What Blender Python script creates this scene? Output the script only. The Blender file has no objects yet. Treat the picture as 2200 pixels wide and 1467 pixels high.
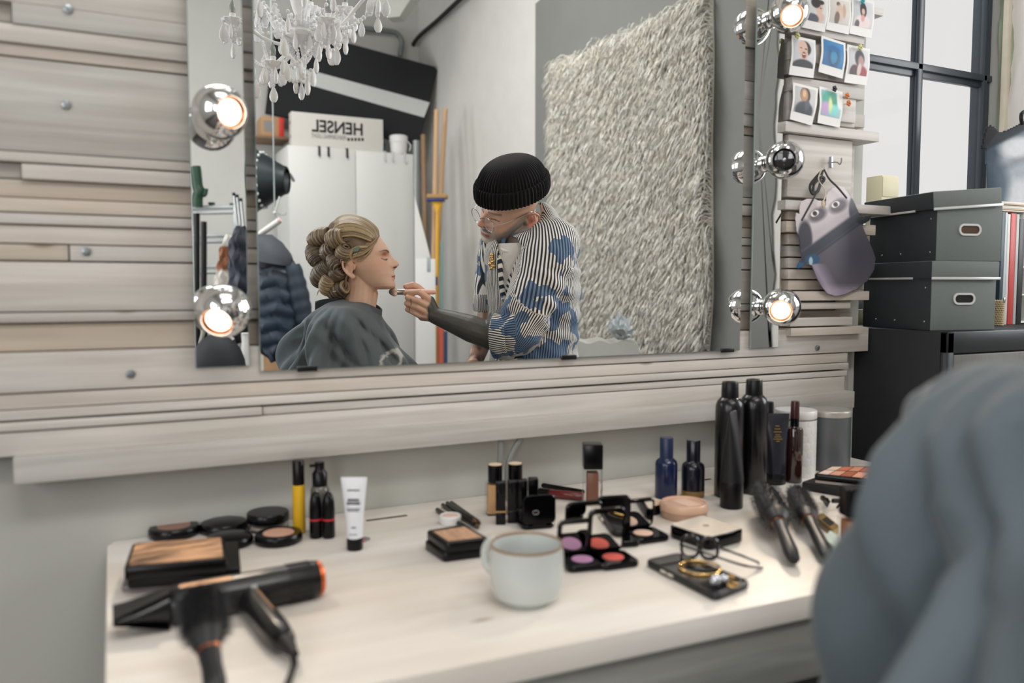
import bpy, bmesh, math, random
import numpy as np
from mathutils import Vector, Matrix, Euler
PI = math.pi
R = math.radians
sc = bpy.context.scene
COL = sc.collection

# ------------------------------------------------------------------ camera
CAM = np.array([0.0, -1.39, 1.16]); FPX = 1750.0; YAW = R(26.4); PIT = R(3.8)
cam_d = bpy.data.cameras.new('camera'); cam = bpy.data.objects.new('camera', cam_d); COL.objects.link(cam)
cam.location = CAM; cam.rotation_euler = (PI/2-PIT, 0, -YAW)
cam_d.sensor_fit = 'HORIZONTAL'; cam_d.sensor_width = 36.0; cam_d.lens = 36.0*FPX/2200.0
cam_d.clip_start = 0.02
cam_d.dof.use_dof = True; cam_d.dof.focus_distance = 2.35; cam_d.dof.aperture_fstop = 2.6
sc.camera = cam

# ------------------------------------------------------------------ view, world, daylight and added fill
sc.view_settings.view_transform = 'Standard'; sc.view_settings.look = 'None'
sc.view_settings.gamma = 1.0; sc.view_settings.exposure = -0.2; sc.view_settings.use_curve_mapping = False
sc.cycles.use_denoising = True
sc.cycles.max_bounces = 10; sc.cycles.diffuse_bounces = 4; sc.cycles.glossy_bounces = 6
sc.cycles.transmission_bounces = 8; sc.cycles.transparent_max_bounces = 12
sc.cycles.sample_clamp_indirect = 6.0; sc.cycles.caustics_reflective = False; sc.cycles.caustics_refractive = False
w = bpy.data.worlds.new('overcast_sky'); sc.world = w; w.use_nodes = True
w.node_tree.nodes['Background'].inputs[0].default_value = (0.90, 0.89, 0.88, 1)
w.node_tree.nodes['Background'].inputs[1].default_value = 1.1
def area(name, loc, direction, sx, sy, power, col=(1, 1, 1)):
    l = bpy.data.lights.new(name, 'AREA'); l.shape = 'RECTANGLE'; l.size = sx; l.size_y = sy; l.energy = power; l.color = col
    o = bpy.data.objects.new(name, l); COL.objects.link(o); o.location = loc
    o.rotation_euler = Vector(direction).to_track_quat('-Z', 'Z').to_euler()
    return o
# daylight falling in through the side windows of the room and through the niche window
area('daylight_side_window_near', (-2.05, -1.9, 1.95), (1, 0, -.08), 1.7, 1.7, 46, (0.98, 0.985, 1.0))
area('daylight_side_window_far', (-2.05, -4.75, 1.95), (1, 0, -.08), 2.8, 1.7, 150, (0.98, 0.985, 1.0))
area('daylight_niche_window', (2.3, 1.0, 3.3), (-.10, -.8, -.85), 1.2, 1.2, 80, (0.96, 0.98, 1.0))

area('added_ceiling_fill', (.5, -1.3, 4.25), (0, .12, -1), 2.2, 1.2, 22, (1.0, 0.975, 0.94))  # unseen overhead fill, added to brighten the table top

area('added_right_fill', (3.3, -.95, 1.95), (-1, 0, -.06), 1.2, 1.7, 70, (0.97, 0.985, 1.0))  # added light from an unseen right-hand window, brightens faces and plank ends
area('added_rear_fill', (.7, -3.3, 4.25), (0.05, -.25, -1), 2.6, 1.6, 175, (1.0, 0.98, 0.95))  # unseen overhead fill, added to soften the shadows at the back

# ------------------------------------------------------------------ pixel <-> place helpers (photograph 2200 x 1467)
_cy, _sy, _cp, _sp = math.cos(YAW), math.sin(YAW), math.cos(PIT), math.sin(PIT)
_f0 = np.array([_sy, _cy, 0]); _r0 = np.array([_cy, -_sy, 0]); _u0 = np.array([0, 0, 1.0])
_fw = _f0*_cp-_u0*_sp; _up = _u0*_cp+_f0*_sp
def ray(x, y): return _r0*((x-1100)/FPX)-_up*((y-733.5)/FPX)+_fw
def onY(x, y, Y=0.0):
    r = ray(x, y); return CAM+r*((Y-CAM[1])/r[1])
def onX(x, y, X):
    r = ray(x, y); return CAM+r*((X-CAM[0])/r[0])
def onZ(x, y, Z=0.75):
    r = ray(x, y); return CAM+r*((Z-CAM[2])/r[2])
MIR = np.array([1, -1, 1.0])
def vY(x, y, Y): return onY(x, y, -Y)*MIR          # seen in the mirror: place on the plane y=Y of the room
def vX(x, y, X): return onX(x, y, X)*MIR
class View:
    """local frame of something seen in the mirror: x to the right there, y towards the viewer, z up; depth d along the view"""
    def __init__(s, px, d):
        s.d = d; r = ray(px, 617.27); s.a = (CAM+r*(d/np.dot(r, _f0)))
        s.loc = (s.a[0], -s.a[1], 0.0); s.rz = YAW
    def __call__(s, x, y, near=0.0):
        r = ray(x, y); p = CAM+r*((s.d-near)/np.dot(r, _f0)); q = p-s.a
        return (float(np.dot(q, _r0)), float(near), float(p[2]))

# ------------------------------------------------------------------ mesh builder
def s2l(c):
    c = c/255.0
    return c/12.92 if c <= 0.04045 else ((c+0.055)/1.055)**2.4
def rgb(c): return (s2l(c[0]), s2l(c[1]), s2l(c[2]), 1.0)
class MB:
    def __init__(s): s.v = []; s.f = []; s.m = []; s.cur = 0; s.T = None
    def add(s, vs, fs, T=None, m=None):
        T = T if T is not None else s.T; b = len(s.v)
        if T is not None: vs = [tuple(T @ Vector(v)) for v in vs]
        s.v += [tuple(v) for v in vs]; s.f += [tuple(b+i for i in f) for f in fs]
        s.m += [s.cur if m is None else m]*len(fs); return s
    def box(s, c, d, bev=0.0, T=None, m=None, seg=2):
        bm = bmesh.new(); bmesh.ops.create_cube(bm, size=1.0)
        bmesh.ops.scale(bm, vec=d, verts=bm.verts)
        if bev > 0: bmesh.ops.bevel(bm, geom=bm.edges[:], offset=min(bev, min(d)*0.49), segments=seg, profile=0.5, affect='EDGES')
        bmesh.ops.translate(bm, vec=c, verts=bm.verts)
        vs = [v.co[:] for v in bm.verts]; bm.verts.index_update(); fs = [[v.index for v in f.verts] for f in bm.faces]; bm.free()
        return s.add(vs, fs, T, m)
    def lathe(s, prof, n=32, T=None, m=None, sx=1.0, sy=1.0):
        vs = []; fs = []; rows = []
        for r, z in prof:
            if r < 1e-6: rows.append([len(vs)]); vs.append((0, 0, z))
            else:
                rows.append(list(range(len(vs), len(vs)+n)))
                vs += [(r*sx*math.cos(2*PI*i/n), r*sy*math.sin(2*PI*i/n), z) for i in range(n)]
        for a, b in zip(rows, rows[1:]):
            for i in range(n):
                j = (i+1) % n
                if len(a) == 1 and len(b) == 1: continue
                if len(a) == 1: fs.append((a[0], b[j], b[i]))
                elif len(b) == 1: fs.append((a[i], a[j], b[0]))
                else: fs.append((a[i], a[j], b[j], b[i]))
        return s.add(vs, fs, T, m)
    def loft(s, rings, caps=True, closed=True, T=None, m=None):
        n = len(rings[0]); vs = [p for r in rings for p in r]; fs = []
        for k in range(len(rings)-1):
            for i in range(n if closed else n-1):
                j = (i+1) % n; fs.append((k*n+i, k*n+j, (k+1)*n+j, (k+1)*n+i))
        if caps and closed:
            for k, rv in ((0, True), (len(rings)-1, False)):
                c = np.mean(np.array(rings[k], float), axis=0); b = len(vs); vs.append(tuple(c))
                for i in range(n):
                    j = (i+1) % n; fs.append((b, k*n+j, k*n+i) if rv else (b, k*n+i, k*n+j))
        return s.add(vs, fs, T, m)
    def tube(s, pts, r, n=10, caps=True, T=None, m=None, flat=1.0, closed=False):
        P = [Vector(p) for p in pts]; N = len(P)
        rr = [r]*N if isinstance(r, (int, float)) else list(r)
        rings = []; ref = None
        for i in range(N):
            a = P[i-1] if (i > 0 or closed) else P[0]; b = P[(i+1) % N] if (i < N-1 or closed) else P[-1]
            t = (b-a)
            t = t.normalized() if t.length > 1e-9 else Vector((0, 0, 1))
            if ref is None:
                ref = Vector((0, 0, 1)) if abs(t.z) < 0.9 else Vector((1, 0, 0))
            x = (ref-t*ref.dot(t))
            x = x.normalized() if x.length > 1e-6 else t.orthogonal().normalized()
            y = t.cross(x); ref = x
            rings.append([tuple(P[i]+x*(rr[i]*math.cos(2*PI*k/n))+y*(rr[i]*flat*math.sin(2*PI*k/n))) for k in range(n)])
        if closed: rings.append(rings[0]); caps = False
        return s.loft(rings, caps=caps, T=T, m=m)
    def prism(s, out, z0, z1, T=None, m=None, bev=0.0):
        n = len(out); c = np.mean(np.array(out), axis=0)
        def sh(k): return [(c[0]+(p[0]-c[0])*k, c[1]+(p[1]-c[1])*k) for p in out]
        if bev > 0:
            rad = max(np.linalg.norm(np.array(out)-c, axis=1)); k = 1-bev/rad
            rr = [(sh(k), z0), (out, z0+bev), (out, z1-bev), (sh(k), z1)]
        else: rr = [(out, z0), (out, z1)]
        return s.loft([[(p[0], p[1], z) for p in o] for o, z in rr], T=T, m=m)
    def ell(s, c, r, n=20, T=None, m=None):
        if isinstance(r, (int, float)): r = (r, r, r)
        h = max(6, n//2)
        M = Matrix.Translation(c) @ Matrix.Diagonal((r[0], r[1], r[2], 1))
        if T is not None: M = T @ M
        return s.lathe([(math.sin(PI*i/h), -math.cos(PI*i/h)) for i in range(h+1)], n, M, m)
    def mesh(s, name, mats, smooth=40):
        me = bpy.data.meshes.new(name); me.from_pydata(s.v, [], s.f)
        for mt in (mats if isinstance(mats, (list, tuple)) else [mats]): me.materials.append(mt)
        if any(s.m): me.polygons.foreach_set('material_index', s.m)
        bm = bmesh.new(); bm.from_mesh(me); bmesh.ops.recalc_face_normals(bm, faces=bm.faces); bm.to_mesh(me); bm.free()
        if smooth:
            me.polygons.foreach_set('use_smooth', [True]*len(me.polygons)); me.set_sharp_from_angle(angle=R(smooth))
        me.update(); return me
def obj(name, mb, mats, parent=None, loc=None, rot=None, smooth=40):
    me = mb.mesh(name, mats, smooth) if isinstance(mb, MB) else mb
    o = bpy.data.objects.new(name, me); COL.objects.link(o)
    if parent is not None: o.parent = parent
    if loc is not None: o.location = loc
    if rot is not None: o.rotation_euler = rot
    return o
def tag(o, label, cat, group=None):
    o['label'] = label; o['category'] = cat
    if group: o['group'] = group
    return o
def thing(name, label, cat, loc=(0, 0, 0), rz=0.0, group=None, rot=None):
    o = bpy.data.objects.new(name, None); COL.objects.link(o); o.empty_display_size = 0.05
    o.location = loc; o.rotation_euler = rot if rot is not None else (0, 0, rz)
    return tag(o, label, cat, group)
def structure(o): o['kind'] = 'structure'; return o
def dup(o, loc=None, rot=None, label=None, parent=None):
    c = o.copy(); COL.objects.link(c)
    if parent is not None: c.parent = parent
    if loc is not None: c.location = loc
    if rot is not None: c.rotation_euler = rot
    if label: c['label'] = label
    for ch in list(o.children): dup(ch, parent=c)
    return c
def TR(x=0, y=0, z=0, rx=0, ry=0, rz=0, s=1.0):
    return Matrix.Translation((x, y, z)) @ Euler((R(rx), R(ry), R(rz))).to_matrix().to_4x4() @ Matrix.Scale(s, 4)
def rrect(w, d, r, n=6):
    o = []
    for cx, cy, a in ((w/2-r, d/2-r, 0), (-w/2+r, d/2-r, 90), (-w/2+r, -d/2+r, 180), (w/2-r, -d/2+r, 270)):
        o += [(cx+r*math.cos(R(a+90*i/n)), cy+r*math.sin(R(a+90*i/n))) for i in range(n+1)]
    return o
def smooth_path(pts, n=8):
    P = [np.array(p, float) for p in pts]; P = [2*P[0]-P[1]]+P+[2*P[-1]-P[-2]]; out = []
    for i in range(1, len(P)-2):
        for k in range(n):
            t = k/n; a, b, c, d = P[i-1:i+3]
            out.append(tuple(0.5*((2*b)+(c-a)*t+(2*a-5*b+4*c-d)*t*t+(3*b-a-3*c+d)*t**3)))
    out.append(tuple(P[-2])); return out

# ------------------------------------------------------------------ materials (all procedural)
_mc = {}
def mat(name, col, rough=0.5, metal=0.0, var=0.06, scale=30.0, bump=0.0, trans=0.0, emit=0.0, coat=0.0, sheen=0.0, stretch=None, spec=None, ior=None, alpha=None, ecol=None, sss=0.0):
    if name in _mc: return _mc[name]
    m = bpy.data.materials.new(name); m.use_nodes = True; nt = m.node_tree; N = nt.nodes; L = nt.links
    b = N['Principled BSDF']; c = rgb(col)
    tc = N.new('ShaderNodeTexCoord'); mp = N.new('ShaderNodeMapping'); nz = N.new('ShaderNodeTexNoise')
    L.new(tc.outputs['Object'], mp.inputs['Vector']); L.new(mp.outputs['Vector'], nz.inputs['Vector'])
    mp.inputs['Scale'].default_value = stretch or (1, 1, 1)
    nz.inputs['Scale'].default_value = scale; nz.inputs['Detail'].default_value = 4
    mx = N.new('ShaderNodeMix'); mx.data_type = 'RGBA'
    mx.inputs[6].default_value = tuple(max(0, x*(1-var)) for x in c[:3])+(1,)
    mx.inputs[7].default_value = tuple(min(1, x*(1+var)) for x in c[:3])+(1,)
    L.new(nz.outputs['Fac'], mx.inputs[0]); L.new(mx.outputs[2], b.inputs['Base Color'])
    b.inputs['Roughness'].default_value = rough; b.inputs['Metallic'].default_value = metal
    b.inputs['Transmission Weight'].default_value = trans; b.inputs['Coat Weight'].default_value = coat
    b.inputs['Sheen Weight'].default_value = sheen
    if sss: b.inputs['Subsurface Weight'].default_value = sss; b.inputs['Subsurface Radius'].default_value = (0.01, 0.005, 0.003); b.inputs['Subsurface Scale'].default_value = 0.4
    if spec is not None: b.inputs['Specular IOR Level'].default_value = spec
    if ior: b.inputs['IOR'].default_value = ior
    if alpha is not None: b.inputs['Alpha'].default_value = alpha
    if emit: b.inputs['Emission Color'].default_value = rgb(ecol or col); b.inputs['Emission Strength'].default_value = emit
    if bump:
        bp = N.new('ShaderNodeBump'); bp.inputs['Strength'].default_value = bump; bp.inputs['Distance'].default_value = 0.003
        L.new(nz.outputs['Fac'], bp.inputs['Height']); L.new(bp.outputs['Normal'], b.inputs['Normal'])
    _mc[name] = m; return m
def vcol_mat(name, rough=0.6, var=0.04, scale=60, sss=0.0, bump=0.0, coat=0.0, sheen=0.0, stretch=None, bscale=None):
    """colour printed, dyed or grown into the thing: read from its colour attribute"""
    if name in _mc: return _mc[name]
    m = mat(name, (128, 128, 128), rough, 0, var, scale, bump, sss=sss, coat=coat, sheen=sheen, stretch=stretch)
    nt = m.node_tree; N = nt.nodes; L = nt.links; b = N['Principled BSDF']
    mx = [n for n in N if n.type == 'MIX'][0]; at = N.new('ShaderNodeAttribute'); at.attribute_name = 'tint'
    mx.blend_type = 'MULTIPLY'; mx.inputs[0].default_value = 1.0
    for l in list(mx.inputs[0].links): L.remove(l)
    nz = [n for n in N if n.type == 'TEX_NOISE'][0]
    mr = N.new('ShaderNodeMapRange'); mr.inputs[3].default_value = 1-var*2; mr.inputs[4].default_value = 1+var*2
    L.new(nz.outputs['Fac'], mr.inputs[0]); L.new(mr.outputs[0], mx.inputs[7]); L.new(at.outputs['Color'], mx.inputs[6])
    return m
def set_tint(me, cols):
    """cols: per-vertex sRGB 0-255 array"""
    a = me.attributes.get('tint') or me.attributes.new('tint', 'FLOAT_COLOR', 'POINT')
    c = np.clip(np.asarray(cols, float)/255.0, 0, 1); c = np.where(c <= 0.04045, c/12.92, ((c+0.055)/1.055)**2.4)
    a.data.foreach_set('color', np.concatenate([c, np.ones((len(c), 1))], axis=1).astype(np.float32).ravel())
def co_of(me):
    a = np.empty(len(me.vertices)*3, np.float32); me.vertices.foreach_get('co', a); return a.reshape(-1, 3).astype(float)
def remesh(mb, voxel, smooth_it=2, name='body', fac=0.5):
    me = mb.mesh(name, [], 0); o = bpy.data.objects.new('tmp', me); COL.objects.link(o)
    a = o.modifiers.new('r', 'REMESH'); a.mode = 'VOXEL'; a.voxel_size = voxel
    if smooth_it:
        b = o.modifiers.new('s', 'SMOOTH'); b.iterations = smooth_it; b.factor = fac
    dg = bpy.context.evaluated_depsgraph_get(); out = bpy.data.meshes.new_from_object(o.evaluated_get(dg))
    bpy.data.objects.remove(o); bpy.data.meshes.remove(me); out.name = name
    out.polygons.foreach_set('use_smooth', [True]*len(out.polygons)); return out
def inside(poly, X, Y):
    r = np.zeros(X.shape, bool); n = len(poly)
    for i in range(n):
        x0, y0 = poly[i]; x1, y1 = poly[(i+1) % n]
        if y0 == y1: continue
        c = ((y0 > Y) != (y1 > Y)) & (X < (x1-x0)*(Y-y0)/(y1-y0)+x0); r ^= c
    return r
def sheet(name, poly, step, place, colour, m, thick=0.0, parent=None):
    """a sheet cut to an outline in (u,v); place(u,v)->xyz, colour(u,v)->Nx3"""
    P = np.array(poly, float); u = np.arange(P[:, 0].min(), P[:, 0].max()+step, step); v = np.arange(P[:, 1].min(), P[:, 1].max()+step, step)
    U, V = np.meshgrid(u, v); cu = (U[:-1, :-1]+step/2); cv = (V[:-1, :-1]+step/2); ok = inside(poly, cu, cv)
    nx = len(u); idx = {}; vs = []; uv = []; fs = []
    def g(i, j):
        k = i*nx+j
        if k not in idx: idx[k] = len(vs); uv.append((u[j], v[i])); vs.append(place(u[j], v[i]))
        return idx[k]
    for i, j in zip(*np.nonzero(ok)): fs.append((g(i, j), g(i, j+1), g(i+1, j+1), g(i+1, j)))
    me = bpy.data.meshes.new(name); me.from_pydata([tuple(map(float, p)) for p in vs], [], fs); me.materials.append(m)
    uv = np.array(uv); set_tint(me, colour(uv[:, 0], uv[:, 1]))
    me.polygons.foreach_set('use_smooth', [True]*len(me.polygons))
    o = bpy.data.objects.new(name, me); COL.objects.link(o)
    if parent is not None: o.parent = parent
    if thick:
        s_ = o.modifiers.new('thickness', 'SOLIDIFY'); s_.thickness = thick; s_.offset = 0
    return o
def blend(base, col, wgt):
    return base*(1-wgt[:, None])+np.array(col, float)[None]*wgt[:, None]
def soft(d, e): return np.clip(0.5-d/e, 0, 1)
def vnoise(p, s, seed=0):
    """cheap smooth noise for wrinkles, in -1..1"""
    rs = np.random.RandomState(seed); o = np.zeros(len(p))
    for k in range(6):
        d = rs.normal(size=3); d /= np.linalg.norm(d); o += np.sin(p@d*s*(0.6+0.35*k)+rs.rand()*6.28+1.3*np.sin(p@rs.normal(size=3)*s*0.4))
    return o/6
random.seed(4)
white_plastic = mat('white_plastic', (225, 224, 222), 0.4)
black_plastic = mat('black_plastic', (12, 12, 14), 0.35, var=0.2, spec=.3)
black_gloss = mat('black_gloss', (6, 6, 8), 0.12, var=0.2, spec=.28)
chrome = mat('chrome', (225, 225, 226), 0.05, 1.0, var=0.01)
steel = mat('brushed_steel', (170, 172, 172), 0.3, 1.0, var=0.08, scale=60)
copper = mat('copper', (200, 128, 90), 0.38, 1.0, var=0.05)
gold = mat('gold', (212, 172, 105), 0.2, 1.0, var=0.05)
# ------------------------------------------------------------------ room shell
XL, XR, YB, ZC = -1.9, 3.0, -6.85, 4.35
plaster = mat('plaster', (205, 204, 200), 0.85, var=0.05, scale=5, bump=0.15)
plaster_grey = mat('plaster_grey', (184, 184, 177), 0.85, var=0.04, scale=4, bump=0.1)
whitewall = mat('whitewashed_brick', (212, 210, 206), 0.85, var=0.06, scale=6, bump=0.5)
floor_m = mat('floor_boards', (74, 70, 66), 0.5, var=0.2, scale=4, stretch=(1, 12, 1), bump=0.1)
structure(obj('floor', MB().box(((XL+XR)/2, YB/2, -0.05), (XR-XL+.8, -YB+1.2, .1)), floor_m, smooth=0))
structure(obj('ceiling', MB().box(((XL+XR)/2, YB/2, ZC+.05), (XR-XL+.8, -YB+1.2, .1)), plaster, smooth=0))
structure(obj('wall_rear', MB().box(((XL+XR)/2, YB-.1, ZC/2), (XR-XL+.4, .2, ZC)), plaster, smooth=0))
RW0, RW1 = -1.55, -.35  # added opening, out of view, for the right-hand fill light
structure(obj('wall_right', MB().box((XR+.1, (YB+RW0)/2, ZC/2), (.2, RW0-YB, ZC)).box((XR+.1, (RW1+.6)/2, ZC/2), (.2, .6-RW1, ZC)).box((XR+.1, (RW0+RW1)/2, .55), (.2, RW1-RW0, 1.1)).box((XR+.1, (RW0+RW1)/2, (2.8+ZC)/2), (.2, RW1-RW0, ZC-2.8)), whitewall, smooth=0))
# dressing wall with the window niche at its right end
NX0, NX1, NY = 1.69, 2.455, 0.25
structure(obj('wall_front', MB().box(((XL+NX0)/2, .17, ZC/2), (NX0-XL, .226, ZC)).box(((NX1+XR)/2, .155, ZC/2), (XR-NX1, .25, ZC))
    .box(((NX0+NX1)/2, NY-.03, .55), (NX1-NX0, .12, 1.1)).box(((NX0+NX1)/2, NY-.03, 3.85), (NX1-NX0, .12, 1.0)), plaster_grey, smooth=0))
# left wall with two window openings
lw = MB()
wins = [(-2.75, -1.05), (-6.15, -3.35)]; Z0, Z1 = 1.1, 2.8
ys = [YB] + [q for w_ in reversed(wins) for q in w_] + [.6]
for a, b in zip(ys[::2], ys[1::2]): lw.box((XL-.1, (a+b)/2, ZC/2), (.2, b-a, ZC))
for a, b in wins: lw.box((XL-.1, (a+b)/2, Z0/2), (.2, b-a, Z0)).box((XL-.1, (a+b)/2, (Z1+ZC)/2), (.2, b-a, ZC-Z1))
structure(obj('wall_left', lw, plaster, smooth=0))
def glass_mat():
    m = bpy.data.materials.new('window_glass'); m.use_nodes = True; N = m.node_tree.nodes; L = m.node_tree.links
    N.remove(N['Principled BSDF']); t = N.new('ShaderNodeBsdfTransparent'); g = N.new('ShaderNodeBsdfGlossy'); g.inputs['Roughness'].default_value = 0.02
    x = N.new('ShaderNodeMixShader'); lw_ = N.new('ShaderNodeLayerWeight'); lw_.inputs['Blend'].default_value = 0.04
    nz = N.new('ShaderNodeTexNoise'); nz.inputs['Scale'].default_value = 3; mr = N.new('ShaderNodeMapRange')
    mr.inputs[3].default_value = 0.93; mr.inputs[4].default_value = 0.97; L.new(nz.outputs['Fac'], mr.inputs[0]); L.new(mr.outputs[0], t.inputs['Color'])
    L.new(lw_.outputs['Fresnel'], x.inputs[0]); L.new(t.outputs[0], x.inputs[1]); L.new(g.outputs[0], x.inputs[2]); L.new(x.outputs[0], N['Material Output'].inputs[0]); return m
glass_w = glass_mat()
frame_dark = mat('dark_window_paint', (58, 66, 74), 0.35, var=0.12, scale=20, bump=0.1)
def left_window(i, a, b, x=XL-.1):
    fr = MB()
    for z in (Z0+.03, (Z0+Z1)/2, Z1-.03): fr.box((x, (a+b)/2, z), (.06, b-a, .06), .005)
    for y in (a+.03, (a+b)/2, b-.03): fr.box((x, y, (Z0+Z1)/2), (.06, .06, Z1-Z0), .005)
    o = structure(obj('window_%d' % i, fr, frame_dark)); obj('pane', MB().box((x, (a+b)/2, (Z0+Z1)/2), (.005, b-a-.1, Z1-Z0-.1)), glass_w, o, smooth=0)
left_window(2, *wins[0]); left_window(3, *wins[1]); left_window(4, RW0, RW1, XR+.1)  # the last one is the added, unseen window in the right wall
# niche window: dark wooden casement, mullion and glazing bars
def W(px, py, Y): return onY(px, py, Y)
xm0, xm1 = W(1951, 300, NY)[0], W(1969, 300, NY)[0]; xr0, xr1 = W(2090, 300, NY)[0], NX1
zt = W(2000, 151, NY)[2]
fr = MB()
def vbar(xa, xb, y0, y1, bev=.004): fr.box(((xa+xb)/2, (y0+y1)/2, 2.2), (xb-xa, y1-y0, 2.3), bev)
vbar(xm0+.012, xm1, NY-.016, NY-.004); vbar(xm0+.012, xm1+.002, NY-.004, NY+.012); vbar(xr0+.018, xr0+.036, NY-.016, NY); vbar(xr0+.02, xr1, NY-.006, NY+.03)
vbar(NX0, NX0+.05, NY-.05, NY+.03)
xh = (NX0+NX1)/2
for dz in (0, .62, 1.24):
    for (ya, yb, h, o_) in ((NY-.016, NY-.004, .020, 0), (NY-.004, NY+.012, .034, -.010)):
        fr.box((xh, (ya+yb)/2, zt+dz+o_), (NX1-NX0-.01, yb-ya, h), .003)
fr.box((xh, NY, 1.12), (NX1-NX0, .08, .07), .004)
win = structure(obj('window_1', fr, frame_dark))
obj('pane', MB().box(((NX0+NX1)/2, NY+.005, 2.2), (NX1-NX0-.02, .004, 2.2)), glass_w, win, smooth=0)
cream = mat('aged_cream_paint', (205, 196, 178), 0.6, var=0.12, scale=25, bump=0.3)
# right jamb of the niche with old paint flaking off along the frame
jm = MB().box((NX1-.012, NY-.062, 2.2), (.024, .018, 2.2), .004)
obj('frame_strip', jm, cream, win)
def jamb_mat():
    m = mat('flaking_jamb_paint', (214, 210, 204), 0.8, var=0.05, scale=9, bump=0.5); N = m.node_tree.nodes; L = m.node_tree.links; b = N['Principled BSDF']
    tc = N.new('ShaderNodeTexCoord'); n1 = N.new('ShaderNodeTexNoise'); n1.inputs['Scale'].default_value = 7; n1.inputs['Detail'].default_value = 8; L.new(tc.outputs['Object'], n1.inputs['Vector'])
    sp = N.new('ShaderNodeSeparateXYZ'); L.new(tc.outputs['Object'], sp.inputs[0])
    mr = N.new('ShaderNodeMapRange'); mr.inputs[1].default_value = .155; mr.inputs[2].default_value = .20; L.new(sp.outputs['Y'], mr.inputs[0])
    ad = N.new('ShaderNodeMath'); ad.operation = 'ADD'; L.new(n1.outputs['Fac'], ad.inputs[0]); L.new(mr.outputs[0], ad.inputs[1])
    rp = N.new('ShaderNodeValToRGB'); rp.color_ramp.elements[0].position = .98; rp.color_ramp.elements[1].position = 1.04; L.new(ad.outputs[0], rp.inputs[0])
    n2 = N.new('ShaderNodeTexNoise'); n2.inputs['Scale'].default_value = 5; r2 = N.new('ShaderNodeValToRGB')
    for e, (p, c) in zip((r2.color_ramp.elements[0], r2.color_ramp.elements[1]), ((.42, (150, 134, 110)), (.6, (160, 178, 150)))): e.position = p; e.color = rgb(c)
    L.new(tc.outputs['Object'], n2.inputs['Vector']); L.new(n2.outputs['Fac'], r2.inputs[0])
    mx = N.new('ShaderNodeMix'); mx.data_type = 'RGBA'; src = b.inputs['Base Color'].links[0].from_socket
    L.new(rp.outputs[0], mx.inputs[0]); L.new(src, mx.inputs[6]); L.new(r2.outputs[0], mx.inputs[7]); L.new(mx.outputs[2], b.inputs['Base Color']); return m
jb = MB(); g = []
for i in range(60):
    for j in range(24):
        z = 1.1+2.2*i/59; y = .03+(.215-.03)*j/23; g.append((NX1-.003-.004*abs(math.sin(z*31+math.sin(y*40)*2))*(j/23)-(.006*(j/23) if math.sin(z*17+y*60) > .5 else 0), y, z))
jb.add(g, [(i*24+j, i*24+j+1, (i+1)*24+j+1, (i+1)*24+j) for i in range(59) for j in range(23)])
structure(obj('trim_1', jb, jamb_mat()))
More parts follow.
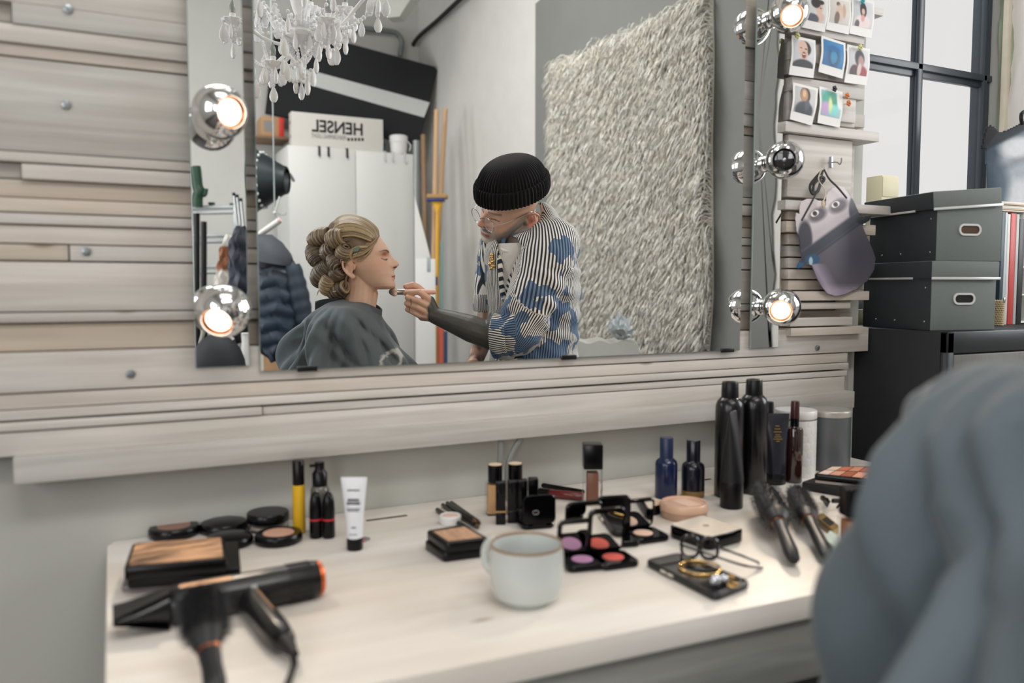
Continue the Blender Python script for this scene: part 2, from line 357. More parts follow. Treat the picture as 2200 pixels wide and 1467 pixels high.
# ------------------------------------------------------------------ whitewashed plank cladding of the dressing wall
def wood_mat(name, light, dark, rough=0.6, tint=True, sc_=(1.2, 30, 30), knots=True):
    m = bpy.data.materials.new(name); m.use_nodes = True; N = m.node_tree.nodes; L = m.node_tree.links; b = N['Principled BSDF']
    tc = N.new('ShaderNodeTexCoord'); oi = N.new('ShaderNodeObjectInfo'); mp = N.new('ShaderNodeMapping'); mp.inputs['Scale'].default_value = sc_
    ad = N.new('ShaderNodeVectorMath'); ad.operation = 'ADD'; sc2 = N.new('ShaderNodeVectorMath'); sc2.operation = 'SCALE'; sc2.inputs['Scale'].default_value = 37.0
    cb = N.new('ShaderNodeCombineXYZ'); L.new(oi.outputs['Random'], cb.inputs[0]); L.new(oi.outputs['Random'], cb.inputs[2]); L.new(cb.outputs[0], sc2.inputs[0])
    L.new(tc.outputs['Object'], ad.inputs[0]); L.new(sc2.outputs[0], ad.inputs[1]); L.new(ad.outputs[0], mp.inputs['Vector'])
    nz = N.new('ShaderNodeTexNoise'); nz.inputs['Scale'].default_value = 2.2; nz.inputs['Detail'].default_value = 7; nz.inputs['Distortion'].default_value = 0.6; L.new(mp.outputs[0], nz.inputs['Vector'])
    rp = N.new('ShaderNodeValToRGB'); rp.color_ramp.elements[0].position = .3; rp.color_ramp.elements[1].position = .72
    rp.color_ramp.elements[0].color = rgb(dark); rp.color_ramp.elements[1].color = rgb(light); L.new(nz.outputs['Fac'], rp.inputs[0])
    cur = rp.outputs[0]
    n3 = N.new('ShaderNodeTexNoise'); n3.inputs['Scale'].default_value = 3.0; mp3 = N.new('ShaderNodeMapping'); mp3.inputs['Scale'].default_value = (1, 3, 3); L.new(ad.outputs[0], mp3.inputs[0]); L.new(mp3.outputs[0], n3.inputs['Vector'])
    r3 = N.new('ShaderNodeValToRGB'); r3.color_ramp.elements[0].position = .35; r3.color_ramp.elements[1].position = .7
    r3.color_ramp.elements[0].color = rgb((244, 240, 235)); r3.color_ramp.elements[1].color = rgb((255, 255, 255)); L.new(n3.outputs['Fac'], r3.inputs[0])
    mw = N.new('ShaderNodeMix'); mw.data_type = 'RGBA'; mw.blend_type = 'MULTIPLY'; mw.inputs[0].default_value = 1; L.new(cur, mw.inputs[6]); L.new(r3.outputs[0], mw.inputs[7]); cur = mw.outputs[2]
    if knots:
        vo = N.new('ShaderNodeTexVoronoi'); vo.inputs['Scale'].default_value = 1.0; mp2 = N.new('ShaderNodeMapping'); mp2.inputs['Scale'].default_value = (3.2, 9, 9); L.new(ad.outputs[0], mp2.inputs[0]); L.new(mp2.outputs[0], vo.inputs['Vector'])
        rk = N.new('ShaderNodeValToRGB'); rk.color_ramp.elements[0].position = .035; rk.color_ramp.elements[1].position = .075; rk.color_ramp.elements[0].color = rgb((150, 120, 98)); rk.color_ramp.elements[1].color = (1, 1, 1, 1)
        L.new(vo.outputs['Distance'], rk.inputs[0]); mk = N.new('ShaderNodeMix'); mk.data_type = 'RGBA'; mk.blend_type = 'MULTIPLY'; mk.inputs[0].default_value = .8; L.new(cur, mk.inputs[6]); L.new(rk.outputs[0], mk.inputs[7]); cur = mk.outputs[2]
    if tint:
        mt = N.new('ShaderNodeMix'); mt.data_type = 'RGBA'; mt.blend_type = 'MULTIPLY'; mt.inputs[0].default_value = 1; L.new(cur, mt.inputs[6]); L.new(oi.outputs['Color'], mt.inputs[7]); cur = mt.outputs[2]
    L.new(cur, b.inputs['Base Color']); b.inputs['Roughness'].default_value = rough
    bp = N.new('ShaderNodeBump'); bp.inputs['Strength'].default_value = .25; bp.inputs['Distance'].default_value = .002; L.new(nz.outputs['Fac'], bp.inputs['Height']); L.new(bp.outputs[0], b.inputs['Normal'])
    return m
plank_m = wood_mat('whitewashed_planks', (219, 215, 210), (192, 187, 181))
clad = bpy.data.objects.new('trim_2', None); COL.objects.link(clad); structure(clad)
clad['label'] = 'whitewashed plank cladding of the dressing wall'
WHT, GRY, BEI, BRN, PNK = (.97, .97, .97), (.83, .84, .84), (.945, .89, .83), (.86, .79, .71), (.975, .935, .905)
def zx(y, x=0): return onY(x, y, 0)[2]
XE = 1.625
PL = [  # z top px, z bottom px (read at the left edge of the photograph), x from, x to, front y, tint
    (-170, -62, -1.85, XE, .012, GRY), (-62, 0, -1.85, XE-.02, .004, WHT),
    (-2, 46, onY(22, 30)[0], XE+.035, .004, GRY), (-2, 46, -1.85, onY(22, 30)[0]-.002, .022, GRY), (46, 88, -1.85, XE-.01, .008, WHT), (89, 117, -1.85, XE-.03, .014, BEI), (119, 322, -1.85, XE-.02, .012, GRY),
    (322, 345, -1.85, XE-.05, .008, WHT), (347, 382, onY(42, 360)[0], XE+.01, .006, WHT), (347, 382, -1.85, onY(42, 360)[0]-.002, .024, GRY), (383, 422, -1.85, XE-.1, .015, BRN), (422, 454, -1.85, XE-.03, .010, BEI),
    (455, 480, -1.85, XE-.05, .007, WHT), (481, 522, -1.85, XE-.03, .012, PNK), (523, 559, -1.85, onY(148, 540)[0]-.002, .010, BRN), (523, 559, onY(148, 540)[0], XE-.02, .008, WHT),
    (561, 671, -1.85, XE-.06, .008, WHT), (672, 695, -1.85, XE-.03, .005, GRY), (696, 757, -1.85, XE-.02, .014, BRN),
    (760, 847, -1.85, W(1866, 720, .009)[0], .009, WHT), (848, 882, -1.85, XE-.02, .012, PNK), (883, 906, -1.85, XE-.02, .008, WHT),
    (909, 930, -1.85, onY(566, 873)[0]-.001, .007, WHT), (909, 930, onY(566, 873)[0]+.001, XE-.02, .012, WHT), (931, 984, -1.85, XE-.03, .010, WHT), (986, 1046, onY(30, 1000)[0], XE-.02, -.012, GRY)]
# the short offcuts at the right-hand end of the wall
def pr(xa, xb, ya, yb, Yf, c):
    a = onY(1780, ya, Yf); b = onY(1780, yb, Yf); return (None, (a[2], b[2]), W(xa, ya, Yf)[0], W(xb, ya, Yf)[0], Yf, c)
PLr = [pr(1688, 1918, 434, 455, -.012, WHT), pr(1690, 1882, 478, 502, -.008, BEI), pr(1700, 1868, 625, 646, -.012, BEI), pr(1690, 1858, 52, 82, -.012, WHT), pr(1688, 1890, 270, 293, -.012, WHT),
       pr(1700, 1862, 100, 140, -.004, WHT), pr(1702, 1858, 175, 205, -.01, GRY), pr(1690, 1900, -8, 10, -.012, WHT), pr(1700, 1828, 649, 664, -.004, WHT), pr(1698, 1832, 681, 700, -.005, WHT), pr(1700, 1854, 702, 720, -.006, BEI), pr(1760, 1840, 196, 258, -.006, WHT),
       pr(1694, 1850, 12, 50, .004, WHT), pr(1694, 1846, 142, 173, .006, WHT), pr(1694, 1838, 207, 268, .003, WHT), pr(1694, 1832, 297, 428, .004, WHT), pr(1694, 1850, 457, 476, .008, BRN), pr(1694, 1855, 504, 528, .009, PNK), pr(1694, 1850, 530, 553, .006, GRY), pr(1694, 1846, 555, 577, .008, WHT), pr(1694, 1850, 579, 600, .006, PNK), pr(1694, 1856, 602, 623, .010, BEI)]
rnd = random.Random(7)
zz = onY(0, -170, .036)[2]
for h_, c_, y_ in ((.09, WHT, .03), (.05, BEI, .036), (.14, GRY, .034), (.04, WHT, .028), (.11, PNK, .034), (.06, BRN, .038), (.15, WHT, .032), (.05, GRY, .03), (.10, BEI, .036)):
    PLr.append((None, (zz+h_, zz), -1.85, XE-.02*rnd.random(), y_, c_)); zz += h_+.001
for p in PL+PLr:
    xa, xb, yf, c = p[2], p[3], p[4], p[5]
    if p[0] is None: za, zb = p[1]
    else:
        if p[0] < 757: yf += .024
        za, zb = onY(0, p[0], yf)[2], onY(0, p[1], yf)[2]
    h = za-zb-.0014; d = .056-yf
    o = obj('plank', MB().box((0, 0, 0), (xb-xa, d, h), .0012), plank_m, clad, loc=((xa+xb)/2, yf+d/2, (za+zb)/2))
    k = rnd.uniform(.97, 1.03); o.color = tuple(min(1, q*k) for q in c)+(1,)
    if p[0] is not None and yf < .013 and h > .03:
        pass
# backing board whose edge shows at the right end of the cladding
o = obj('plank', MB().box((0, 0, 0), (.05, .008, 2.4), .001), plank_m, clad, loc=(XE+.0, .051, 2.09)); o.color = (.97, .97, .96, 1)
zinc = mat('zinc_screw', (170, 176, 180), 0.3, 1.0, var=0.1)
scr = MB().lathe([(0, .004), (.0028, .004), (.003, .0035), (.0065, .003), (.0068, .0012), (.006, 0), (0, 0)], 16)
for px, py, Y in ((142, 225, .036), (281, 803, .009), (146, 20, .028), (1755, 747, .009), (185, 540, .032)):
    p = onY(px, py, Y); obj('screw', scr, zinc, clad, loc=(p[0], Y, p[2]), rot=(PI/2, 0, 0))
# ------------------------------------------------------------------ mirrors
mirror_m = mat('mirror_silver', (246, 248, 247), 0.0, 1.0, var=0.002)
glass_edge = mat('mirror_glass_edge', (150, 165, 160), 0.15, var=0.05)
clip_m = mat('dark_mirror_clip', (45, 46, 48), 0.35, 0.8)
def mirror(label, x0, x1, z0, z1, clips=()):
    t = thing('mirror', label, 'mirror', ((x0+x1)/2, .004, z0)); w_, h_ = x1-x0, z1-z0
    obj('mirror_glass', MB().box((0, -.0022, h_/2), (w_-.0024, .0016, h_-.0024)), mirror_m, t, smooth=0)
    obj('glass_edge', MB().box((0, 0, h_/2), (w_, .0036, h_), .0005), glass_edge, t, smooth=0)
    for x in clips: obj('clip', MB().box((x-(x0+x1)/2, -.004, .0015), (.034, .006, .009), .001), clip_m, t)
    return t
bigm = mirror('large frameless mirror in the middle, reflecting two people and a shaggy rug', onY(558.9, 797.3)[0], onY(1590.7, 754.5)[0], 1.0203, 1.80, [onY(660, 794)[0], onY(1222, 768)[0], onY(1563, 757)[0]])
lfm = mirror('narrow mirror strip left of the large mirror, behind two chrome lamps', onY(420.5, 792.5)[0], onY(537, 786)[0], onY(478, 789)[2], 1.80)
rgm = mirror('narrow mirror strip right of the large mirror, behind three chrome lamps', onY(1613.6, 748)[0], onY(1673, 746.8)[0], onY(1643, 747.5)[2], 1.80)
# ------------------------------------------------------------------ dressing table
desk_m = wood_mat('whitewashed_desk_top', (236, 231, 225), (224, 218, 211), 0.45, sc_=(1.0, 14, 14), tint=False)
desk_shaded = wood_mat('whitewashed_desk_shaded', (162, 164, 160), (134, 136, 132), 0.5, tint=False)  # apron and legs: shade under the table edge put into the wood tone
desk = thing('dressing_table', 'long whitewashed wooden dressing table below the mirrors', 'table', (.8, -.29, 0))
DX = [(-.012, .035), (-.002, .055), (1.6, .055), (1.6, -.642), (-.004, -.585), (-.014, -.572)]
dt = MB(); dt.prism([(x-.8, y+.29) for x, y in DX], .718, .75, bev=.002)
obj('table_top', dt, desk_m, desk)
a2 = math.atan2(-.642+.585, 1.604)
obj('apron', MB().box((-.02, -.30, .672), (1.56, .025, .09), .002, T=Matrix.Rotation(a2, 4, 'Z')), desk_shaded, desk)
obj('drawer_front', MB().box((0, -.26, .57), (1.5, .02, .1), .002, T=Matrix.Rotation(a2, 4, 'Z')), mat('shaded_drawer_front', (80, 83, 82), 0.6, var=.1, scale=9), desk)  # drawer tone lowered to stand in for shade under the top
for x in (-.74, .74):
    for y in (-.24, .24): obj('leg', MB().box((x, y, .36), (.06, .06, .718), .003), desk_shaded, desk)
slot_m = mat('cable_slot', (48, 34, 26), 0.8)
for px, py in ((831, 1113), (1497, 1033)): 
    p = onZ(px, py); obj('cable_slot', MB().box((p[0]-.8, p[1]+.29, .7503), (.075, .007, .0008)), slot_m, desk, smooth=0)
# ------------------------------------------------------------------ chrome ball lamps on the mirror strips
glow = mat('lit_reflector_lens', (255, 246, 230), 0.4, emit=3.6, ecol=(255, 238, 212))
dark_lens = mat('unlit_dark_lens', (16, 17, 19), 0.08, coat=0.6)
ring_dark = mat('black_lamp_ring', (18, 18, 20), 0.2)
def ball_lamp(px, py, off, label, lit=True):
    """off: tilt of the opening (right, down) in units of sin(angle)"""
    h = .056; c = onY(px, py, -h); r = .0412
    t = thing('ball_lamp', label, 'lamp', (c[0], 0, c[2]), 0, 'chrome ball lamps on the mirror strips')
    tc = Vector(CAM-c).normalized(); d = (tc*math.sqrt(max(.05, 1-off[0]**2-off[1]**2))+Vector(_r0)*off[0]-Vector((0, 0, 1))*off[1]).normalized()
    q = d.to_track_quat('Z', 'Y').to_matrix().to_4x4(); T = Matrix.Translation((0, -h, 0)) @ q
    a0 = math.asin(.60); prof = [(r*math.sin(PI-a), r*math.cos(PI-a)) for a in np.linspace(0, PI-a0, 26)]
    prof += [(r*.585, r*math.cos(a0)+.0006), (r*.57, r*math.cos(a0)-.001)]
    obj('ball', MB().lathe(prof, 40, T), chrome, t)
    z0 = r*math.cos(a0)
    obj('lens_ring', MB().lathe([(r*.578, z0-.0005), (r*.56, z0-.0015), (r*.50, z0-.004), (r*.47, z0-.0055), (r*.46, z0-.0075)], 36, T), copper if lit else ring_dark, t)
    ln = MB().lathe([(r*.47, z0-.0055), (r*.3, z0-.0046), (0, z0-.004)], 36, T)
    o = obj('lens', ln, glow if lit else dark_lens, t)
    if not lit:
        k = MB().lathe([(r*.10, z0-.0038), (r*.07, z0-.003), (0, z0-.0028)], 16, T)
        for i in range(3):
            a = 2*PI*i/3+.5; k.box((r*.25*math.cos(a), r*.25*math.sin(a), z0-.004), (r*.02, r*.02, .0006), T=T)
        obj('lamp_cap', k, steel, o)
    if lit:
        l = bpy.data.lights.new('lamp_light', 'AREA'); l.shape = 'DISK'; l.size = .036; l.energy = .5 if px < 1000 else .9; l.color = (1, .84, .66); l.spread = R(120)
        lo_ = bpy.data.objects.new('lamp_light', l); COL.objects.link(lo_); lo_.parent = t; lo_.location = Vector((0, -h, 0))+d*(z0+.001); lo_.rotation_euler = d.to_track_quat('-Z', 'Y').to_euler()
    obj('foot', MB().lathe([(0, 0), (.019, 0), (.0195, .004), (.0175, .010), (.012, .013), (.011, .020), (0, .020)], 28, TR(0, .0013, 0, 90, 0, 0)), chrome, t)
    return t
ball_lamp(472, 241, (.62, 0.0), 'chrome ball lamp on the left mirror strip, upper one, lens turned right')
ball_lamp(481, 668, (-.30, .48), 'chrome ball lamp on the left mirror strip, lower one, lens turned down')
ball_lamp(1696, 26, (.18, .24), 'chrome ball lamp on the right mirror strip, topmost, lit beside the instant photos')
ball_lamp(1686, 344, (-.04, -.03), 'chrome ball lamp on the right mirror strip, unlit with a black lens', False)
ball_lamp(1679, 660, (-.05, .24), 'chrome ball lamp on the right mirror strip, lowest, lit beside the mask')
# ------------------------------------------------------------------ instant photos on the plank ends
photo_white = mat('instant_photo_card', (226, 224, 220), 0.45, var=0.02)
print_m = vcol_mat('instant_photo_print', 0.45)
def Zp(x, y): return (1660+x/3.336, y/3.336)
def instant_photo(corners, label, bg, blobs, ang=0):
    c = [onY(*Zp(*q), Y) for q, Y in zip(corners, (-.0135, -.0135, -.017, -.017))]; ctr = np.mean(c, axis=0)
    t = thing('instant_photo', label, 'photo', tuple(ctr), 0, 'instant photos pinned on the planks')
    A, B, D_, E_ = [q-ctr for q in c]
    def bil(u, v, off): p = (A*(1-u)+B*u)*(1-v)+(E_*(1-u)+D_*u)*v; return (p[0], p[1]-off-.004*math.sin(PI*v)*math.sin(PI*v), p[2])
    g = MB(); n = 8
    for k, off in enumerate((0, .0009)):
        g.add([bil(i/n, j/n, off) for j in range(n+1) for i in range(n+1)], [(j*(n+1)+i, j*(n+1)+i+1, (j+1)*(n+1)+i+1, (j+1)*(n+1)+i) for j in range(n) for i in range(n)])
    edge = [(i/n, 0) for i in range(n)]+[(1, j/n) for j in range(n)]+[(1-i/n, 1) for i in range(n)]+[(0, 1-j/n) for j in range(n)]
    g.loft([[bil(u, v, 0) for u, v in edge], [bil(u, v, .0009) for u, v in edge]], caps=False)
    obj('card', g, photo_white, t)
    n = 36; vs = []; uv = []
    for j in range(n+1):
        for i in range(n+1): vs.append(bil(.08+.84*i/n, .07+.70*j/n, .0012)); uv.append((i/n, j/n))
    m = MB().add(vs, [(j*(n+1)+i, j*(n+1)+i+1, (j+1)*(n+1)+i+1, (j+1)*(n+1)+i) for j in range(n) for i in range(n)]).mesh('picture', print_m)
    uv = np.array(uv); u, v = uv[:, 0], uv[:, 1]; col = np.tile(np.array(bg, float), (len(u), 1)); col += (18*(u-.5)-14*(v-.5))[:, None]
    for cx, cy, rx, ry, cc, e in blobs: col = blend(col, cc, soft(np.sqrt(((u-cx)/rx)**2+((v-cy)/ry)**2)-1, e))
    set_tint(m, col); obj('picture', m, None, t) if False else None
    o = bpy.data.objects.new('picture', m); COL.objects.link(o); o.parent = t
    return t
SK, DK, NV = (205, 172, 155), (38, 32, 32), (40, 48, 66)
instant_photo([(232, -50), (398, -12), (372, 232), (206, 196)], 'instant photo of a head in profile with swept-up hair, first in the top row', (196, 196, 196), [(.62, .40, .2, .26, SK, .2), (.45, .22, .24, .22, DK, .3), (.70, .16, .18, .10, DK, .3), (.68, .80, .25, .2, SK, .3), (.30, .92, .36, .22, NV, .25), (.7, .42, .05, .03, (120, 60, 60), .5)])
instant_photo([(398, -30), (560, 2), (543, 248), (380, 212)], 'instant photo of a standing figure seen from the back, middle of the top row', (200, 196, 190), [(.42, .18, .10, .10, (110, 80, 60), .3), (.5, .55, .20, .36, (205, 182, 165), .3), (.72, .45, .08, .3, (190, 160, 140), .4), (.36, .78, .13, .26, (105, 82, 64), .4)])
instant_photo([(565, -22), (727, 12), (705, 276), (547, 240)], 'instant photo of a dark-haired figure in a pale top, last in the top row', (192, 194, 196), [(.5, .86, .42, .32, (222, 205, 205), .3), (.5, .34, .17, .30, DK, .25), (.5, .40, .09, .12, SK, .3), (.48, .66, .10, .14, (205, 150, 145), .4), (.22, .92, .12, .16, (70, 60, 62), .4)])
instant_photo([(135, 252), (305, 290), (290, 560), (115, 535)], 'instant photo of a shouting face in a black turtleneck', (196, 197, 202), [(.55, .30, .30, .28, DK, .2), (.45, .30, .24, .30, (212, 178, 162), .2), (.5, .52, .2, .22, SK, .25), (.50, .56, .10, .12, (120, 44, 44), .3), (.50, .53, .08, .02, (240, 235, 230), .5), (.36, .30, .06, .02, (60, 40, 40), .5), (.60, .32, .06, .02, (60, 40, 40), .5), (.5, .98, .52, .26, (24, 26, 32), .2)])
instant_photo([(348, 255), (520, 310), (500, 565), (327, 515)], 'instant photo tinted all blue, middle of the second row', (28, 112, 168), [(.5, .62, .30, .42, (16, 78, 118), .5), (.52, .62, .16, .26, (30, 128, 172), .4), (.5, .30, .3, .1, (26, 92, 150), .6)])
instant_photo([(533, 318), (695, 352), (670, 612), (512, 590)], 'instant photo of a blurred face above a red collar, last in the second row', (196, 197, 200), [(.55, .95, .45, .34, (150, 32, 36), .25), (.28, .9, .2, .26, (60, 30, 34), .3), (.55, .36, .25, .33, (58, 58, 68), .25), (.62, .48, .15, .24, (170, 135, 128), .4), (.56, .8, .11, .24, (205, 185, 180), .4)])
instant_photo([(145, 590), (325, 635), (280, 900), (122, 855)], 'instant photo of a golden face in a dark jacket, left in the lowest row', (186, 184, 182), [(.5, .28, .24, .30, (36, 30, 30), .25), (.46, .30, .18, .28, (178, 132, 92), .25), (.46, .24, .08, .14, (215, 180, 140), .5), (.5, .88, .44, .34, (44, 48, 60), .25), (.62, .66, .12, .2, (70, 74, 88), .5)])
instant_photo([(333, 618), (500, 660), (478, 915), (320, 880)], 'instant photo with a green and turquoise smear, right in the lowest row', (150, 190, 196), [(.35, .40, .40, .34, (70, 160, 140), .6), (.6, .26, .22, .3, (44, 140, 110), .5), (.25, .7, .3, .25, (190, 150, 200), .6), (.6, .72, .26, .2, (120, 210, 200), .6), (.45, .55, .10, .3, (210, 220, 150), .7), (.95, .25, .16, .4, (222, 224, 220), .3)])
def pin(px, py, label, col, Y=-.021):
    m = mat('push_pin_'+label.split()[0], col, 0.15, trans=0.4, var=.05); c = onY(px, py, Y); g = MB()
    for k in range(5): g.ell((.0042*math.cos(2*PI*k/5), -.002, .0042*math.sin(2*PI*k/5)), (.0034, .0022, .0034), 10)
    g.ell((0, -.0035, 0), .0026, 10).tube([(0, 0, 0), (0, .012, 0)], .0006, 6)
    o = obj('push_pin', g, m, loc=tuple(c)); tag(o, label, 'pin', 'flower push pins on the planks'); return o
pin(1712, 77, 'yellow flower push pin above the photo of the shouting face', (232, 236, 150)); pin(1847, 102, 'yellow flower push pin above the photo with the red collar', (232, 236, 150))
pin(1852, 2, 'turquoise flower push pin on the last photo of the top row', (70, 190, 205)); pin(1819, 206, 'orange flower push pin right of the green photo, upper one', (245, 130, 40)); pin(1822, 222, 'orange flower push pin right of the green photo, lower one', (245, 130, 40))
pin(1792, 191, 'black push pin at the top edge of the green photo', (15, 15, 18))
# ------------------------------------------------------------------ hanging card mask, upside down
def Zm(x, y): return (1660+x/3.861, 400+y/3.861)
mask_poly = [(220, 170), (235, 130), (280, 105), (340, 103), (372, 118), (400, 122), (402, 160), (418, 178), (436, 160), (440, 120), (442, 80), (455, 50), (490, 15), (540, -5), (590, 8), (620, 55), (640, 88), (660, 105), (700, 190), (722, 250), (760, 248), (805, 240), (816, 252), (800, 285), (750, 315), (742, 335), (790, 440), (830, 530), (852, 600), (842, 690), (785, 785), (700, 850), (600, 897), (525, 912), (455, 892), (405, 832), (360, 752), (326, 660), (290, 645), (250, 658), (215, 684), (200, 668), (212, 640), (240, 600), (228, 500), (222, 432), (198, 372), (187, 260), (196, 218), (222, 232)]
mc = onY(*Zm(520, 450), -.025)
mk = thing('face_mask', 'grey card face mask with a hat hanging upside down from a hook', 'mask', (mc[0], mc[1], mc[2]))
def mplace(u, v):
    p = onY(*Zm(u, v), -.018-.014*max(0, 1-((u-520)/380)**2-((v-450)/520)**2)); return p-mc
def mcol(u, v):
    n = len(u); c = np.tile(np.array((206, 196, 198), float), (n, 1))
    L = (v-470)+(u-330)*(230/320.0)   # >0 : hat side of the brow line
    c = blend(c, (170, 160, 166), soft(-(L+120), 120)*.5)
    c = blend(c, (64, 64, 74), np.maximum(soft((np.hypot((u-265)/62, (v-450)/165))-1, .3), soft(np.hypot((u-682)/52, (v-190)/120)-1, .3)))
    c = blend(c, (90, 90, 100), soft(-(L-5), 30)); c = blend(c, (58, 62, 72), soft(np.abs(L-75)-60, 12)); c = blend(c, (88, 94, 102), soft(np.abs(L-108)-3, 5)*.7)
    crown = soft(-(L-140), 12); c = blend(c, (92, 88, 98), crown)
    edge = soft(np.abs((u-372)*.62-(v-700)*.36)-30, 70)*crown; c = blend(c, (178, 166, 184), edge*.8*(v > 640))
    c = blend(c, (178, 166, 184), soft(-(v-835), 60)*crown*.7)
    c = blend(c, (70, 72, 82), soft(np.hypot((u-700)/140, (v-560)/160)-1, 1.2)*crown*.6)
    for ex, ey in ((348, 226), (520, 152)):
        du, dv = (u-ex), (v-ey); a = du*.86+dv*-.5; b = du*.5+dv*.86
        c = blend(c, (74, 68, 76), soft(np.hypot((a-14)/80, (b-22)/50)-1, .6)*.85); c = blend(c, (232, 228, 226), soft(np.hypot(a/36, b/24)-1, .2)); c = blend(c, (66, 54, 46), soft(np.hypot(a/19, b/20)-1, .2)); c = blend(c, (12, 12, 12), soft(np.hypot(a/9, b/9)-1, .3))
    c = blend(c, (46, 84, 116), soft(np.hypot((u-330)/60, (v-605)/42)-1, .25)); c = blend(c, (170, 190, 205), soft(np.hypot((u-315)/16, (v-620)/34)-1, .4)); c = blend(c, (44, 92, 130), soft(np.hypot((u-215)/45, (v-655)/30)-1, .4)); c = blend(c, (40, 42, 50), soft(np.hypot((u-760)/70, (v-280)/40)-1, .4))
    return c
sheet('mask_card', mask_poly, 5, mplace, mcol, vcol_mat('printed_card', 0.5, var=.03), .0016, mk)
ribbon = mat('black_ribbon', (18, 18, 20), 0.6)
def mp(x, y, Y): return tuple(onY(*Zm(x, y), Y)-mc)
hk = (425, -150)
for pts in ([(425, -140), (470, -60), (540, 10), (615, 100)], [(420, -130), (400, -60), (360, 60), (240, 285)], ):
    obj('strap', MB().tube(smooth_path([mp(x, y, -.032-.002*i) for i, (x, y) in enumerate(pts)]), .0026, 8, flat=.3), ribbon, mk)
obj('ribbon_loop', MB().tube(smooth_path([mp(x, y, -.026) for x, y in ((415, -130), (350, -60), (310, 0), (330, 60), (375, 40), (400, -20), (430, -60), (400, -70), (345, -20), (335, 60))]), .0042, 8, flat=.3), ribbon, mk)
obj('cord', MB().tube(smooth_path([mp(x, y, -.036) for x, y in ((410, -150), (380, -60), (420, 10), (440, 60), (420, 130))]), .0013, 6), mat('cream_cord', (215, 205, 180), .8), mk)
obj('wooden_bead', MB().ell(mp(418, 148, -.036), (.004, .004, .009), 14), mat('pale_wood_bead', (205, 190, 160), .5), mk)
hkp = onY(1788, 352, -.01)
o = obj('wall_hook', MB().tube(smooth_path([(0, .012, .004), (0, -.012, .002), (0, -.022, -.004), (0, -.026, .002), (0, -.026, .010)], 6), .0016, 8).box((0, .004, .004), (.008, .006, .026), .001), zinc, loc=tuple(hkp)); tag(o, 'small zinc hook in the planks above the hanging mask', 'hook')
# ------------------------------------------------------------------ cabinet under the niche window
cab_side = mat('black_cabinet_side', (22, 26, 28), 0.6, var=.15); cab_fr = mat('dark_steel_frame', (66, 69, 71), 0.35, 0.7, var=.2, scale=14); cab_door = mat('worn_steel_door', (96, 95, 90), 0.5, 0.5, var=.25, scale=22, stretch=(6, 1, 1))
CT = 1.0605; c0 = onZ(2033, 713, CT); CX, CY = c0[0], c0[1]; CW = .75; CDp = .235-CY
cb = thing('metal_cabinet', 'black metal cabinet standing below the window beside the planks', 'cabinet', (CX+CW/2, CY+CDp/2, 0))
obj('carcass', MB().box((0, .004, CT/2), (CW, CDp-.008, CT), .004), cab_side, cb)
f = MB(); yf = -CDp/2
f.box((0, yf+.006, CT-.025), (CW, .02, .05), .003).box((-CW/2+.012, yf+.006, CT/2), (.024, .02, CT), .003).box((CW/2-.012, yf+.006, CT/2), (.024, .02, CT), .003).box((0, yf+.006, .03), (CW, .02, .06), .003)
obj('frame', f, cab_fr, cb)
for s in (-1, 1):
    d = obj('door', MB().box((s*.176, yf+.004, (CT-.05+.06)/2), (.346, .012, CT-.115), .003), cab_door, cb)
    obj('door_handle', MB().box((s*.03, yf-.008, .72), (.012, .016, .09), .003), steel, d)
# ------------------------------------------------------------------ two lidded storage boxes
box_front = mat('grey_green_box_card', (104, 111, 108), 0.75, var=.06, scale=120); box_side = mat('shaded_box_card', (46, 50, 53), 0.75, var=.08, scale=120)  # second card is a darker copy: shade put on the left faces
rim_white = mat('pale_metal_rim', (212, 212, 210), 0.3, 0.3); hole_dark = mat('dark_box_inside', (14, 13, 12), 0.9); hole_brown = mat('brown_box_inside', (74, 52, 34), 0.8)
def storage_box(cor, rz, wd, dp, h, label, tilt=0, hole=hole_dark):
    T0 = Matrix.Rotation(rz, 4, 'Z'); o = Vector((cor[0], cor[1], cor[2]))+T0 @ Vector((wd/2, dp/2, 0))
    t = thing('storage_box', label, 'box', o, rz, 'lidded storage boxes on the cabinet'); fy = -dp/2
    b = MB().box((0, 0, h/2-.012), (wd, dp, h-.024), .002)
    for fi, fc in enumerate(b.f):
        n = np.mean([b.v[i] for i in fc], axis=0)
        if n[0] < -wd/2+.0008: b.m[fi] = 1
    obj('body', b, [box_front, box_side], t)
    lid = obj('lid', MB().box((0, 0, h-.019), (wd+.008, dp+.008, .038), .0025), box_front, t)
    for fi in range(0): pass
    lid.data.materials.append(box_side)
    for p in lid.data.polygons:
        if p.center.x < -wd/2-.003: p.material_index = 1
    lid.rotation_euler = (0, -tilt, 0); lid.location = (0, 0, wd/2*math.tan(tilt)*.9+ .001)
    obj('lid_rail', MB().box((0, fy-.0055, h-.0395), (wd+.01, .003, .006), .001).box((-wd/2-.0045, .02, h-.039), (.002, dp*.7, .005), .0008), rim_white, lid)
    zc = h*.46; g = MB(); oo = rrect(.060, .027, .0134, 8); ii = rrect(.050, .018, .0089, 8); TT = TR(0, fy, zc, 90, 0, 0)
    g.loft([[(x, y, 0) for x, y in oo], [(x, y, .0025) for x, y in oo], [(x, y, .0025) for x, y in ii], [(x, y, .0002) for x, y in ii]], caps=False, T=TT)
    obj('grip_rim', g, rim_white, t); obj('grip_hole', MB().prism(ii, .0002, .0009, T=TT), hole, t)
    for yy, zz in ((fy+.02, .02), (fy+.02, h*.62), (0, .02), (dp/2-.05, .02)): obj('rivet', MB().lathe([(0, .0012), (.002, .001), (.0026, 0), (0, 0)], 10, TR(-wd/2, yy, zz, 0, -90, 0)), steel, t)
    return t
p0 = onZ(1998, 711, CT)
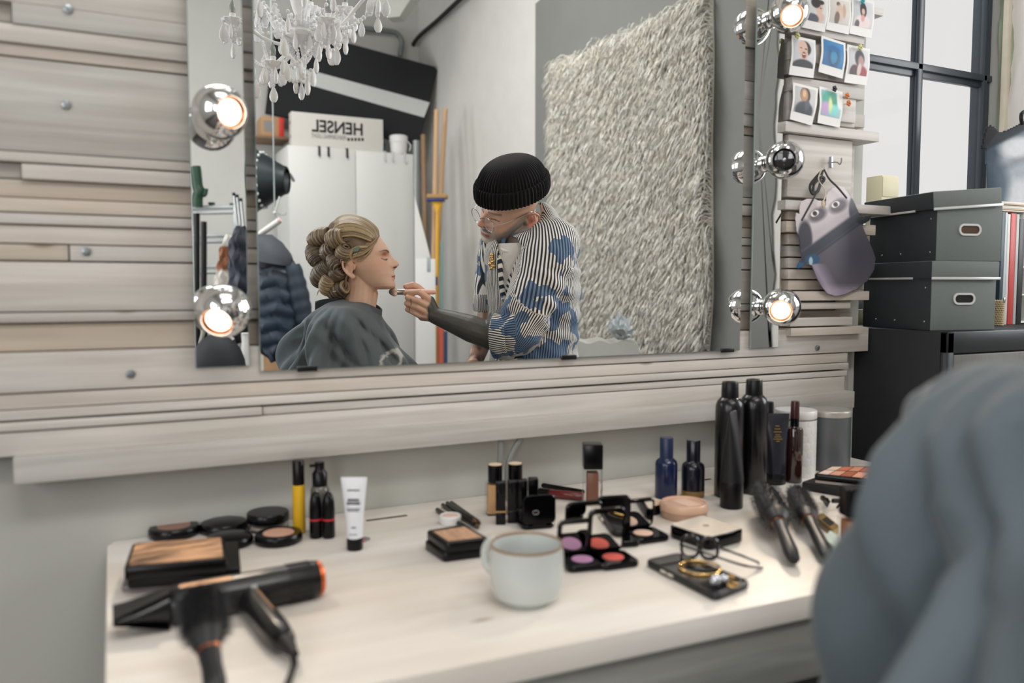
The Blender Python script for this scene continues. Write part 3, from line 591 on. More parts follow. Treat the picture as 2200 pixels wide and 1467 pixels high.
storage_box((p0[0], p0[1], CT+.0005), R(-12.5), .178, .235, .158, 'grey lidded storage box directly on the black cabinet, the lower one')
p1 = onY(2010, 567, p0[1]-.002)
storage_box((p1[0], p1[1], CT+.1595), R(-13.5), .176, .235, .156, 'grey lidded storage box on top of the other, its lid tilted', R(4.5), hole_brown)
# ------------------------------------------------------------------ magazines, tray, basket, tote bag, cream box
def upright(px0, px1, pt, pb, name, label, cat, col, dp=.17, Y=-.03, group='magazines and folders standing beside the boxes', lean=0):
    a = onY(px0, pb, Y); b = onY(px1, pb, Y); tp = onY((px0+px1)/2, pt, Y); wd = b[0]-a[0]; h = tp[2]-CT
    t = thing(name, label, cat, ((a[0]+b[0])/2, Y+dp/2, CT+.0005), 0, group); t.rotation_euler = (0, R(lean), 0)
    obj('cover', MB().box((0, 0, h/2), (wd*.98, dp, h), .0008), mat(name+'_'+label.split()[0]+'_'+label.split()[1], col, .45, var=.08), t)
    obj('pages', MB().box((0, .002, h/2+.0006), (wd*.6, dp-.006, h-.002)), mat('paper_pages', (222, 218, 208), .8), t, smooth=0)
    return t
upright(2144, 2151, 455, 700, 'magazine', 'dark teal magazine standing next to the storage boxes', 'magazine', (34, 58, 66))
upright(2151.3, 2156, 456, 703, 'magazine', 'pale grey magazine standing next to the dark teal one', 'magazine', (186, 194, 198))
upright(2156.3, 2162, 460, 706, 'magazine', 'white magazine standing left of the red one', 'magazine', (208, 208, 204))
red_t = upright(2163, 2174.5, 458, 709, 'magazine', 'red magazine standing in the row beside the boxes', 'magazine', (192, 62, 56))
upright(2175, 2181, 460, 709, 'magazine', 'light grey magazine standing right of the red one', 'magazine', (176, 180, 180))
upright(2182, 2193, 470, 709, 'folder', 'black folder standing left of the white tray', 'folder', (14, 15, 17))
a = onY(2194, 709, -.03); tr = thing('letter_tray', 'white letter tray at the right end of the magazine row', 'tray', (a[0]+.06, .06, CT+.0005)); zt_ = onY(2194, 450, -.03)[2]-CT
g = MB().box((-.058, 0, zt_/2), (.004, .17, zt_), .001).box((.058, 0, zt_/2), (.004, .17, zt_), .001); obj('side_panel', g, white_plastic, tr)
for k in range(5): obj('shelf', MB().box((0, 0, .004+k*(zt_-.008)/4), (.114, .17, .004), .001), white_plastic, tr)
pk = onY(2148, 455, -.03); ps = thing('paper_stack', 'stack of pale paper lying on top of the magazines', 'paper', (pk[0]+.062, .055, pk[2]+.003))
for k in range(6): obj('sheet_bundle', MB().box((rnd.uniform(-.004, .004), rnd.uniform(-.003, .003), .002+k*.0042), (.13, .17, .0038), .0006), mat('paper_bundle_%d' % (k % 3), ((226, 220, 210), (206, 186, 160), (232, 230, 226))[k % 3], .8), ps)
bk = onY(2144, 676, -.06); ba = thing('wicker_basket', 'small woven basket end showing beside the lower storage box', 'basket', (bk[0], -.06, CT+.0005))
g = MB()
for k in range(12):
    z = .003+k*.0055; g.tube([(.009*math.cos(2*PI*i/28), .012*math.sin(2*PI*i/28)+.0, z+.001*math.cos(i*PI+k*PI)) for i in range(28)], .003, 6, closed=True)
obj('weave', g, mat('wicker', (196, 176, 140), .7, var=.15, scale=200), ba); obj('clasp', MB().box((.002, -.014, .066), (.008, .003, .014), .001), steel, ba)
bag_poly = [(2108, 318), (2113, 292), (2120, 272), (2129, 270), (2150, 286), (2200, 262), (2260, 248), (2260, 452), (2180, 446), (2150, 440), (2122, 430), (2117, 322)]
bc = onY(2180, 440, .02); bg = thing('tote_bag', 'dark tote bag printed with a grey face, leaning against the window jamb', 'bag', tuple(bc))
def bplace(u, v): return onY(u, v, .03-.04*math.sin(PI*min(1, max(0, (u-2105)/155)))*(.4+.6*min(1, max(0, (v-270)/150))))-bc
def bcol(u, v):
    c = np.tile(np.array((58, 72, 86), float), (len(u), 1)); band = 318-(u-2112)*.52
    f = np.hypot((u-2215)/78, (v-380)/95)-1; c = blend(c, (150, 156, 164), soft(f, .25)); c = blend(c, (205, 205, 206), soft(np.hypot((u-2190)/45, (v-318)/22)-1, .5)*.8); c = blend(c, (196, 196, 198), soft(np.hypot((u-2200)/50, (v-425)/40)-1, .5)*.8)
    c = blend(c, (112, 116, 122), soft(np.abs(v-352-10*np.sin((u-2110)*.05))-8, 14)*.6); c = blend(c, (70, 84, 98), soft(np.hypot((u-2130)/36, (v-400)/60)-1, .5)*.8)
    c = blend(c, (34, 40, 46), soft(v-band-8, 6)); return blend(c, (14, 15, 17), soft((v-(322-(u-2112)*1.25)), 4)*(u < 2152))
sheet('bag_cloth', bag_poly, 3, bplace, bcol, vcol_mat('printed_canvas', .8, var=.06), .004, bg)
obj('handle', MB().tube(smooth_path([tuple(onY(x, y, -.01)-bc) for x, y in ((2196, 268), (2194, 250), (2200, 240), (2230, 232), (2250, 250))]), .005, 8), black_plastic, bg)
q = onY(1889, 381, .13); g = thing('cream_box', 'cream paper box standing behind the storage boxes by the window', 'box', (q[0], .12, CT+.0005))
obj('body', MB().box((0, 0, (q[2]-CT)/2), (.062, .05, q[2]-CT), .002), mat('cream_paper', (222, 214, 184), .7), g); obj('flap', MB().box((0, -.026, q[2]-CT-.03), (.06, .002, .05), .0005), mat('cream_paper', (222, 214, 184), .7), g)
# ------------------------------------------------------------------ grey cables coming down behind the planks
cab_m = mat('grey_cable', (126, 128, 124), .5)
for pts, lab in (([(1076, 935), (1075, 975), (1072, 1020), (1070, 1075)], 'grey cable hanging straight down below the planks'), ([(1122, 935), (1104, 965), (1092, 995), (1089, 1035), (1088, 1072)], 'grey cable curving down below the planks')):
    o = obj('cable', MB().tube(smooth_path([tuple(onY(x, y, .0)) for x, y in pts]), .0055, 10), cab_m); tag(o, lab, 'cable')
# ------------------------------------------------------------------ things on the dressing table
DT = .7503
def ZA(x, y): return (200+x/2.894, 960+y/2.894)
def ZB(x, y): return (860+x/3.493, 920+y/3.493)
def ZC_(x, y): return (1300+x/2.933, 800+y/2.933)
def depth(p): return float(np.dot(np.asarray(p)-CAM, _fw))
def mpp(p): return depth(p)/FPX
def stand(q, bottom_w=0.0):
    """place on the table whose nearest base point is at pixel q; bottom_w: base width in pixels"""
    p = onZ(q[0], q[1], DT); r = bottom_w/2*mpp(p); d = np.array([p[0]-CAM[0], p[1]-CAM[1]]); d /= np.linalg.norm(d)
    return (float(p[0]+d[0]*r), float(p[1]+d[1]*r), DT), r
def hgt(p, py):
    """height above the table of pixel row py straight above place p"""
    lo, hi = 0.0, .5
    for _ in range(40):
        m = (lo+hi)/2; q = np.array(p)+[0, 0, m]; v = q-CAM; y = 733.5-FPX*np.dot(v, _up)/np.dot(v, _fw)
        if y > py: lo = m
        else: hi = m
    return (lo+hi)/2
blackcase = mat('black_case', (7, 7, 9), 0.25, var=.2, spec=.28); clear = glass_mat()
rubber = mat('black_rubber', (20, 20, 22), .6, var=.2)
def powder(col, name=None): return mat(name or 'powder_%d_%d_%d' % col, col, .85, var=.08, scale=300)
def round_compact(q, wpx, h, label, kind, col=(150, 112, 96)):
    p, r = stand(q, wpx); t = thing('round_compact', label, 'make-up', p, 0, 'round black compacts')
    if kind == 'dome': pr_ = [(0, 0), (r*.9, 0), (r, h*.3), (r, h*.55), (r*.92, h*.8), (r*.6, h*.97), (0, h)]
    else: pr_ = [(0, 0), (r*.92, 0), (r, h*.25), (r, h*.7), (r*.93, h*.95), (r*.72, h), (r*.68, h*.92), (0, h*.9)]
    obj('case', MB().lathe(pr_, 40), blackcase, t)
    if kind != 'dome': obj('powder_pan', MB().lathe([(0, h*.91), (r*.66, h*.91), (r*.64, h*.96), (0, h*.99)], 36), powder(col), t)
    return t
round_compact(ZA(506, 590), 106, .017, 'round black compact with a brown window at the far left of the row', 'pan', (150, 116, 102))
round_compact(ZA(815, 562), 102, .020, 'closed domed black compact behind, left of the powder jar', 'dome')
round_compact(ZA(850, 650), 102, .018, 'closed domed black compact in front, beside the wood-patterned palette', 'dome')
round_compact(ZA(1155, 632), 103, .016, 'round black compact with a peach window in front of the powder jar', 'pan', (206, 160, 138))
p, r = stand(ZA(1090, 545), 86); t = thing('powder_jar', 'clear powder jar with a wide black lid behind the compacts', 'make-up', p); h = hgt(p, ZA(0, 400)[1])
obj('jar', MB().lathe([(0, 0), (r*.94, 0), (r, .004), (r, h*.55), (r*.9, h*.55), (r*.9, .004), (0, .003)], 36), clear, t); obj('powder', MB().lathe([(0, .004), (r*.88, .004), (r*.88, h*.3), (0, h*.3)], 30), powder((190, 176, 168)), t)
obj('lid', MB().lathe([(0, h*.5), (r*1.04, h*.5), (r*1.05, h*.55), (r*1.05, h*.93), (r*1.0, h), (0, h)], 36), blackcase, t)
# mascara, pump bottle, two bullet lipsticks, white tube
p, r = stand(ZA(1283, 545), 27); h = hgt(p, ZA(0, 80)[1]); t = thing('mascara_tube', 'yellow mascara tube with a black cap standing by the wall', 'make-up', p)
obj('tube', MB().lathe([(0, 0), (r*.9, 0), (r, .002), (r, h*.66), (r*.9, h*.665), (0, h*.665)], 24), mat('yellow_tube', (226, 178, 40), .3), t); obj('cap', MB().lathe([(0, h*.66), (r*.93, h*.66), (r*.93, h*.98), (r*.8, h), (0, h)], 24), blackcase, t)
p, r = stand(ZA(1415, 545), 41); h = hgt(p, ZA(0, 92)[1]); t = thing('pump_bottle', 'small clear pump bottle with a black pump behind two lipsticks', 'make-up', p)
obj('bottle', MB().lathe([(0, 0), (r*.95, 0), (r, .003), (r, h*.60), (r*.8, h*.66), (r*.6, h*.68), (0, h*.68)], 28), mat('smoky_bottle', (130, 126, 120), .12, trans=.6, var=.05), t)
o = obj('pump', MB().lathe([(0, h*.66), (r*.78, h*.66), (r*.78, h*.84), (r*.55, h*.88), (r*.5, h*.9), (r*.5, h), (0, h)], 24), blackcase, t)
obj('nozzle', MB().box((-r*.7, -r*.2, h*.96), (r*.8, .005, .005), .001), blackcase, o)
red_band = mat('red_band', (200, 40, 48), .35)
for X in (1386, 1466):
    p, r = stand(ZA(X, 574), 27); h = hgt(p, ZA(0, 275)[1]); t = thing('lipstick', 'black bullet lipstick with a red band, %s of the pair' % ('left' if X < 1400 else 'right'), 'lipstick', p, 0, 'bullet lipsticks')
    obj('base', MB().lathe([(0, 0), (r*.9, 0), (r, .002), (r, h*.385), (0, h*.385)], 24), blackcase, t); obj('band', MB().lathe([(r*.5, h*.385), (r*1.005, h*.385), (r*1.005, h*.42), (r*.5, h*.42)], 24), red_band, t)
    obj('cap', MB().lathe([(0, h*.42), (r, h*.42), (r, h*.62), (r*.93, h*.78), (r*.74, h*.9), (r*.42, h*.97), (0, h)], 24), blackcase, t)
def crimp_tube(q, wpx, ptop, label, cat, body, capm, top_w, cap_f=.16, edge_on=False, name='cream_tube', lines=None):
    p, r = stand(q, wpx); h = hgt(p, ptop); t = thing(name, label, cat, p, -YAW if not edge_on else -YAW+R(58)); n = 28; rings = []
    for k in range(15):
        f = k/14; e = f**1.3; rx = r*.98*(1-e)+top_w/2*e; ry = r*.98*(1-e)**.8+.0012
        if f > .93: ry = .0014
        rings.append([(rx*math.cos(2*PI*i/n), ry*math.sin(2*PI*i/n), h*cap_f+(h*(1-cap_f))*f) for i in range(n)])
    obj('body', MB().loft(rings), body, t); obj('cap', MB().lathe([(0, 0), (r*.95, 0), (r, .002), (r*1.0, h*cap_f*.9), (r*.96, h*cap_f), (0, h*cap_f)], 28), capm, t)
    if lines:
        g = MB()
        for (fx, fw, fz, th) in lines:
            w_ = top_w*fw; k = (fz-cap_f)/(1-cap_f); ry = r*.98*(1-k**1.3)**.8+.0012
            g.box((fx*top_w, -ry*.97-.0004, h*fz), (w_, .0008, th), .0003)
        obj('printed_lines', g, lines_m, t)
    return t
lines_m = mat('grey_print', (96, 98, 104), .6)
crimp_tube(ZA(1628, 650), 35, ZA(0, 188)[1], 'white cream tube standing on its black cap', 'tube', mat('white_tube', (222, 224, 228), .35), blackcase, .042, .17, lines=[(.0, .45, .83, .0022), (0, .42, .70, .004), (0, .5, .655, .004), (0, .5, .58, .0016), (0, .42, .555, .0016), (.02, .18, .33, .0022), (0, .3, .235, .0012)])
q = onZ(*ZA(1697, 600), DT); g = thing('sample_sachet', 'tiny red and grey sample lying behind the white tube', 'sachet', (q[0], q[1]+.015, DT), .6)
obj('pouch', MB().box((0, 0, .002), (.022, .012, .004), .0015), mat('grey_pouch', (120, 118, 120), .4), g); obj('red_end', MB().box((-.009, 0, .003), (.008, .013, .005), .0015), red_band, g)
def slab(name, label, cat, px4, ztop, th, m, zoomf, group=None, bev=.002, rr=.006):
    """flat box whose top face has its corners at four pixels (left, back, right, front)"""
    c = [onZ(*zoomf(*q), DT+ztop)[:2] for q in px4]; ctr = np.mean(c, axis=0); out = []
    for i in range(4):
        a, b, d = c[i-1]-ctr, c[i]-ctr, c[(i+1) % 4]-ctr
        u = (a-b)/np.linalg.norm(a-b); v = (d-b)/np.linalg.norm(d-b); p0_, p2_ = b+u*rr, b+v*rr
        for k in range(5): f = k/4; out.append(tuple((1-f)**2*p0_+2*f*(1-f)*b+f*f*p2_))
    t = thing(name, label, cat, (ctr[0], ctr[1], DT+ztop-th), 0, group); obj('case', MB().prism(out, 0, th, bev=bev), m, t)
    def bil(u, v): return tuple((c[0]*(1-u)+c[3]*u)*(1-v)+(c[1]*(1-u)+c[2]*u)*v-ctr)   # u: left->front, v: towards the back
    t_b = (t, bil, th); return t_b
marble = mat('marbled_wood_powder', (168, 130, 100), .35, var=.75, scale=16, stretch=(1.0, 5, 1))
t, bil, th = slab('slim_palette', 'thin grey palette at the bottom of the pile behind the hair dryer', 'make-up', [(172, 868), (215, 760), (760, 740), (705, 850)], .008, .008, mat('grey_mauve_case', (120, 108, 110), .4), ZA, 'palettes left')
t, bil, th = slab('make_up_palette', 'closed black palette under the wood-patterned one', 'make-up', [(208, 800), (262, 600), (905, 585), (918, 752)], .027, .0188, blackcase, ZA, 'palettes left')
t, bil, th = slab('make_up_palette', 'black palette with a wood-patterned lid on top of the pile', 'make-up', [(190, 752), (243, 600), (815, 560), (835, 692)], .045, .0178, blackcase, ZA, 'palettes left')
obj('patterned_lid', MB().prism([bil(u, v) for u, v in ((.06, .05), (.94, .05), (.96, .1), (.96, .9), (.94, .95), (.06, .95), (.04, .9), (.04, .1))], th-.0005, th+.002), marble, t)
for m_ in (marble,):
    N = m_.node_tree.nodes; L = m_.node_tree.links; mx_ = [n for n in N if n.type == 'MIX'][0]; src_ = mx_.inputs[0].links[0].from_socket; mr_ = N.new('ShaderNodeMapRange'); mr_.inputs[1].default_value = .36; mr_.inputs[2].default_value = .64; L.new(src_, mr_.inputs[0]); L.new(mr_.outputs[0], mx_.inputs[0])
# hair dryer
dry = mat('black_dryer_shell', (11, 12, 14), .28, var=.15)
A = np.array(onZ(*ZA(470, 985), .7745)); B_ = np.array(onZ(*ZA(1395, 815), .7745)); ax = Vector(B_-A); Ln = ax.length; axd = ax.normalized()
t = thing('hair_dryer', 'black hair dryer with a copper end ring lying at the near left corner', 'hair dryer', (A[0], A[1], DT))
Q = axd.to_track_quat('Z', 'Y').to_matrix().to_4x4(); T = Matrix.Translation((0, 0, .7745-DT)) @ Q; rb = .0235
obj('barrel', MB().lathe([(0, 0), (rb*.86, 0), (rb*.94, .004), (rb, .02), (rb, Ln*.62), (rb*1.02, Ln*.63), (rb*1.02, Ln*.97), (rb*.97, Ln), (rb*.8, Ln), (rb*.78, Ln-.006), (0, Ln-.006)], 36, T), dry, t)
obj('end_ring', MB().lathe([(rb*.84, Ln-.001), (rb*.99, Ln-.001), (rb*1.0, Ln+.002), (rb*.9, Ln+.005), (rb*.8, Ln+.002), (rb*.8, Ln-.004)], 36, T), mat('orange_copper', (206, 98, 48), .3, .6), t)
ribs = MB()
for k in range(30):
    a = 2*PI*k/30; ribs.box((rb*1.03*math.cos(a), rb*1.03*math.sin(a), Ln*.86), (.0012, .0012, Ln*.17), T=T)
obj('intake_ribs', ribs, dry, t)
up_l = (T.to_3x3().inverted() @ (Vector(CAM-A).normalized()*.25+Vector((0, 0, 1)))); va = math.atan2(up_l.y, up_l.x)
strip = MB().add([((rb*1.004)*math.cos(va+s*.16), (rb*1.004)*math.sin(va+s*.16), z) for z in (.012, Ln*.40) for s in (-1, -.5, 0, .5, 1)], [(i, i+1, i+6, i+5) for i in range(4)], T)
tan_strip = mat('tan_copper_strip', (178, 142, 112), .5, .5); obj('copper_strip', strip, tan_strip, t)
Np = np.array(onZ(*ZA(122, 1040), .7745)); nv = Vector(Np-A); nl = nv.length; side = Vector((0, 0, 1)).cross(nv.normalized()); rings = []
for f in (0, .12, .4, .75, 1, 1, .97):
    hw = rb*(.95+.35*f); hh = rb*.95*(1-f)+.0035*f; c = Vector((0, 0, .7745-DT))+nv*f
    if f == .97: hw *= .9; hh *= .6
    rings.append([tuple(c+side*(hw*(1 if abs(math.cos(a)) < 1e-9 else math.copysign(abs(math.cos(a))**.8, math.cos(a))))+Vector((0, 0, 1))*(hh*math.sin(a))) for a in [2*PI*i/28 for i in range(28)]])
obj('nozzle', MB().loft(rings), dry, t)
H0 = np.array(onZ(*ZA(962, 925), .769)); H1 = np.array(onZ(*ZA(1195, 1215), .766)); hv = Vector(H1-H0); hl = hv.length; o0 = Vector(H0-A); o0.z = .769-DT
TH = Matrix.Translation(o0) @ hv.normalized().to_track_quat('Z', 'Y').to_matrix().to_4x4(); rh = .0165
hd = obj('handle', MB().lathe([(0, 0), (rh*.9, 0), (rh, .01), (rh*.98, hl*.5), (rh*.95, hl*.8), (rh*.8, hl*.97), (rh*.6, hl), (0, hl)], 28, TH), dry, t)
obj('cord_sleeve', MB().lathe([(0, hl-.01), (rh*.66, hl-.01), (rh*.5, hl+.014), (.0055, hl+.026), (.0045, hl+.034), (0, hl+.034)], 18, TH), rubber, hd)
ul = (TH.to_3x3().inverted() @ (Vector((0, 0, 1))+Vector(_r0)*.45+Vector(CAM-A).normalized()*.3)); vb = math.atan2(ul.y, ul.x)
obj('copper_line', MB().add([((rh*1.01)*math.cos(vb+s*.10), (rh*1.01)*math.sin(vb+s*.10), z) for z in (.012, hl*.62) for s in (-1, 0, 1)], [(0, 1, 4, 3), (1, 2, 5, 4)], TH), tan_strip, hd)
obj('button', MB().lathe([(0, .003), (.003, .003), (.0042, .001), (.0042, -.002)], 16, TR(*(o0+hv*.08+Vector((.004, -.004, rh*.98))))), steel, t)
cpts = [tuple(o0+hv*(1+.02/hl))]+[tuple(Vector(onZ(*ZA(x, y), DT+.004)-A)+Vector((0, 0, A[2]-DT))) for x, y in ((1252, 1340), (1235, 1400), (1205, 1480), (1150, 1600))]
obj('cord', MB().tube(smooth_path(cpts), .0036, 10), rubber, t)
# round hair brushes
bristle_m = mat('black_bristles', (14, 14, 16), .5)
def round_brush(b0, b1, h1, rB, label, hand_m):
    b0, b1, h1 = [Vector(q) for q in (b0, b1, h1)]; o = Vector((b1.x, b1.y, DT)); v = b1-b0; L_ = v.length
    t = thing('round_brush', label, 'hairbrush', tuple(o), 0, 'round hair brushes'); T = Matrix.Translation(b0-o) @ v.normalized().to_track_quat('Z', 'Y').to_matrix().to_4x4(); rc = rB*.62
    obj('barrel', MB().lathe([(0, -.004), (rc*.7, -.003), (rc, .002), (rc, L_), (rc*.9, L_+.008), (.011, L_+.022), (0, L_+.022)], 28, T), mat('vented_brush_barrel', (20, 20, 21), .5, .0, var=.3), t)
    g = MB(); rr_ = random.Random(int(L_*1e5))
    for k in range(46):
        for j in range(26):
            a = 2*PI*(k+.5*(j % 2))/46+rr_.uniform(-.03, .03); z = .003+L_*.96*j/25; e = rB*rr_.uniform(.92, 1.04); dz = rr_.uniform(-.003, .003); cs, sn = math.cos(a), math.sin(a)
            b = len(g.v); w_ = .0005
            g.v += [tuple(T @ Vector(q)) for q in ((rc*.95*cs-w_*sn, rc*.95*sn+w_*cs, z), (rc*.95*cs+w_*sn, rc*.95*sn-w_*cs, z), (rc*.95*cs, rc*.95*sn, z+w_*1.6), (e*cs, e*sn, z+dz))]
            g.f += [(b, b+1, b+3), (b+1, b+2, b+3), (b+2, b, b+3)]; g.m += [0, 0, 0]
    obj('bristles', g, bristle_m, t, smooth=0)
    w = h1-b1; hl_ = w.length; TH = Matrix.Translation(b1-o) @ w.normalized().to_track_quat('Z', 'Y').to_matrix().to_4x4()
    obj('ferrule_ring', MB().lathe([(.009, .016), (.0118, .016), (.0122, .019), (.0118, .023), (.009, .023)], 24, TH), copper, t)
    obj('handle', MB().lathe([(0, .01), (.0112, .012), (.0112, .03), (.0095, .05), (.0105, hl_*.6), (.0112, hl_*.8), (.0095, hl_*.95), (.006, hl_), (0, hl_)], 22, TH), hand_m, t)
    return t
handle_m = mat('satin_black_handle', (20, 21, 23), .45, var=.15)
def P3(q, z): return tuple(onZ(q[0], q[1], z))
round_brush(P3(ZA(676, 925), .826), P3(ZA(700, 1165), .803), P3(ZA(772, 1540), .768), .030, 'round hair brush lying across the hair dryer', handle_m)
round_brush(P3(ZC_(1005, 765), .7880), P3(ZC_(1085, 915), .7870), P3(ZC_(1192, 1185), .7625), .0325, 'larger round hair brush at the right, beside the spray bottles', handle_m)
round_brush(P3(ZC_(1205, 765), .7800), P3(ZC_(1275, 905), .7790), P3(ZC_(1405, 1170), .7620), .0262, 'smaller round hair brush at the right, next to the brown foundation bottle', handle_m)
# pencils, white pot, two palettes
for i, ((xa, ya), (xb, yb)) in enumerate((((276, 610), (540, 775)), ((318, 575), (592, 745)), ((382, 558), (602, 715)), ((352, 590), (570, 735)))):
    a = Vector(onZ(*ZB(xa, ya), DT+.0045)); b = Vector(onZ(*ZB(xb, yb), DT+.0045)); z = .0045 if i < 3 else .0118
    v = b-a; v.z = 0; T = v.normalized().to_track_quat('Z', 'Y').to_matrix().to_4x4(); l = v.length
    t = thing('make_up_pencil', 'black make-up pencil in the bundle, %s' % ('nearest the viewer', 'second from the front', 'farthest back', 'lying on top of the others')[i], 'pencil', (a.x, a.y, DT+z), 0, 'black make-up pencils')
    obj('barrel', MB().lathe([(0, 0), (.0036, 0), (.004, .001), (.004, l*.93), (0, l*.93)], 14, T), blackcase, t); obj('tip', MB().lathe([(.0039, l*.93), (.0028, l*.97), (.001, l), (0, l)], 12, T), mat('bronze_tip', (110, 84, 60), .35, .5), t)
p, r = stand(ZB(375, 738), 48); t = thing('cream_pot', 'small white pot with a pink filling behind the bronzer', 'make-up', p); obj('pot', MB().lathe([(0, 0), (r*.9, 0), (r, .003), (r, .014), (r*.92, .0155), (r*.86, .0145), (0, .0145)], 32), white_plastic, t); obj('filling', MB().lathe([(0, .0146), (r*.7, .0146), (r*.66, .0155), (0, .016)], 28), powder((222, 190, 178)), t)
t, bil, th = slab('square_palette', 'closed black square palette under the bronzer', 'make-up', [(180, 838), (455, 795), (655, 893), (328, 935)], .015, .0146, blackcase, ZB, 'square bronzers')
t, bil, th = slab('square_palette', 'square black palette with a marbled bronzer window on top', 'make-up', [(194, 765), (482, 718), (668, 825), (344, 862)], .0305, .015, blackcase, ZB, 'square bronzers')
obj('bronzer', MB().prism([bil(u, v) for u, v in ((.16, .1), (.90, .1), (.90, .9), (.16, .9))], th-.0005, th+.0005), mat('striped_bronzer', (188, 148, 118), .5, var=.6, scale=30, stretch=(5, 1, 1)), t)
# two foundation bottles with beige tops, four lipstick cases
beige = mat('beige_cap_top', (226, 200, 172), .4)
for i, (X, yb, yt, ysh) in enumerate(((712, 662, 268, 400), (862, 652, 260, 392))):
    p, r = stand(ZB(X, yb), 42); h = hgt(p, ZB(0, yt)[1]); hs = hgt(p, ZB(0, ysh)[1]); rc = 15.5*mpp(p)
    t = thing('foundation_bottle', 'square glass foundation bottle with a beige-topped cap, %s of the pair' % ('left', 'right')[i], 'make-up', p, R(-18), 'beige-topped foundation bottles')
    obj('bottle', MB().prism(rrect(2*r, 2*r*.8, .005), 0, hs, bev=.003), clear, t); obj('fluid', MB().prism(rrect(2*r-.006, 1.6*r-.006, .003), .003, hs-.004), mat('beige_fluid', (204, 160, 112), .4), t)
    obj('cap', MB().lathe([(0, hs), (rc, hs), (rc, h-.001), (0, h-.001)], 26), blackcase, t); obj('cap_top', MB().lathe([(0, h-.0012), (rc*.93, h-.0012), (rc*.93, h), (0, h+.0003)], 26), beige, t)
for i, (X, yb, yt) in enumerate(((753, 728, 396), (842, 716, 388), (916, 704, 382), (996, 694, 370))):
    p, r = stand(ZB(X, yb), 26); h = hgt(p, ZB(0, yt)[1]); t = thing('lipstick_case', 'upright black lipstick case, %s in the row of four' % ('first from the left', 'second from the left', 'third from the left', 'last on the right')[i], 'lipstick', p, R(-24), 'square black lipstick cases'); w_ = 2*r*.82
    obj('base', MB().box((0, 0, h*.15), (w_, w_, h*.3), .0015), blackcase, t); obj('cap', MB().box((0, 0, h*.655), (w_*1.02, w_*1.02, h*.69), .0022, seg=3), black_gloss, t); obj('collar', MB().box((0, 0, h*.305), (w_*.96, w_*.96, .004)), gold if i == 0 else black_gloss, t)
def lying(name, label, cat, q0, q1, r, segs, group=None, rz=0.0):
    a = Vector(onZ(*q0, DT+r)); b = Vector(onZ(*q1, DT+r)); v = b-a; v.z = 0; l = v.length; T = Matrix.Translation((0, 0, r)) @ v.normalized().to_track_quat('Z', 'Y').to_matrix().to_4x4()
    t = thing(name, label, cat, (a.x, a.y, DT), 0, group)
    for pn, f0_, f1_, k, m in segs: obj(pn, MB().lathe([(0, l*f0_), (r*k*.9, l*f0_), (r*k, l*f0_+.001), (r*k, l*f1_-.001), (r*k*.9, l*f1_), (0, l*f1_)], 20, T), m, t)
    return t
lying('lip_gloss', 'dark red lip gloss with a black cap lying behind the lipstick cases', 'make-up', ZB(1040, 480), ZB(1372, 512), .0085, [('cap', 0, .25, 1, blackcase), ('vial', .25, 1, .94, mat('dark_red_gloss', (112, 30, 30), .2, coat=.5))])
lying('make_up_pencil', 'black eyeliner pen lying behind the dark red lip gloss', 'pencil', ZB(1062, 425), ZB(1375, 480), .0048, [('barrel', 0, .6, 1, blackcase), ('cap', .6, 1, 1.08, blackcase)], 'black make-up pencils')
p, r = stand(ZB(1440, 605), 50); h = hgt(p, ZB(0, 112)[1]); hs = hgt(p, ZB(0, 296)[1]); t = thing('foundation_bottle', 'tall square foundation bottle with a large black cap in the middle', 'make-up', p, R(-26)); w_ = 2*r*.80
obj('bottle', MB().box((0, 0, hs/2), (w_, w_, hs), .002), clear, t); obj('fluid', MB().box((0, 0, hs*.47), (w_*.62, w_*.62, hs*.86), .002), mat('brown_fluid', (126, 84, 66), .35), t); obj('cap', MB().box((0, 0, (h+hs)/2), (w_*1.03, w_*1.03, h-hs), .002), blackcase, t)
# open mirror compacts
cmirror = mat('compact_mirror', (235, 235, 232), .02, 1.0, var=.003)
logo_m = mat('pale_logo', (214, 208, 198), .4)
def logo(parent, T, s, m=None):
    g = MB()
    for k in (-1, 1): g.tube([(k*s*.32+k*s*.62*math.cos(a)*-1, s*.62*math.sin(a), 0) for a in np.linspace(R(42), R(318), 22)], s*.12, 6, flat=.4, T=T @ Matrix.Scale(1, 4))
    obj('logo', g, m or logo_m, parent)
def open_compact(q, rz, ang, pan, label, lid_style='mirror', sz=.060, lid_h=.055, panpos=(0, 0)):
    c = onZ(*q, DT+.008); t = thing('mirror_compact', label, 'make-up', (c[0], c[1], DT), R(rz), 'open mirror compacts')
    obj('case', MB().prism(rrect(sz, sz*.92, .010), 0, .0095, bev=.0022), black_gloss, t)
    if pan: obj('powder_pan', MB().lathe([(0, .0094), (sz*.26, .0094), (sz*.25, .0104), (0, .0108)], 30, TR(*panpos)), powder(pan), t)
    T = TR(0, sz*.46, .009, ang, 0, 0)   # hinge at the back edge; lid stands up from there
    lid = obj('lid', MB().prism([(x, y+lid_h/2) for x, y in rrect(sz, lid_h, .010)], -.0035, .0035, T=T, bev=.0018), black_gloss, t)
    s = -1 if lid_style != 'back' else 1
    if lid_style == 'mirror': obj('lid_mirror', MB().prism([(x, y+lid_h/2) for x, y in rrect(sz*.82, lid_h*.8, .004)], .0035, .0040, T=T), cmirror, lid)
    obj('hinge', MB().tube([(-sz*.2, sz*.46, .009), (sz*.2, sz*.46, .009)], .0028, 10), gold if lid_style == 'gold' else black_gloss, t)
    if lid_style == 'back': logo(lid, T @ TR(sz*.12, lid_h*.42, -.0038), .0055)
    return t
open_compact(ZB(1010, 690), 168, 92, None, 'mirror compact turned away, showing its black lid with a small emblem', 'back', .058, .050)
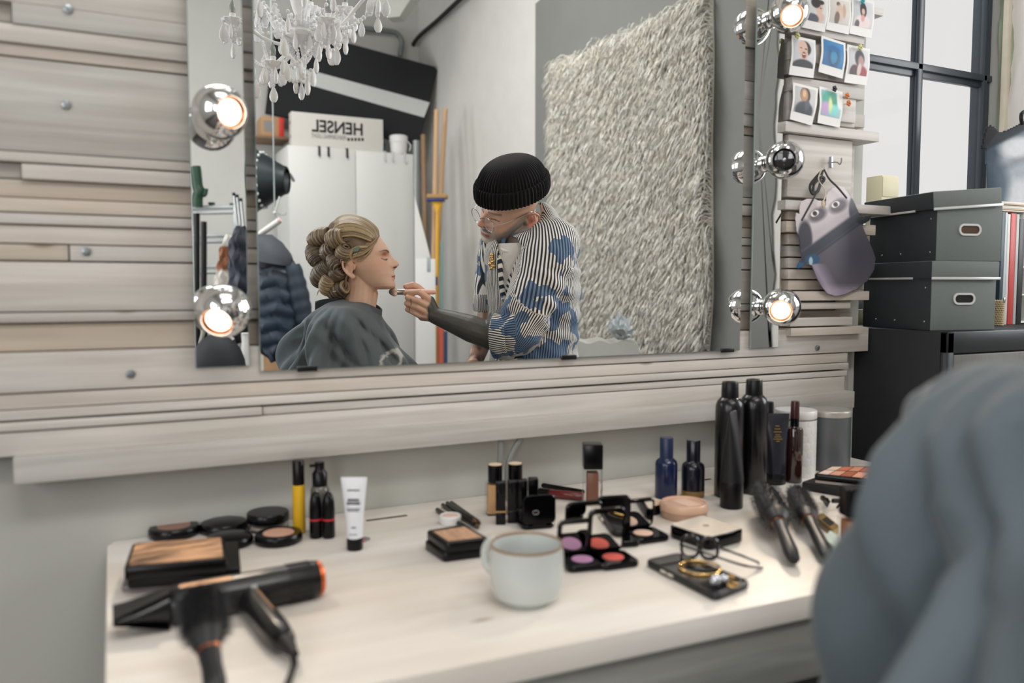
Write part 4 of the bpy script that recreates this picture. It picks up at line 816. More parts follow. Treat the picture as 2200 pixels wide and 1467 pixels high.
open_compact(ZB(1425, 860), -8, 96, (196, 66, 58), 'open mirror compact with a red pan, behind the mauve and the coral one', sz=.064, lid_h=.060)
open_compact(ZB(1365, 988), -10, 100, (190, 140, 178), 'open mirror compact with a mauve pan beside the mug', sz=.062, lid_h=.056)
open_compact(ZB(1598, 972), -6, 97, (206, 92, 80), 'open mirror compact with a coral pan, in front with its tall mirror up', sz=.062, lid_h=.070)
open_compact(ZB(1640, 822), -14, 92, None, 'open black compact with a gilt hinge behind the coral one', 'gold', sz=.058, lid_h=.062)
open_compact(ZB(1838, 788), -4, 98, (232, 196, 176), 'open mirror compact with a pale pink pan next to the cream compact', sz=.062, lid_h=.052, panpos=(-.004, 0, 0))
p, r = stand(ZB(1876, 655), 44); t = thing('powder_pot', 'black pot with a beige lid behind the open compacts', 'make-up', p); obj('pot', MB().lathe([(0, 0), (r*.95, 0), (r, .003), (r, .018), (0, .018)], 32), blackcase, t); obj('lid', MB().lathe([(0, .018), (r, .018), (r, .0215), (r*.97, .0225), (r*.85, .022), (0, .0225)], 32), beige, t)
p, r = stand(ZC_(496, 948), 102); h = hgt(p, ZC_(0, 812)[1]); t = thing('loose_powder_jar', 'wide peach powder jar with a clear lid in front of the navy bottle', 'make-up', p); peach = mat('peach_plastic', (200, 164, 140), .35, trans=.15)
obj('jar', MB().lathe([(0, 0), (r*.95, 0), (r*.98, .004), (r*.98, h*.5), (0, h*.5)], 40), peach, t); obj('lid', MB().lathe([(0, h*.5), (r*1.02, h*.5), (r*1.03, h*.6), (r*1.02, h*.9), (r*.97, h), (r*.9, h*.985), (r*.88, h*.9), (0, h*.9)], 40), mat('pale_peach_lid', (218, 178, 152), .3), t); obj('sticker', MB().box((.004, .0, h*.9+.0005), (.03, .045, .0008)), mat('peach_sticker', (232, 200, 178), .5), t)
t, bil, th = slab('cream_compact', 'black square compact with a cream lid behind the phone', 'make-up', [(397, 958), (612, 900), (880, 985), (658, 1043)], .021, .0208, black_gloss, ZC_, rr=.012)
obj('cream_lid', MB().prism([bil(u, v) for u, v in ((.03, .06), (.06, .03), (.94, .03), (.97, .06), (.97, .94), (.94, .97), (.06, .97), (.03, .94))], th-.0006, th+.0012, bev=.0006), mat('cream_lacquer', (232, 220, 204), .25, coat=.3), t)
logo(t, Matrix.Translation((0, 0, th+.0014)) @ Matrix.Rotation(R(-26), 4, 'Z'), .0055, mat('grey_emblem', (120, 112, 104), .4))
# spectacles
sp_m = mat('black_acetate', (17, 17, 19), .2, coat=.3); so = onZ(*ZC_(600, 1110), DT)
t = thing('spectacles', 'black spectacles lying between the phone and the cream compact', 'glasses', (so[0], so[1], DT))
def sp(x, y, z): q = onZ(*ZC_(x, y), DT+z)-so; return (float(q[0]), float(q[1]), z)
hin = np.array(sp(470, 1082, .02)), np.array(sp(722, 1104, .02)); dd = (hin[1]-hin[0]); dd[2] = 0; wl = np.linalg.norm(dd); dd /= wl
g = MB(); gl = MB()
for k in (0, 1):
    c = hin[0]+dd*wl*(.26+.48*k); pts = [tuple(c+dd*(x)+np.array((0, 0, z-.002))) for x, z in rrect(wl*.42, .032, .010, 5)]; g.tube(pts, .0024, 8, closed=True)
    gl.loft([[tuple(np.array(q)+[0, .0004, 0]) for q in pts], [tuple(np.array(q)-[0, .0004, 0]) for q in pts]])
g.tube([tuple(hin[0]+dd*wl*.46+np.array((0, 0, .006))), tuple(hin[0]+dd*wl*.54+np.array((0, 0, .006)))], .0018, 8); obj('front', g, sp_m, t)
obj('lenses', gl, clear, t)
for pts in ([sp(470, 1082, .027), sp(640, 1140, .024), sp(860, 1212, .012), sp(992, 1232, .003)], [sp(722, 1104, .027), sp(850, 1150, .022), sp(955, 1192, .010), sp(968, 1206, .003)]): obj('temple', MB().tube(smooth_path(pts), .0019, 8), sp_m, t)
# phone, bracelet, ear studs
ph = onZ(*ZC_(585, 1268), DT); pa, pb, pc_ = [np.array(onZ(*ZC_(*q), DT+.0095)[:2]) for q in ((250, 1178), (470, 1132), (690, 1398))]
rzp = math.atan2(*(pc_-pa)[::-1]); t, bil, th = slab('phone', 'black phone in a black case lying at the near edge of the table', 'phone', [(250, 1174), (462, 1130), (920, 1312), (698, 1400)], .0105, .0103, mat('black_phone_case', (22, 23, 26), .45, var=.2), ZC_, rr=.011, bev=.0025)
obj('screen', MB().prism([bil(u, v) for u, v in ((.03, .07), (.04, .05), (.96, .05), (.97, .07), (.97, .93), (.96, .95), (.04, .95), (.03, .93))], th-.0002, th+.0003), mat('dark_screen', (13, 14, 17), .06, coat=.6), t)
for u in (.26, .36):
    q0, q1 = bil(u, -.012), bil(u+.07, -.012); obj('side_button', MB().tube([(q0[0], q0[1], th*.55), (q1[0], q1[1], th*.55)], .0019, 8), mat('pale_button', (200, 192, 178), .4), t)
bz = DT+.0106+.0018; q = onZ(*ZC_(597, 1232), bz); n = 40; rb_ = 43.5*mpp(q)
o = obj('bracelet', MB().tube([(rb_*math.cos(2*PI*i/n), rb_*math.sin(2*PI*i/n), 0) for i in range(n)], .0017, 10, closed=True), gold, loc=(q[0], q[1], bz+.0006)); tag(o, 'thin gold bracelet lying on the phone', 'bracelet')
pearl = mat('silver_drop', (190, 192, 200), .12, .8)
for i, (x, y, s) in enumerate(((700, 1310, 1.0), (750, 1292, .8))):
    q = onZ(*ZC_(x, y), DT+.018); t = thing('earring', 'silver drop earring with a gold hoop on the phone, %s' % ('larger one nearer the viewer', 'smaller one behind')[i], 'earring', (q[0], q[1], DT+.0109), R(30*i-20), 'earrings on the phone'); k = .0078*s
    obj('drop', MB().lathe([(0, -k*1.5), (k*.6, -k*1.2), (k*.98, -k*.4), (k*.9, k*.3), (k*.45, k*1.1), (0, k*1.5)], 22, TR(0, 0, k, 0, 90, 40)), pearl, t)
    c = (.022-.004*i, -.004+.010*i, .0016); obj('hoop', MB().tube([(c[0]+.0075*math.cos(2*PI*j/24), c[1]+.0075*math.sin(2*PI*j/24), c[2]) for j in range(24)], .0012, 8, closed=True), gold, t)
# bottles at the right
def bottle(q, wpx, ptop, label, prof, group=None, name='bottle', cat='bottle'):
    p, r = stand(q, wpx); h = hgt(p, ptop); t = thing(name, label, cat, p, 0, group)
    for pn, pts, m in prof: obj(pn, MB().lathe([(r*a, h*b) for a, b in pts], 32), m, t)
    return t, r, h
navy = mat('navy_bottle', (20, 32, 66), .2, var=.1); navy2 = mat('dark_navy_bottle', (16, 18, 30), .2); amber_b = mat('amber_base', (128, 98, 44), .25, coat=.3)
bottle(ZC_(383, 803), 48, ZC_(0, 408)[1], 'blue hair oil bottle, left of the pair against the wall', [('body', [(0, 0), (.92, 0), (1, .02), (1, .56), (.92, .61), (.6, .66), (.56, .67), (0, .67)], navy), ('cap', [(0, .665), (.6, .665), (.6, .985), (.55, 1), (0, 1)], mat('blue_cap', (26, 40, 74), .4))], 'small dark bottles')
bottle(ZC_(552, 797), 50, ZC_(0, 424)[1], 'dark navy bottle with an amber foot, right of the pair against the wall', [('foot', [(0, 0), (.93, 0), (1, .02), (1, .12), (0, .12)], amber_b), ('body', [(0, .12), (1, .12), (1, .50), (.92, .57), (.6, .62), (.58, .64), (0, .64)], navy2), ('cap', [(0, .635), (.6, .635), (.6, .985), (.55, 1), (0, 1)], navy2)], 'small dark bottles')
can_m = mat('black_spray_can', (10, 11, 14), .25, 0, var=.15, scale=80)
def can(q, w_, pt, label):
    t, r, h = bottle(q, w_, pt, label, [('body', [(0, 0), (.95, 0), (1, .01), (1, .74), (.98, .79), (.88, .83), (.66, .862), (.6, .865), (0, .865)], can_m), ('cap', [(0, .862), (.60, .862), (.61, .87), (.575, .985), (.53, 1), (.4, 1), (.38, .985), (0, .985)], black_plastic)], 'black spray cans', 'spray_can', 'spray can')
    return t, r, h
gold_print = mat('gold_print', (150, 122, 70), .4, .5)
t, r, h = can(ZC_(775, 798), 61, ZC_(0, 58)[1], 'tall black spray can, nearer of the two at the back')
t, r, h = can(ZC_(926, 772), 60, ZC_(0, 42)[1], 'tall black spray can standing behind the other one')
crimp_tube(ZC_(795, 866), 49, ZC_(0, 245)[1], 'black tapered tube standing on its cap in front of the spray cans', 'tube', mat('matte_black_tube', (14, 15, 18), .45, var=.1), black_plastic, .046, .27, edge_on=True, name='hair_tube')
crimp_tube(ZC_(1062, 712), 50, ZC_(0, 258)[1], 'wide black tube with gold print between the spray cans and the brown bottle', 'tube', mat('dark_indigo_tube', (28, 29, 40), .3, var=.1), black_plastic, .060, .16, name='hair_tube')
wt = [o for o in bpy.data.objects if o.get('label', '').startswith('wide black tube')][0]; g = MB(); hh = hgt(wt.location, ZC_(0, 258)[1])
for k, (fz, fw) in enumerate(((.83, .008), (.79, .012), (.75, .016), (.71, .010), (.68, .014), (.65, .018), (.62, .007))): kk = (fz-.16)/.84; ry = 25*mpp(wt.location)*.98*(1-kk**1.3)**.8+.0012; g.box((.002, -ry-.0003, hh*fz), (fw, .0006, .0022))
obj('gold_print', g, gold_print, wt)
bottle(ZC_(1022, 668), 34, ZC_(0, 184)[1], 'slim dark bottle with a black cap behind the wide tube', [('body', [(0, 0), (.95, 0), (1, .02), (1, .7), (.7, .76), (0, .76)], navy2), ('cap', [(0, .755), (.64, .755), (.60, .985), (.55, 1), (0, 1)], black_plastic)])
bottle(ZC_(1186, 700), 36, ZC_(0, 180)[1], 'glossy brown bottle with a dark red cap beside the white canister', [('body', [(0, 0), (.93, 0), (1, .02), (1, .64), (.9, .67), (.52, .68), (.48, .70), (0, .70)], mat('brown_glass', (44, 26, 22), .08, coat=.8)), ('neck', [(0, .69), (.50, .69), (.50, .80), (0, .80)], black_gloss), ('cap', [(0, .79), (.53, .79), (.49, .985), (.45, 1), (0, 1)], mat('dark_red_cap', (58, 22, 24), .25))])
# canisters
p, r = stand(ZC_(1192, 665), 86); h = hgt(p, ZC_(0, 232)[1]); t = thing('canister', 'white honeycomb-embossed canister with a white lid', 'canister', p, 0, 'canisters with lids'); porc = mat('white_porcelain', (214, 214, 210), .35)
nu, nv_ = 120, 60; vs = []
for j in range(nv_+1):
    z = h*.86*j/nv_
    for i in range(nu):
        a = 2*PI*i/nu; u = i/nu*14; v = z/(2*PI*r)*14/0.866; row = math.floor(v+.5); best = 9
        for rr_ in (row-1, row, row+1):
            uu = u-(.5 if rr_ % 2 else 0); du = abs(uu-round(uu)); dv = (v-rr_)*.866; best = min(best, max(du, .5*du+.866*abs(dv)))
        e = .0009*(1 if best < .40 else max(0, (.5-best)/.1)); rr2 = r*(.97+.03*min(1, z/.01))+e; vs.append((rr2*math.cos(a), rr2*math.sin(a), z))
obj('body', MB().add(vs, [(j*nu+i, j*nu+(i+1) % nu, (j+1)*nu+(i+1) % nu, (j+1)*nu+i) for j in range(nv_) for i in range(nu)]).lathe([(0, 0), (r*.97, 0)], nu), porc, t)
obj('lid', MB().lathe([(r*.9, h*.85), (r*.99, h*.87), (r*1.03, h*.885), (r*1.03, h*.985), (r*1.0, h), (0, h*1.005)], 48), porc, t)
p, r = stand(ZC_(1405, 628), 88); h = hgt(p, ZC_(0, 224)[1]); t = thing('canister', 'dark grey dotted metal canister with a grey lid', 'canister', p, 0, 'canisters with lids'); gm = mat('grey_enamel', (96, 100, 102), .35, .3)
nu, nv_ = 150, 70; vs = []
for j in range(nv_+1):
    z = h*.88*j/nv_
    for i in range(nu):
        a = 2*PI*i/nu; e = .0007*max(0, math.cos(2*PI*i/2.5*1.0)*math.cos(PI*j*1.0)) if False else .0006*(1 if (i+j) % 2 else 0); vs.append(((r+e)*math.cos(a), (r+e)*math.sin(a), z))
obj('body', MB().add(vs, [(j*nu+i, j*nu+(i+1) % nu, (j+1)*nu+(i+1) % nu, (j+1)*nu+i) for j in range(nv_) for i in range(nu)]).lathe([(0, 0), (r, 0)], nu), gm, t)
obj('lid', MB().lathe([(r*.9, h*.87), (r*1.0, h*.875), (r*1.035, h*.885), (r*1.035, h*.955), (r*1.02, h*.975), (r*.98, h*.985), (r*.9, h*.98), (0, h*1.0)], 48), mat('warm_grey_lid', (172, 168, 160), .35, .3), t)
# eyeshadow palette and odds and ends by the right-hand edge
t, bil, th = slab('black_pouch', 'flat black case under the eyeshadow palette', 'case', [(1236, 690), (1420, 628), (1900, 640), (1640, 760)], .016, .0158, mat('black_pouch_cloth', (17, 17, 20), .6), ZC_)
t, bil, th = slab('eyeshadow_palette', 'open eyeshadow palette with ten nude and brown pans', 'make-up', [(1316, 640), (1420, 592), (1800, 592), (1700, 682)], .034, .012, blackcase, ZC_)
sh_c = [(228, 196, 174), (200, 112, 80), (206, 138, 104), (184, 98, 72), (206, 132, 98), (236, 206, 188), (222, 158, 130), (172, 96, 66), (224, 160, 130), (206, 144, 116)]
t.location.z = DT+.0162+.0062
for k in range(10):
    i, j = k % 5, k//5; u0, v0 = .05+.185*i, .53-.45*j; obj('eyeshadow_pan', MB().prism([bil(u0, v0), bil(u0+.165, v0), bil(u0+.165, v0+.39), bil(u0, v0+.39)], th-.0004, th+.0005), powder(sh_c[k]), t, smooth=0)
obj('lower_tray', MB().prism([bil(u, v) for u, v in ((.02, .02), (1, .02), (1, 1), (.02, 1))], -.006, -.001), mat('pale_tray', (196, 180, 168), .5), t)
t, bil, th = slab('gold_box', 'small black and gold box lying behind the brown foundation bottle', 'box', [(1325, 905), (1372, 880), (1478, 968), (1440, 1000)], .012, .0118, mat('gold_foil', (152, 124, 66), .3, .7, var=.4, scale=60), ZC_)
obj('dark_label', MB().prism([bil(u, v) for u, v in ((.3, .15), (.75, .15), (.75, .85), (.3, .85))], th-.0003, th+.0006), blackcase, t)
q = onZ(*ZC_(1432, 860), DT); t = thing('hair_clip', 'black toothed hair clip behind the brown foundation bottle', 'hair clip', (q[0], q[1], DT), R(35))
for s in (-1, 1):
    g = MB().tube(smooth_path([(-.035, s*.004, .024), (-.01, s*.018, .02), (.03, s*.02, .012), (.042, s*.018, .006)]), .0045, 8, flat=.6)
    for k in range(6): g.tube([(-.005+.008*k, s*.018, .018-.0015*k), (-.005+.008*k, s*.008, .004)], .0016, 6)
    obj('jaw', g, black_plastic, t)
t, bil, th = slab('mint_case', 'mint white plastic case beside the brown foundation bottle', 'case', [(1372, 1040), (1418, 985), (1490, 1040), (1450, 1110)], .022, .0218, mat('mint_plastic', (196, 214, 206), .35), ZC_, rr=.01, bev=.006)
p, r = stand(ZC_(1562, 1205), 58); h = hgt(p, ZC_(0, 720)[1]); hs = hgt(p, ZC_(0, 900)[1]); t = thing('foundation_bottle', 'large glass bottle of brown foundation with a black cap next to the seated person', 'make-up', p, R(-20))
obj('bottle', MB().prism(rrect(2*r, 1.7*r, .008), 0, hs, bev=.003), clear, t); obj('fluid', MB().prism(rrect(2*r-.007, 1.7*r-.007, .006), .006, hs-.006), mat('tan_fluid', (176, 122, 84), .4), t); obj('cap', MB().prism(rrect(1.9*r, 1.6*r, .007), hs, h, bev=.002), blackcase, t)
# mug
p, r = stand(ZB(948, 1368), 118); rm = 77.5*mpp(onZ(*ZB(965, 1200), DT)); h = hgt((p[0], p[1], DT), ZB(0, 858)[1])
t = thing('mug', 'grey-green ceramic mug with a brown rim near the front of the table', 'mug', p); glaze = mat('grey_green_glaze', (192, 197, 194), .22, var=.05, scale=12)
po = [(0, 0), (rm*.62, 0), (rm*.66, .003), (rm*.70, .006), (rm*.86, h*.12), (rm*.97, h*.3), (rm, h*.5), (rm*.985, h*.75), (rm*.965, h*.94), (rm*.965, h*.985), (rm*.95, h), (rm*.925, h*.99), (rm*.91, h*.95), (rm*.93, h*.6), (rm*.9, h*.3), (rm*.7, h*.1), (0, h*.08)]
obj('body', MB().lathe(po, 56), glaze, t); obj('rim', MB().lathe([(rm*.967, h*.965), (rm*.972, h*.985), (rm*.955, h*1.006), (rm*.925, h*.998), (rm*.917, h*.97)], 56), mat('brown_rim_glaze', (140, 108, 78), .35, var=.3, scale=60), t)
hd_ = -_r0+_f0*.75; va = math.atan2(hd_[1], hd_[0]); dx, dy = math.cos(va), math.sin(va)
obj('handle', MB().tube(smooth_path([(dx*rm*.93, dy*rm*.93, h*.86), (dx*rm*1.22, dy*rm*1.22, h*.88), (dx*rm*1.42, dy*rm*1.42, h*.68), (dx*rm*1.34, dy*rm*1.34, h*.42), (dx*rm*.95, dy*rm*.95, h*.26)]), .0062, 12, flat=.8), glaze, t)
# ------------------------------------------------------------------ the rest of the room, seen in the mirrors
def vbox(name, label, cat, x0, x1, y0, y1, z0, z1, m, group=None, bev=.004):
    o = obj(name, MB().box((0, 0, (z1-z0)/2), (x1-x0, y1-y0, z1-z0), bev), m, loc=((x0+x1)/2, (y0+y1)/2, z0)); return tag(o, label, cat, group)
# backdrop panel and shaggy rug on the right-hand wall
xw = XR-.012
ya, yb = vX(1150, 400, xw)[1], vX(1663, 400, xw)[1]; zt2 = vX(1150, 14, xw)[2]
g = MB(); n = 40; edge = []
for i in range(n+1): edge.append((yb+.012*math.sin(i*.9)+.006*math.sin(i*2.3), .55+(zt2+.25-.55)*i/n))
edge += [(ya, zt2+.02), (ya, .55)]
g.loft([[(xw-.001, y, z) for y, z in edge], [(xw+.008, y, z) for y, z in edge]])
tag(obj('backdrop', g, mat('grey_painted_backdrop', (124, 125, 122), .85, var=.08, scale=3, bump=.25)), 'large grey painted backdrop on the white side wall', 'backdrop')
rug_poly = [(1198, 150), (1206, 138), (1260, 118), (1330, 85), (1400, 52), (1470, 22), (1530, -6), (1532, 120), (1528, 300), (1530, 500), (1530, 640), (1522, 756), (1440, 762), (1372, 760), (1356, 742), (1330, 728), (1250, 722), (1230, 700), (1215, 560), (1206, 420), (1200, 280)]
rp = np.array([vX(x, y, xw-.02)[1:] for x, y in rug_poly]); rc_ = rp.mean(axis=0)
rug = thing('shaggy_rug', 'shaggy cream rug hanging on the grey backdrop', 'rug', (xw-.006, rc_[0], rc_[1]))
obj('backing', MB().loft([[(0, y-rc_[0], z-rc_[1]) for y, z in rp], [(-.012, y-rc_[0], z-rc_[1]) for y, z in rp]]), mat('rug_backing', (205, 198, 186), .9, var=.1), rug)
rs = np.random.RandomState(3); N_ = 30000
lo, hi = rp.min(axis=0), rp.max(axis=0); pts = lo+(hi-lo)*rs.rand(N_*2, 2); pts = pts[inside([tuple(p) for p in rp], pts[:, 0], pts[:, 1])][:N_]
K = len(pts); seg = 4; L_ = .10+.10*rs.rand(K); wv = .0032+.003*rs.rand(K); az = rs.normal(0, .55, K)+.6*np.sin(pts[:, 0]*9+pts[:, 1]*7)
V_ = np.zeros((K, seg*3+1, 3)); d0 = np.stack([-np.full(K, .45), .32*np.sin(az), .25*rs.normal(0, 1, K)+.1], 1); d1 = np.stack([-.10*np.ones(K), .38*np.sin(az*1.6+rs.normal(0, .4, K)), -np.ones(K)], 1)
P_ = np.stack([np.full(K, -.010), pts[:, 0]-rc_[0], pts[:, 1]-rc_[1]], 1)
for s in range(seg+1):
    f = s/seg; dd_ = d0*(1-f)+d1*f; dd_ /= np.linalg.norm(dd_, axis=1)[:, None]
    if s < seg:
        ww = (wv*(1-.65*f))[:, None]; a_ = np.cross(dd_, [0, 0, 1.0]); a_ /= np.linalg.norm(a_, axis=1)[:, None]; b_ = np.cross(dd_, a_)
        for k in range(3): V_[:, s*3+k] = P_+ww*(a_*math.cos(2.094*k)+b_*math.sin(2.094*k))
    else: V_[:, -1] = P_
    P_ = P_+dd_*(L_/seg)[:, None]
fs = []
base = []
for s in range(seg-1):
    for k in range(3): base.append((s*3+k, s*3+(k+1) % 3, (s+1)*3+(k+1) % 3, (s+1)*3+k))
tri = [((seg-1)*3+k, (seg-1)*3+(k+1) % 3, seg*3) for k in range(3)]; st = seg*3+1
for i in range(K):
    o_ = i*st; fs += [tuple(q+o_ for q in f) for f in base]+[tuple(q+o_ for q in f) for f in tri]
me = bpy.data.meshes.new('pile'); me.from_pydata(V_.reshape(-1, 3).tolist(), [], fs)
tc_ = np.array([(243, 240, 232), (236, 230, 217), (248, 246, 240), (226, 218, 200)], float)[rs.choice(4, K, p=[.5, .22, .2, .08])]
set_tint(me, np.repeat(tc_, st, axis=0)); me.materials.append(vcol_mat('cream_wool', .9, var=.03)); me.polygons.foreach_set('use_smooth', [True]*len(me.polygons))
pile = bpy.data.objects.new('pile', me); COL.objects.link(pile); pile.parent = rug; pile['kind'] = 'stuff'
# low grey covered crate with a crumpled clear bag, under the rug
vw = View(1300, 4.35); cc_ = vw(1235, 726), vw(1365, 726)
t = thing('covered_crate', 'low crate under a pale grey cloth below the shaggy rug', 'crate', vw.loc, vw.rz); hz = cc_[0][2]; wd = cc_[1][0]-cc_[0][0]
obj('crate', MB().box((0, 0, hz*.48), (wd-.02, .30, hz*.96), .01), mat('grey_crate', (150, 150, 146), .7), t)
g = []; n = 24
for j in range(n+1):
    for i in range(n+1):
        u, v = i/n*2-1, j/n*2-1; g.append((u*wd*.53, v*.165, hz-.012+.008*math.sin(u*9+v*4)-.10*max(0, abs(u)-.94)/.06-.10*max(0, abs(v)-.94)/.06))
obj('cloth', MB().add(g, [(j*(n+1)+i, j*(n+1)+i+1, (j+1)*(n+1)+i+1, (j+1)*(n+1)+i) for j in range(n) for i in range(n)]), mat('pale_grey_cloth', (176, 174, 168), .85, bump=.2), t)
q = vw(1335, 742, .12); g = MB().ell((0, 0, .045), (.055, .05, .05), 26); rs = np.random.RandomState(5)
g.v = [tuple(np.array(p)*(1+.25*rs.randn())) for p in g.v]
pl = Matrix.Rotation(vw.rz, 4, 'Z') @ Vector((q[0], q[1], 0)); o = obj('clear_bag', g, mat('clear_plastic_wrap', (214, 220, 222), .08, trans=.3), loc=(vw.loc[0]+pl.x, vw.loc[1]+pl.y, hz+.002), smooth=0); tag(o, 'crumpled clear plastic bag lying on the covered crate', 'bag')
# white cupboard against the far wall
yf = -6.2; x0, x1 = vY(621, 500, yf)[0], vY(891, 500, yf)[0]; xm = vY(765, 500, yf)[0]; ht = vY(760, 322, yf)[2]
cw = mat('white_cupboard', (226, 226, 224), .4, var=.015); cup = thing('cupboard', 'tall white two-door cupboard against the far wall', 'cupboard', ((x0+x1)/2, yf-.29, 0)); cx_ = (x0+x1)/2
obj('carcass', MB().box((0, 0, ht/2), (x1-x0, .58, ht), .003), cw, cup)
for a, b in ((x0, xm), (xm, x1)): obj('door', MB().box(((a+b)/2-cx_, .299, ht/2+.02), (b-a-.006, .018, ht-.06), .003), cw, cup)
bh, wh = mat('black_hook', (16, 16, 18), .4), mat('white_hook', (205, 205, 204), .4)
for px, py, m, nm in ((686, 318, bh, 'black'), (706, 319, bh, 'black'), (746, 322, bh, 'black'), (827, 330, wh, 'white'), (844, 331, wh, 'white'), (870, 332, wh, 'white')):
    q = vY(px, py, yf+.02); o = obj('door_hook', MB().box((0, 0, -.035), (.022, .004, .085), .001).box((0, -.015, .006), (.022, .036, .004), .001).tube(smooth_path([(0, .002, -.07), (0, .02, -.085), (0, .03, -.07)]), .006, 8), m, loc=(q[0], yf+.0215, ht+.0))
    tag(o, '%s hook over the cupboard door, %s' % (nm, {686: 'first of the black ones', 706: 'second of the black ones', 746: 'last of the black ones', 827: 'first of the white ones', 844: 'second of the white ones', 870: 'last of the white ones'}[px]), 'hook', 'hooks over the cupboard doors')
# side hooks on the left side of the cupboard
for zpx, nm in ((345, 'upper'), (440, 'lower')):
    q = vY(617, zpx, yf-.1); o = obj('side_hook', MB().tube(smooth_path([(-.003, 0, .05), (-.003, 0, -.05), (-.03, .01, -.09), (-.09, .02, -.08), (-.12, .02, -.03)]), .009, 8), wh, loc=(x0, yf-.1, q[2])); tag(o, 'white hook on the left side of the cupboard, the %s one' % nm, 'hook', 'hooks on the cupboard side')
# carton with lettering on the cupboard
ya2 = yf-.05; q0, q1, q2 = vY(626, 240, ya2), vY(823, 257, ya2), vY(823, 325, ya2); cart = thing('carton', 'long white carton with black lettering on top of the cupboard', 'carton', ((q0[0]+q1[0])/2, ya2-.06, ht+.001)); chh = q1[2]-ht-.001; cl = q1[0]-q0[0]
carton_m = mat('white_carton', (218, 214, 208), .6, var=.02); obj('body', MB().box((0, 0, chh/2), (cl, .12, chh), .004), carton_m, cart)
for z in (.3, .7): obj('hand_hole', MB().box((-cl/2-.0012, 0, chh*z), (.002, .05, .035), .0008), mat('carton_slot', (160, 156, 150), .7), cart)
ink = mat('black_ink', (20, 20, 22), .6); ink2 = mat('grey_ink', (120, 120, 120), .6)
def text(s_, size, loc, m, parent, w_=None, thick=0.0):
    c = bpy.data.curves.new('lettering', 'FONT'); c.body = s_; c.size = size; c.align_x = 'LEFT'; c.extrude = .0008; c.offset = thick
    o = bpy.data.objects.new('tmp', c); COL.objects.link(o); dg = bpy.context.evaluated_depsgraph_get(); me = bpy.data.meshes.new_from_object(o.evaluated_get(dg)); bpy.data.objects.remove(o); me.name = 'lettering'; me.materials.clear(); me.materials.append(m)
    p = co_of(me)
    if w_: p[:, 0] *= w_/p[:, 0].max()
    me.vertices.foreach_set('co', p.astype(np.float32).ravel()); me.update()
    o = bpy.data.objects.new('lettering', me); COL.objects.link(o); o.parent = parent; o.location = loc; o.rotation_euler = (PI/2, 0, PI); return o
def cpt(px, py): q = vY(px, py, ya2); return (q[0]-cart.location.x, .0612, q[2]-cart.location.z)
a, b = cpt(781, 291), cpt(670, 287); text('HENSEL', .155, (a[0], a[1], a[2]), ink, cart, a[0]-b[0], .004)
a, b = cpt(744, 301.5), cpt(669, 298); text('PERFORMING LIGHT', .06, (a[0], a[1], a[2]), ink2, cart, a[0]-b[0], 0)
g = MB()
for px in (779, 771.5, 764, 756.5, 749): q = cpt(px, 299.5); g.box((q[0], .0608, q[2]), (.022, .0016, .028))
obj('printed_squares', g, ink, cart, smooth=0)
# black softbox with a pale strip leaning over the cupboard
Ysb = -6.50; q = vY(765, 188, Ysb); sb = thing('softbox', 'large black softbox with a pale strip, leaning above the cupboard', 'softbox', tuple(q), 0, rot=(0, R(11.2), R(13)))
fx = .5*(8.1/FPX+(vY(865, 188, Ysb)[0]-vY(665, 188, Ysb)[0])/200); out = [(-169*fx, -98*fx), (-178*fx, 40*fx), (-182*fx, 86*fx), (154*fx, 84*fx), (159*fx, 78*fx), (151*fx, -88*fx), (40*fx, -92*fx)]
blackcloth = mat('black_softbox_cloth', (7, 11, 16), .75, var=.2, scale=8, bump=.2)
obj('shell', MB().loft([[(x*k, y_, z*k) for x, z in out] for y_, k in ((-.13, .6), (-.06, .93), (.0, 1.0), (.03, .985))]), blackcloth, sb)
st = [(-158*fx, -18*fx), (-140*fx, 10*fx), (156*fx, 6*fx), (150*fx, -28*fx)]; obj('pale_strip', MB().prism([(x, z) for x, z in st], 0, .004, T=Matrix.Translation((0, .036, 0)) @ Euler((PI/2, 0, 0)).to_matrix().to_4x4()), mat('pale_diffuser', (196, 198, 196), .7), sb)
# bucket and blue tub beside the carton
q = vY(853, 330, yf-.12); bu = thing('bucket', 'white plastic bucket with a handle standing on the cupboard', 'bucket', (q[0], yf-.07, ht+.001)); rr_ = .088; hb = vY(853, 293, yf-.12)[2]-ht
obj('body', MB().lathe([(0, 0), (rr_*.85, 0), (rr_*.95, hb*.6), (rr_, hb*.62), (rr_*1.0, hb*.95), (rr_*.8, hb), (0, hb)], 30), white_plastic, bu); obj('handle', MB().tube(smooth_path([(rr_, 0, hb*.75), (rr_*1.3, .02, hb*.5), (rr_*1.1, .04, hb*.2)]), .006, 8), white_plastic, bu)
q = vY(829, 325, yf-.14); tub = thing('tub', 'blue plastic tub squeezed between carton and bucket', 'tub', (q[0]+.0, yf-.33, ht+.001)); obj('body', MB().lathe([(0, 0), (.045, 0), (.05, .12), (0, .12)], 20), mat('blue_tub', (40, 120, 160), .4), tub); obj('lid', MB().lathe([(0, .12), (.053, .12), (.053, .135), (0, .135)], 20), mat('blue_tub', (40, 120, 160), .4), tub)
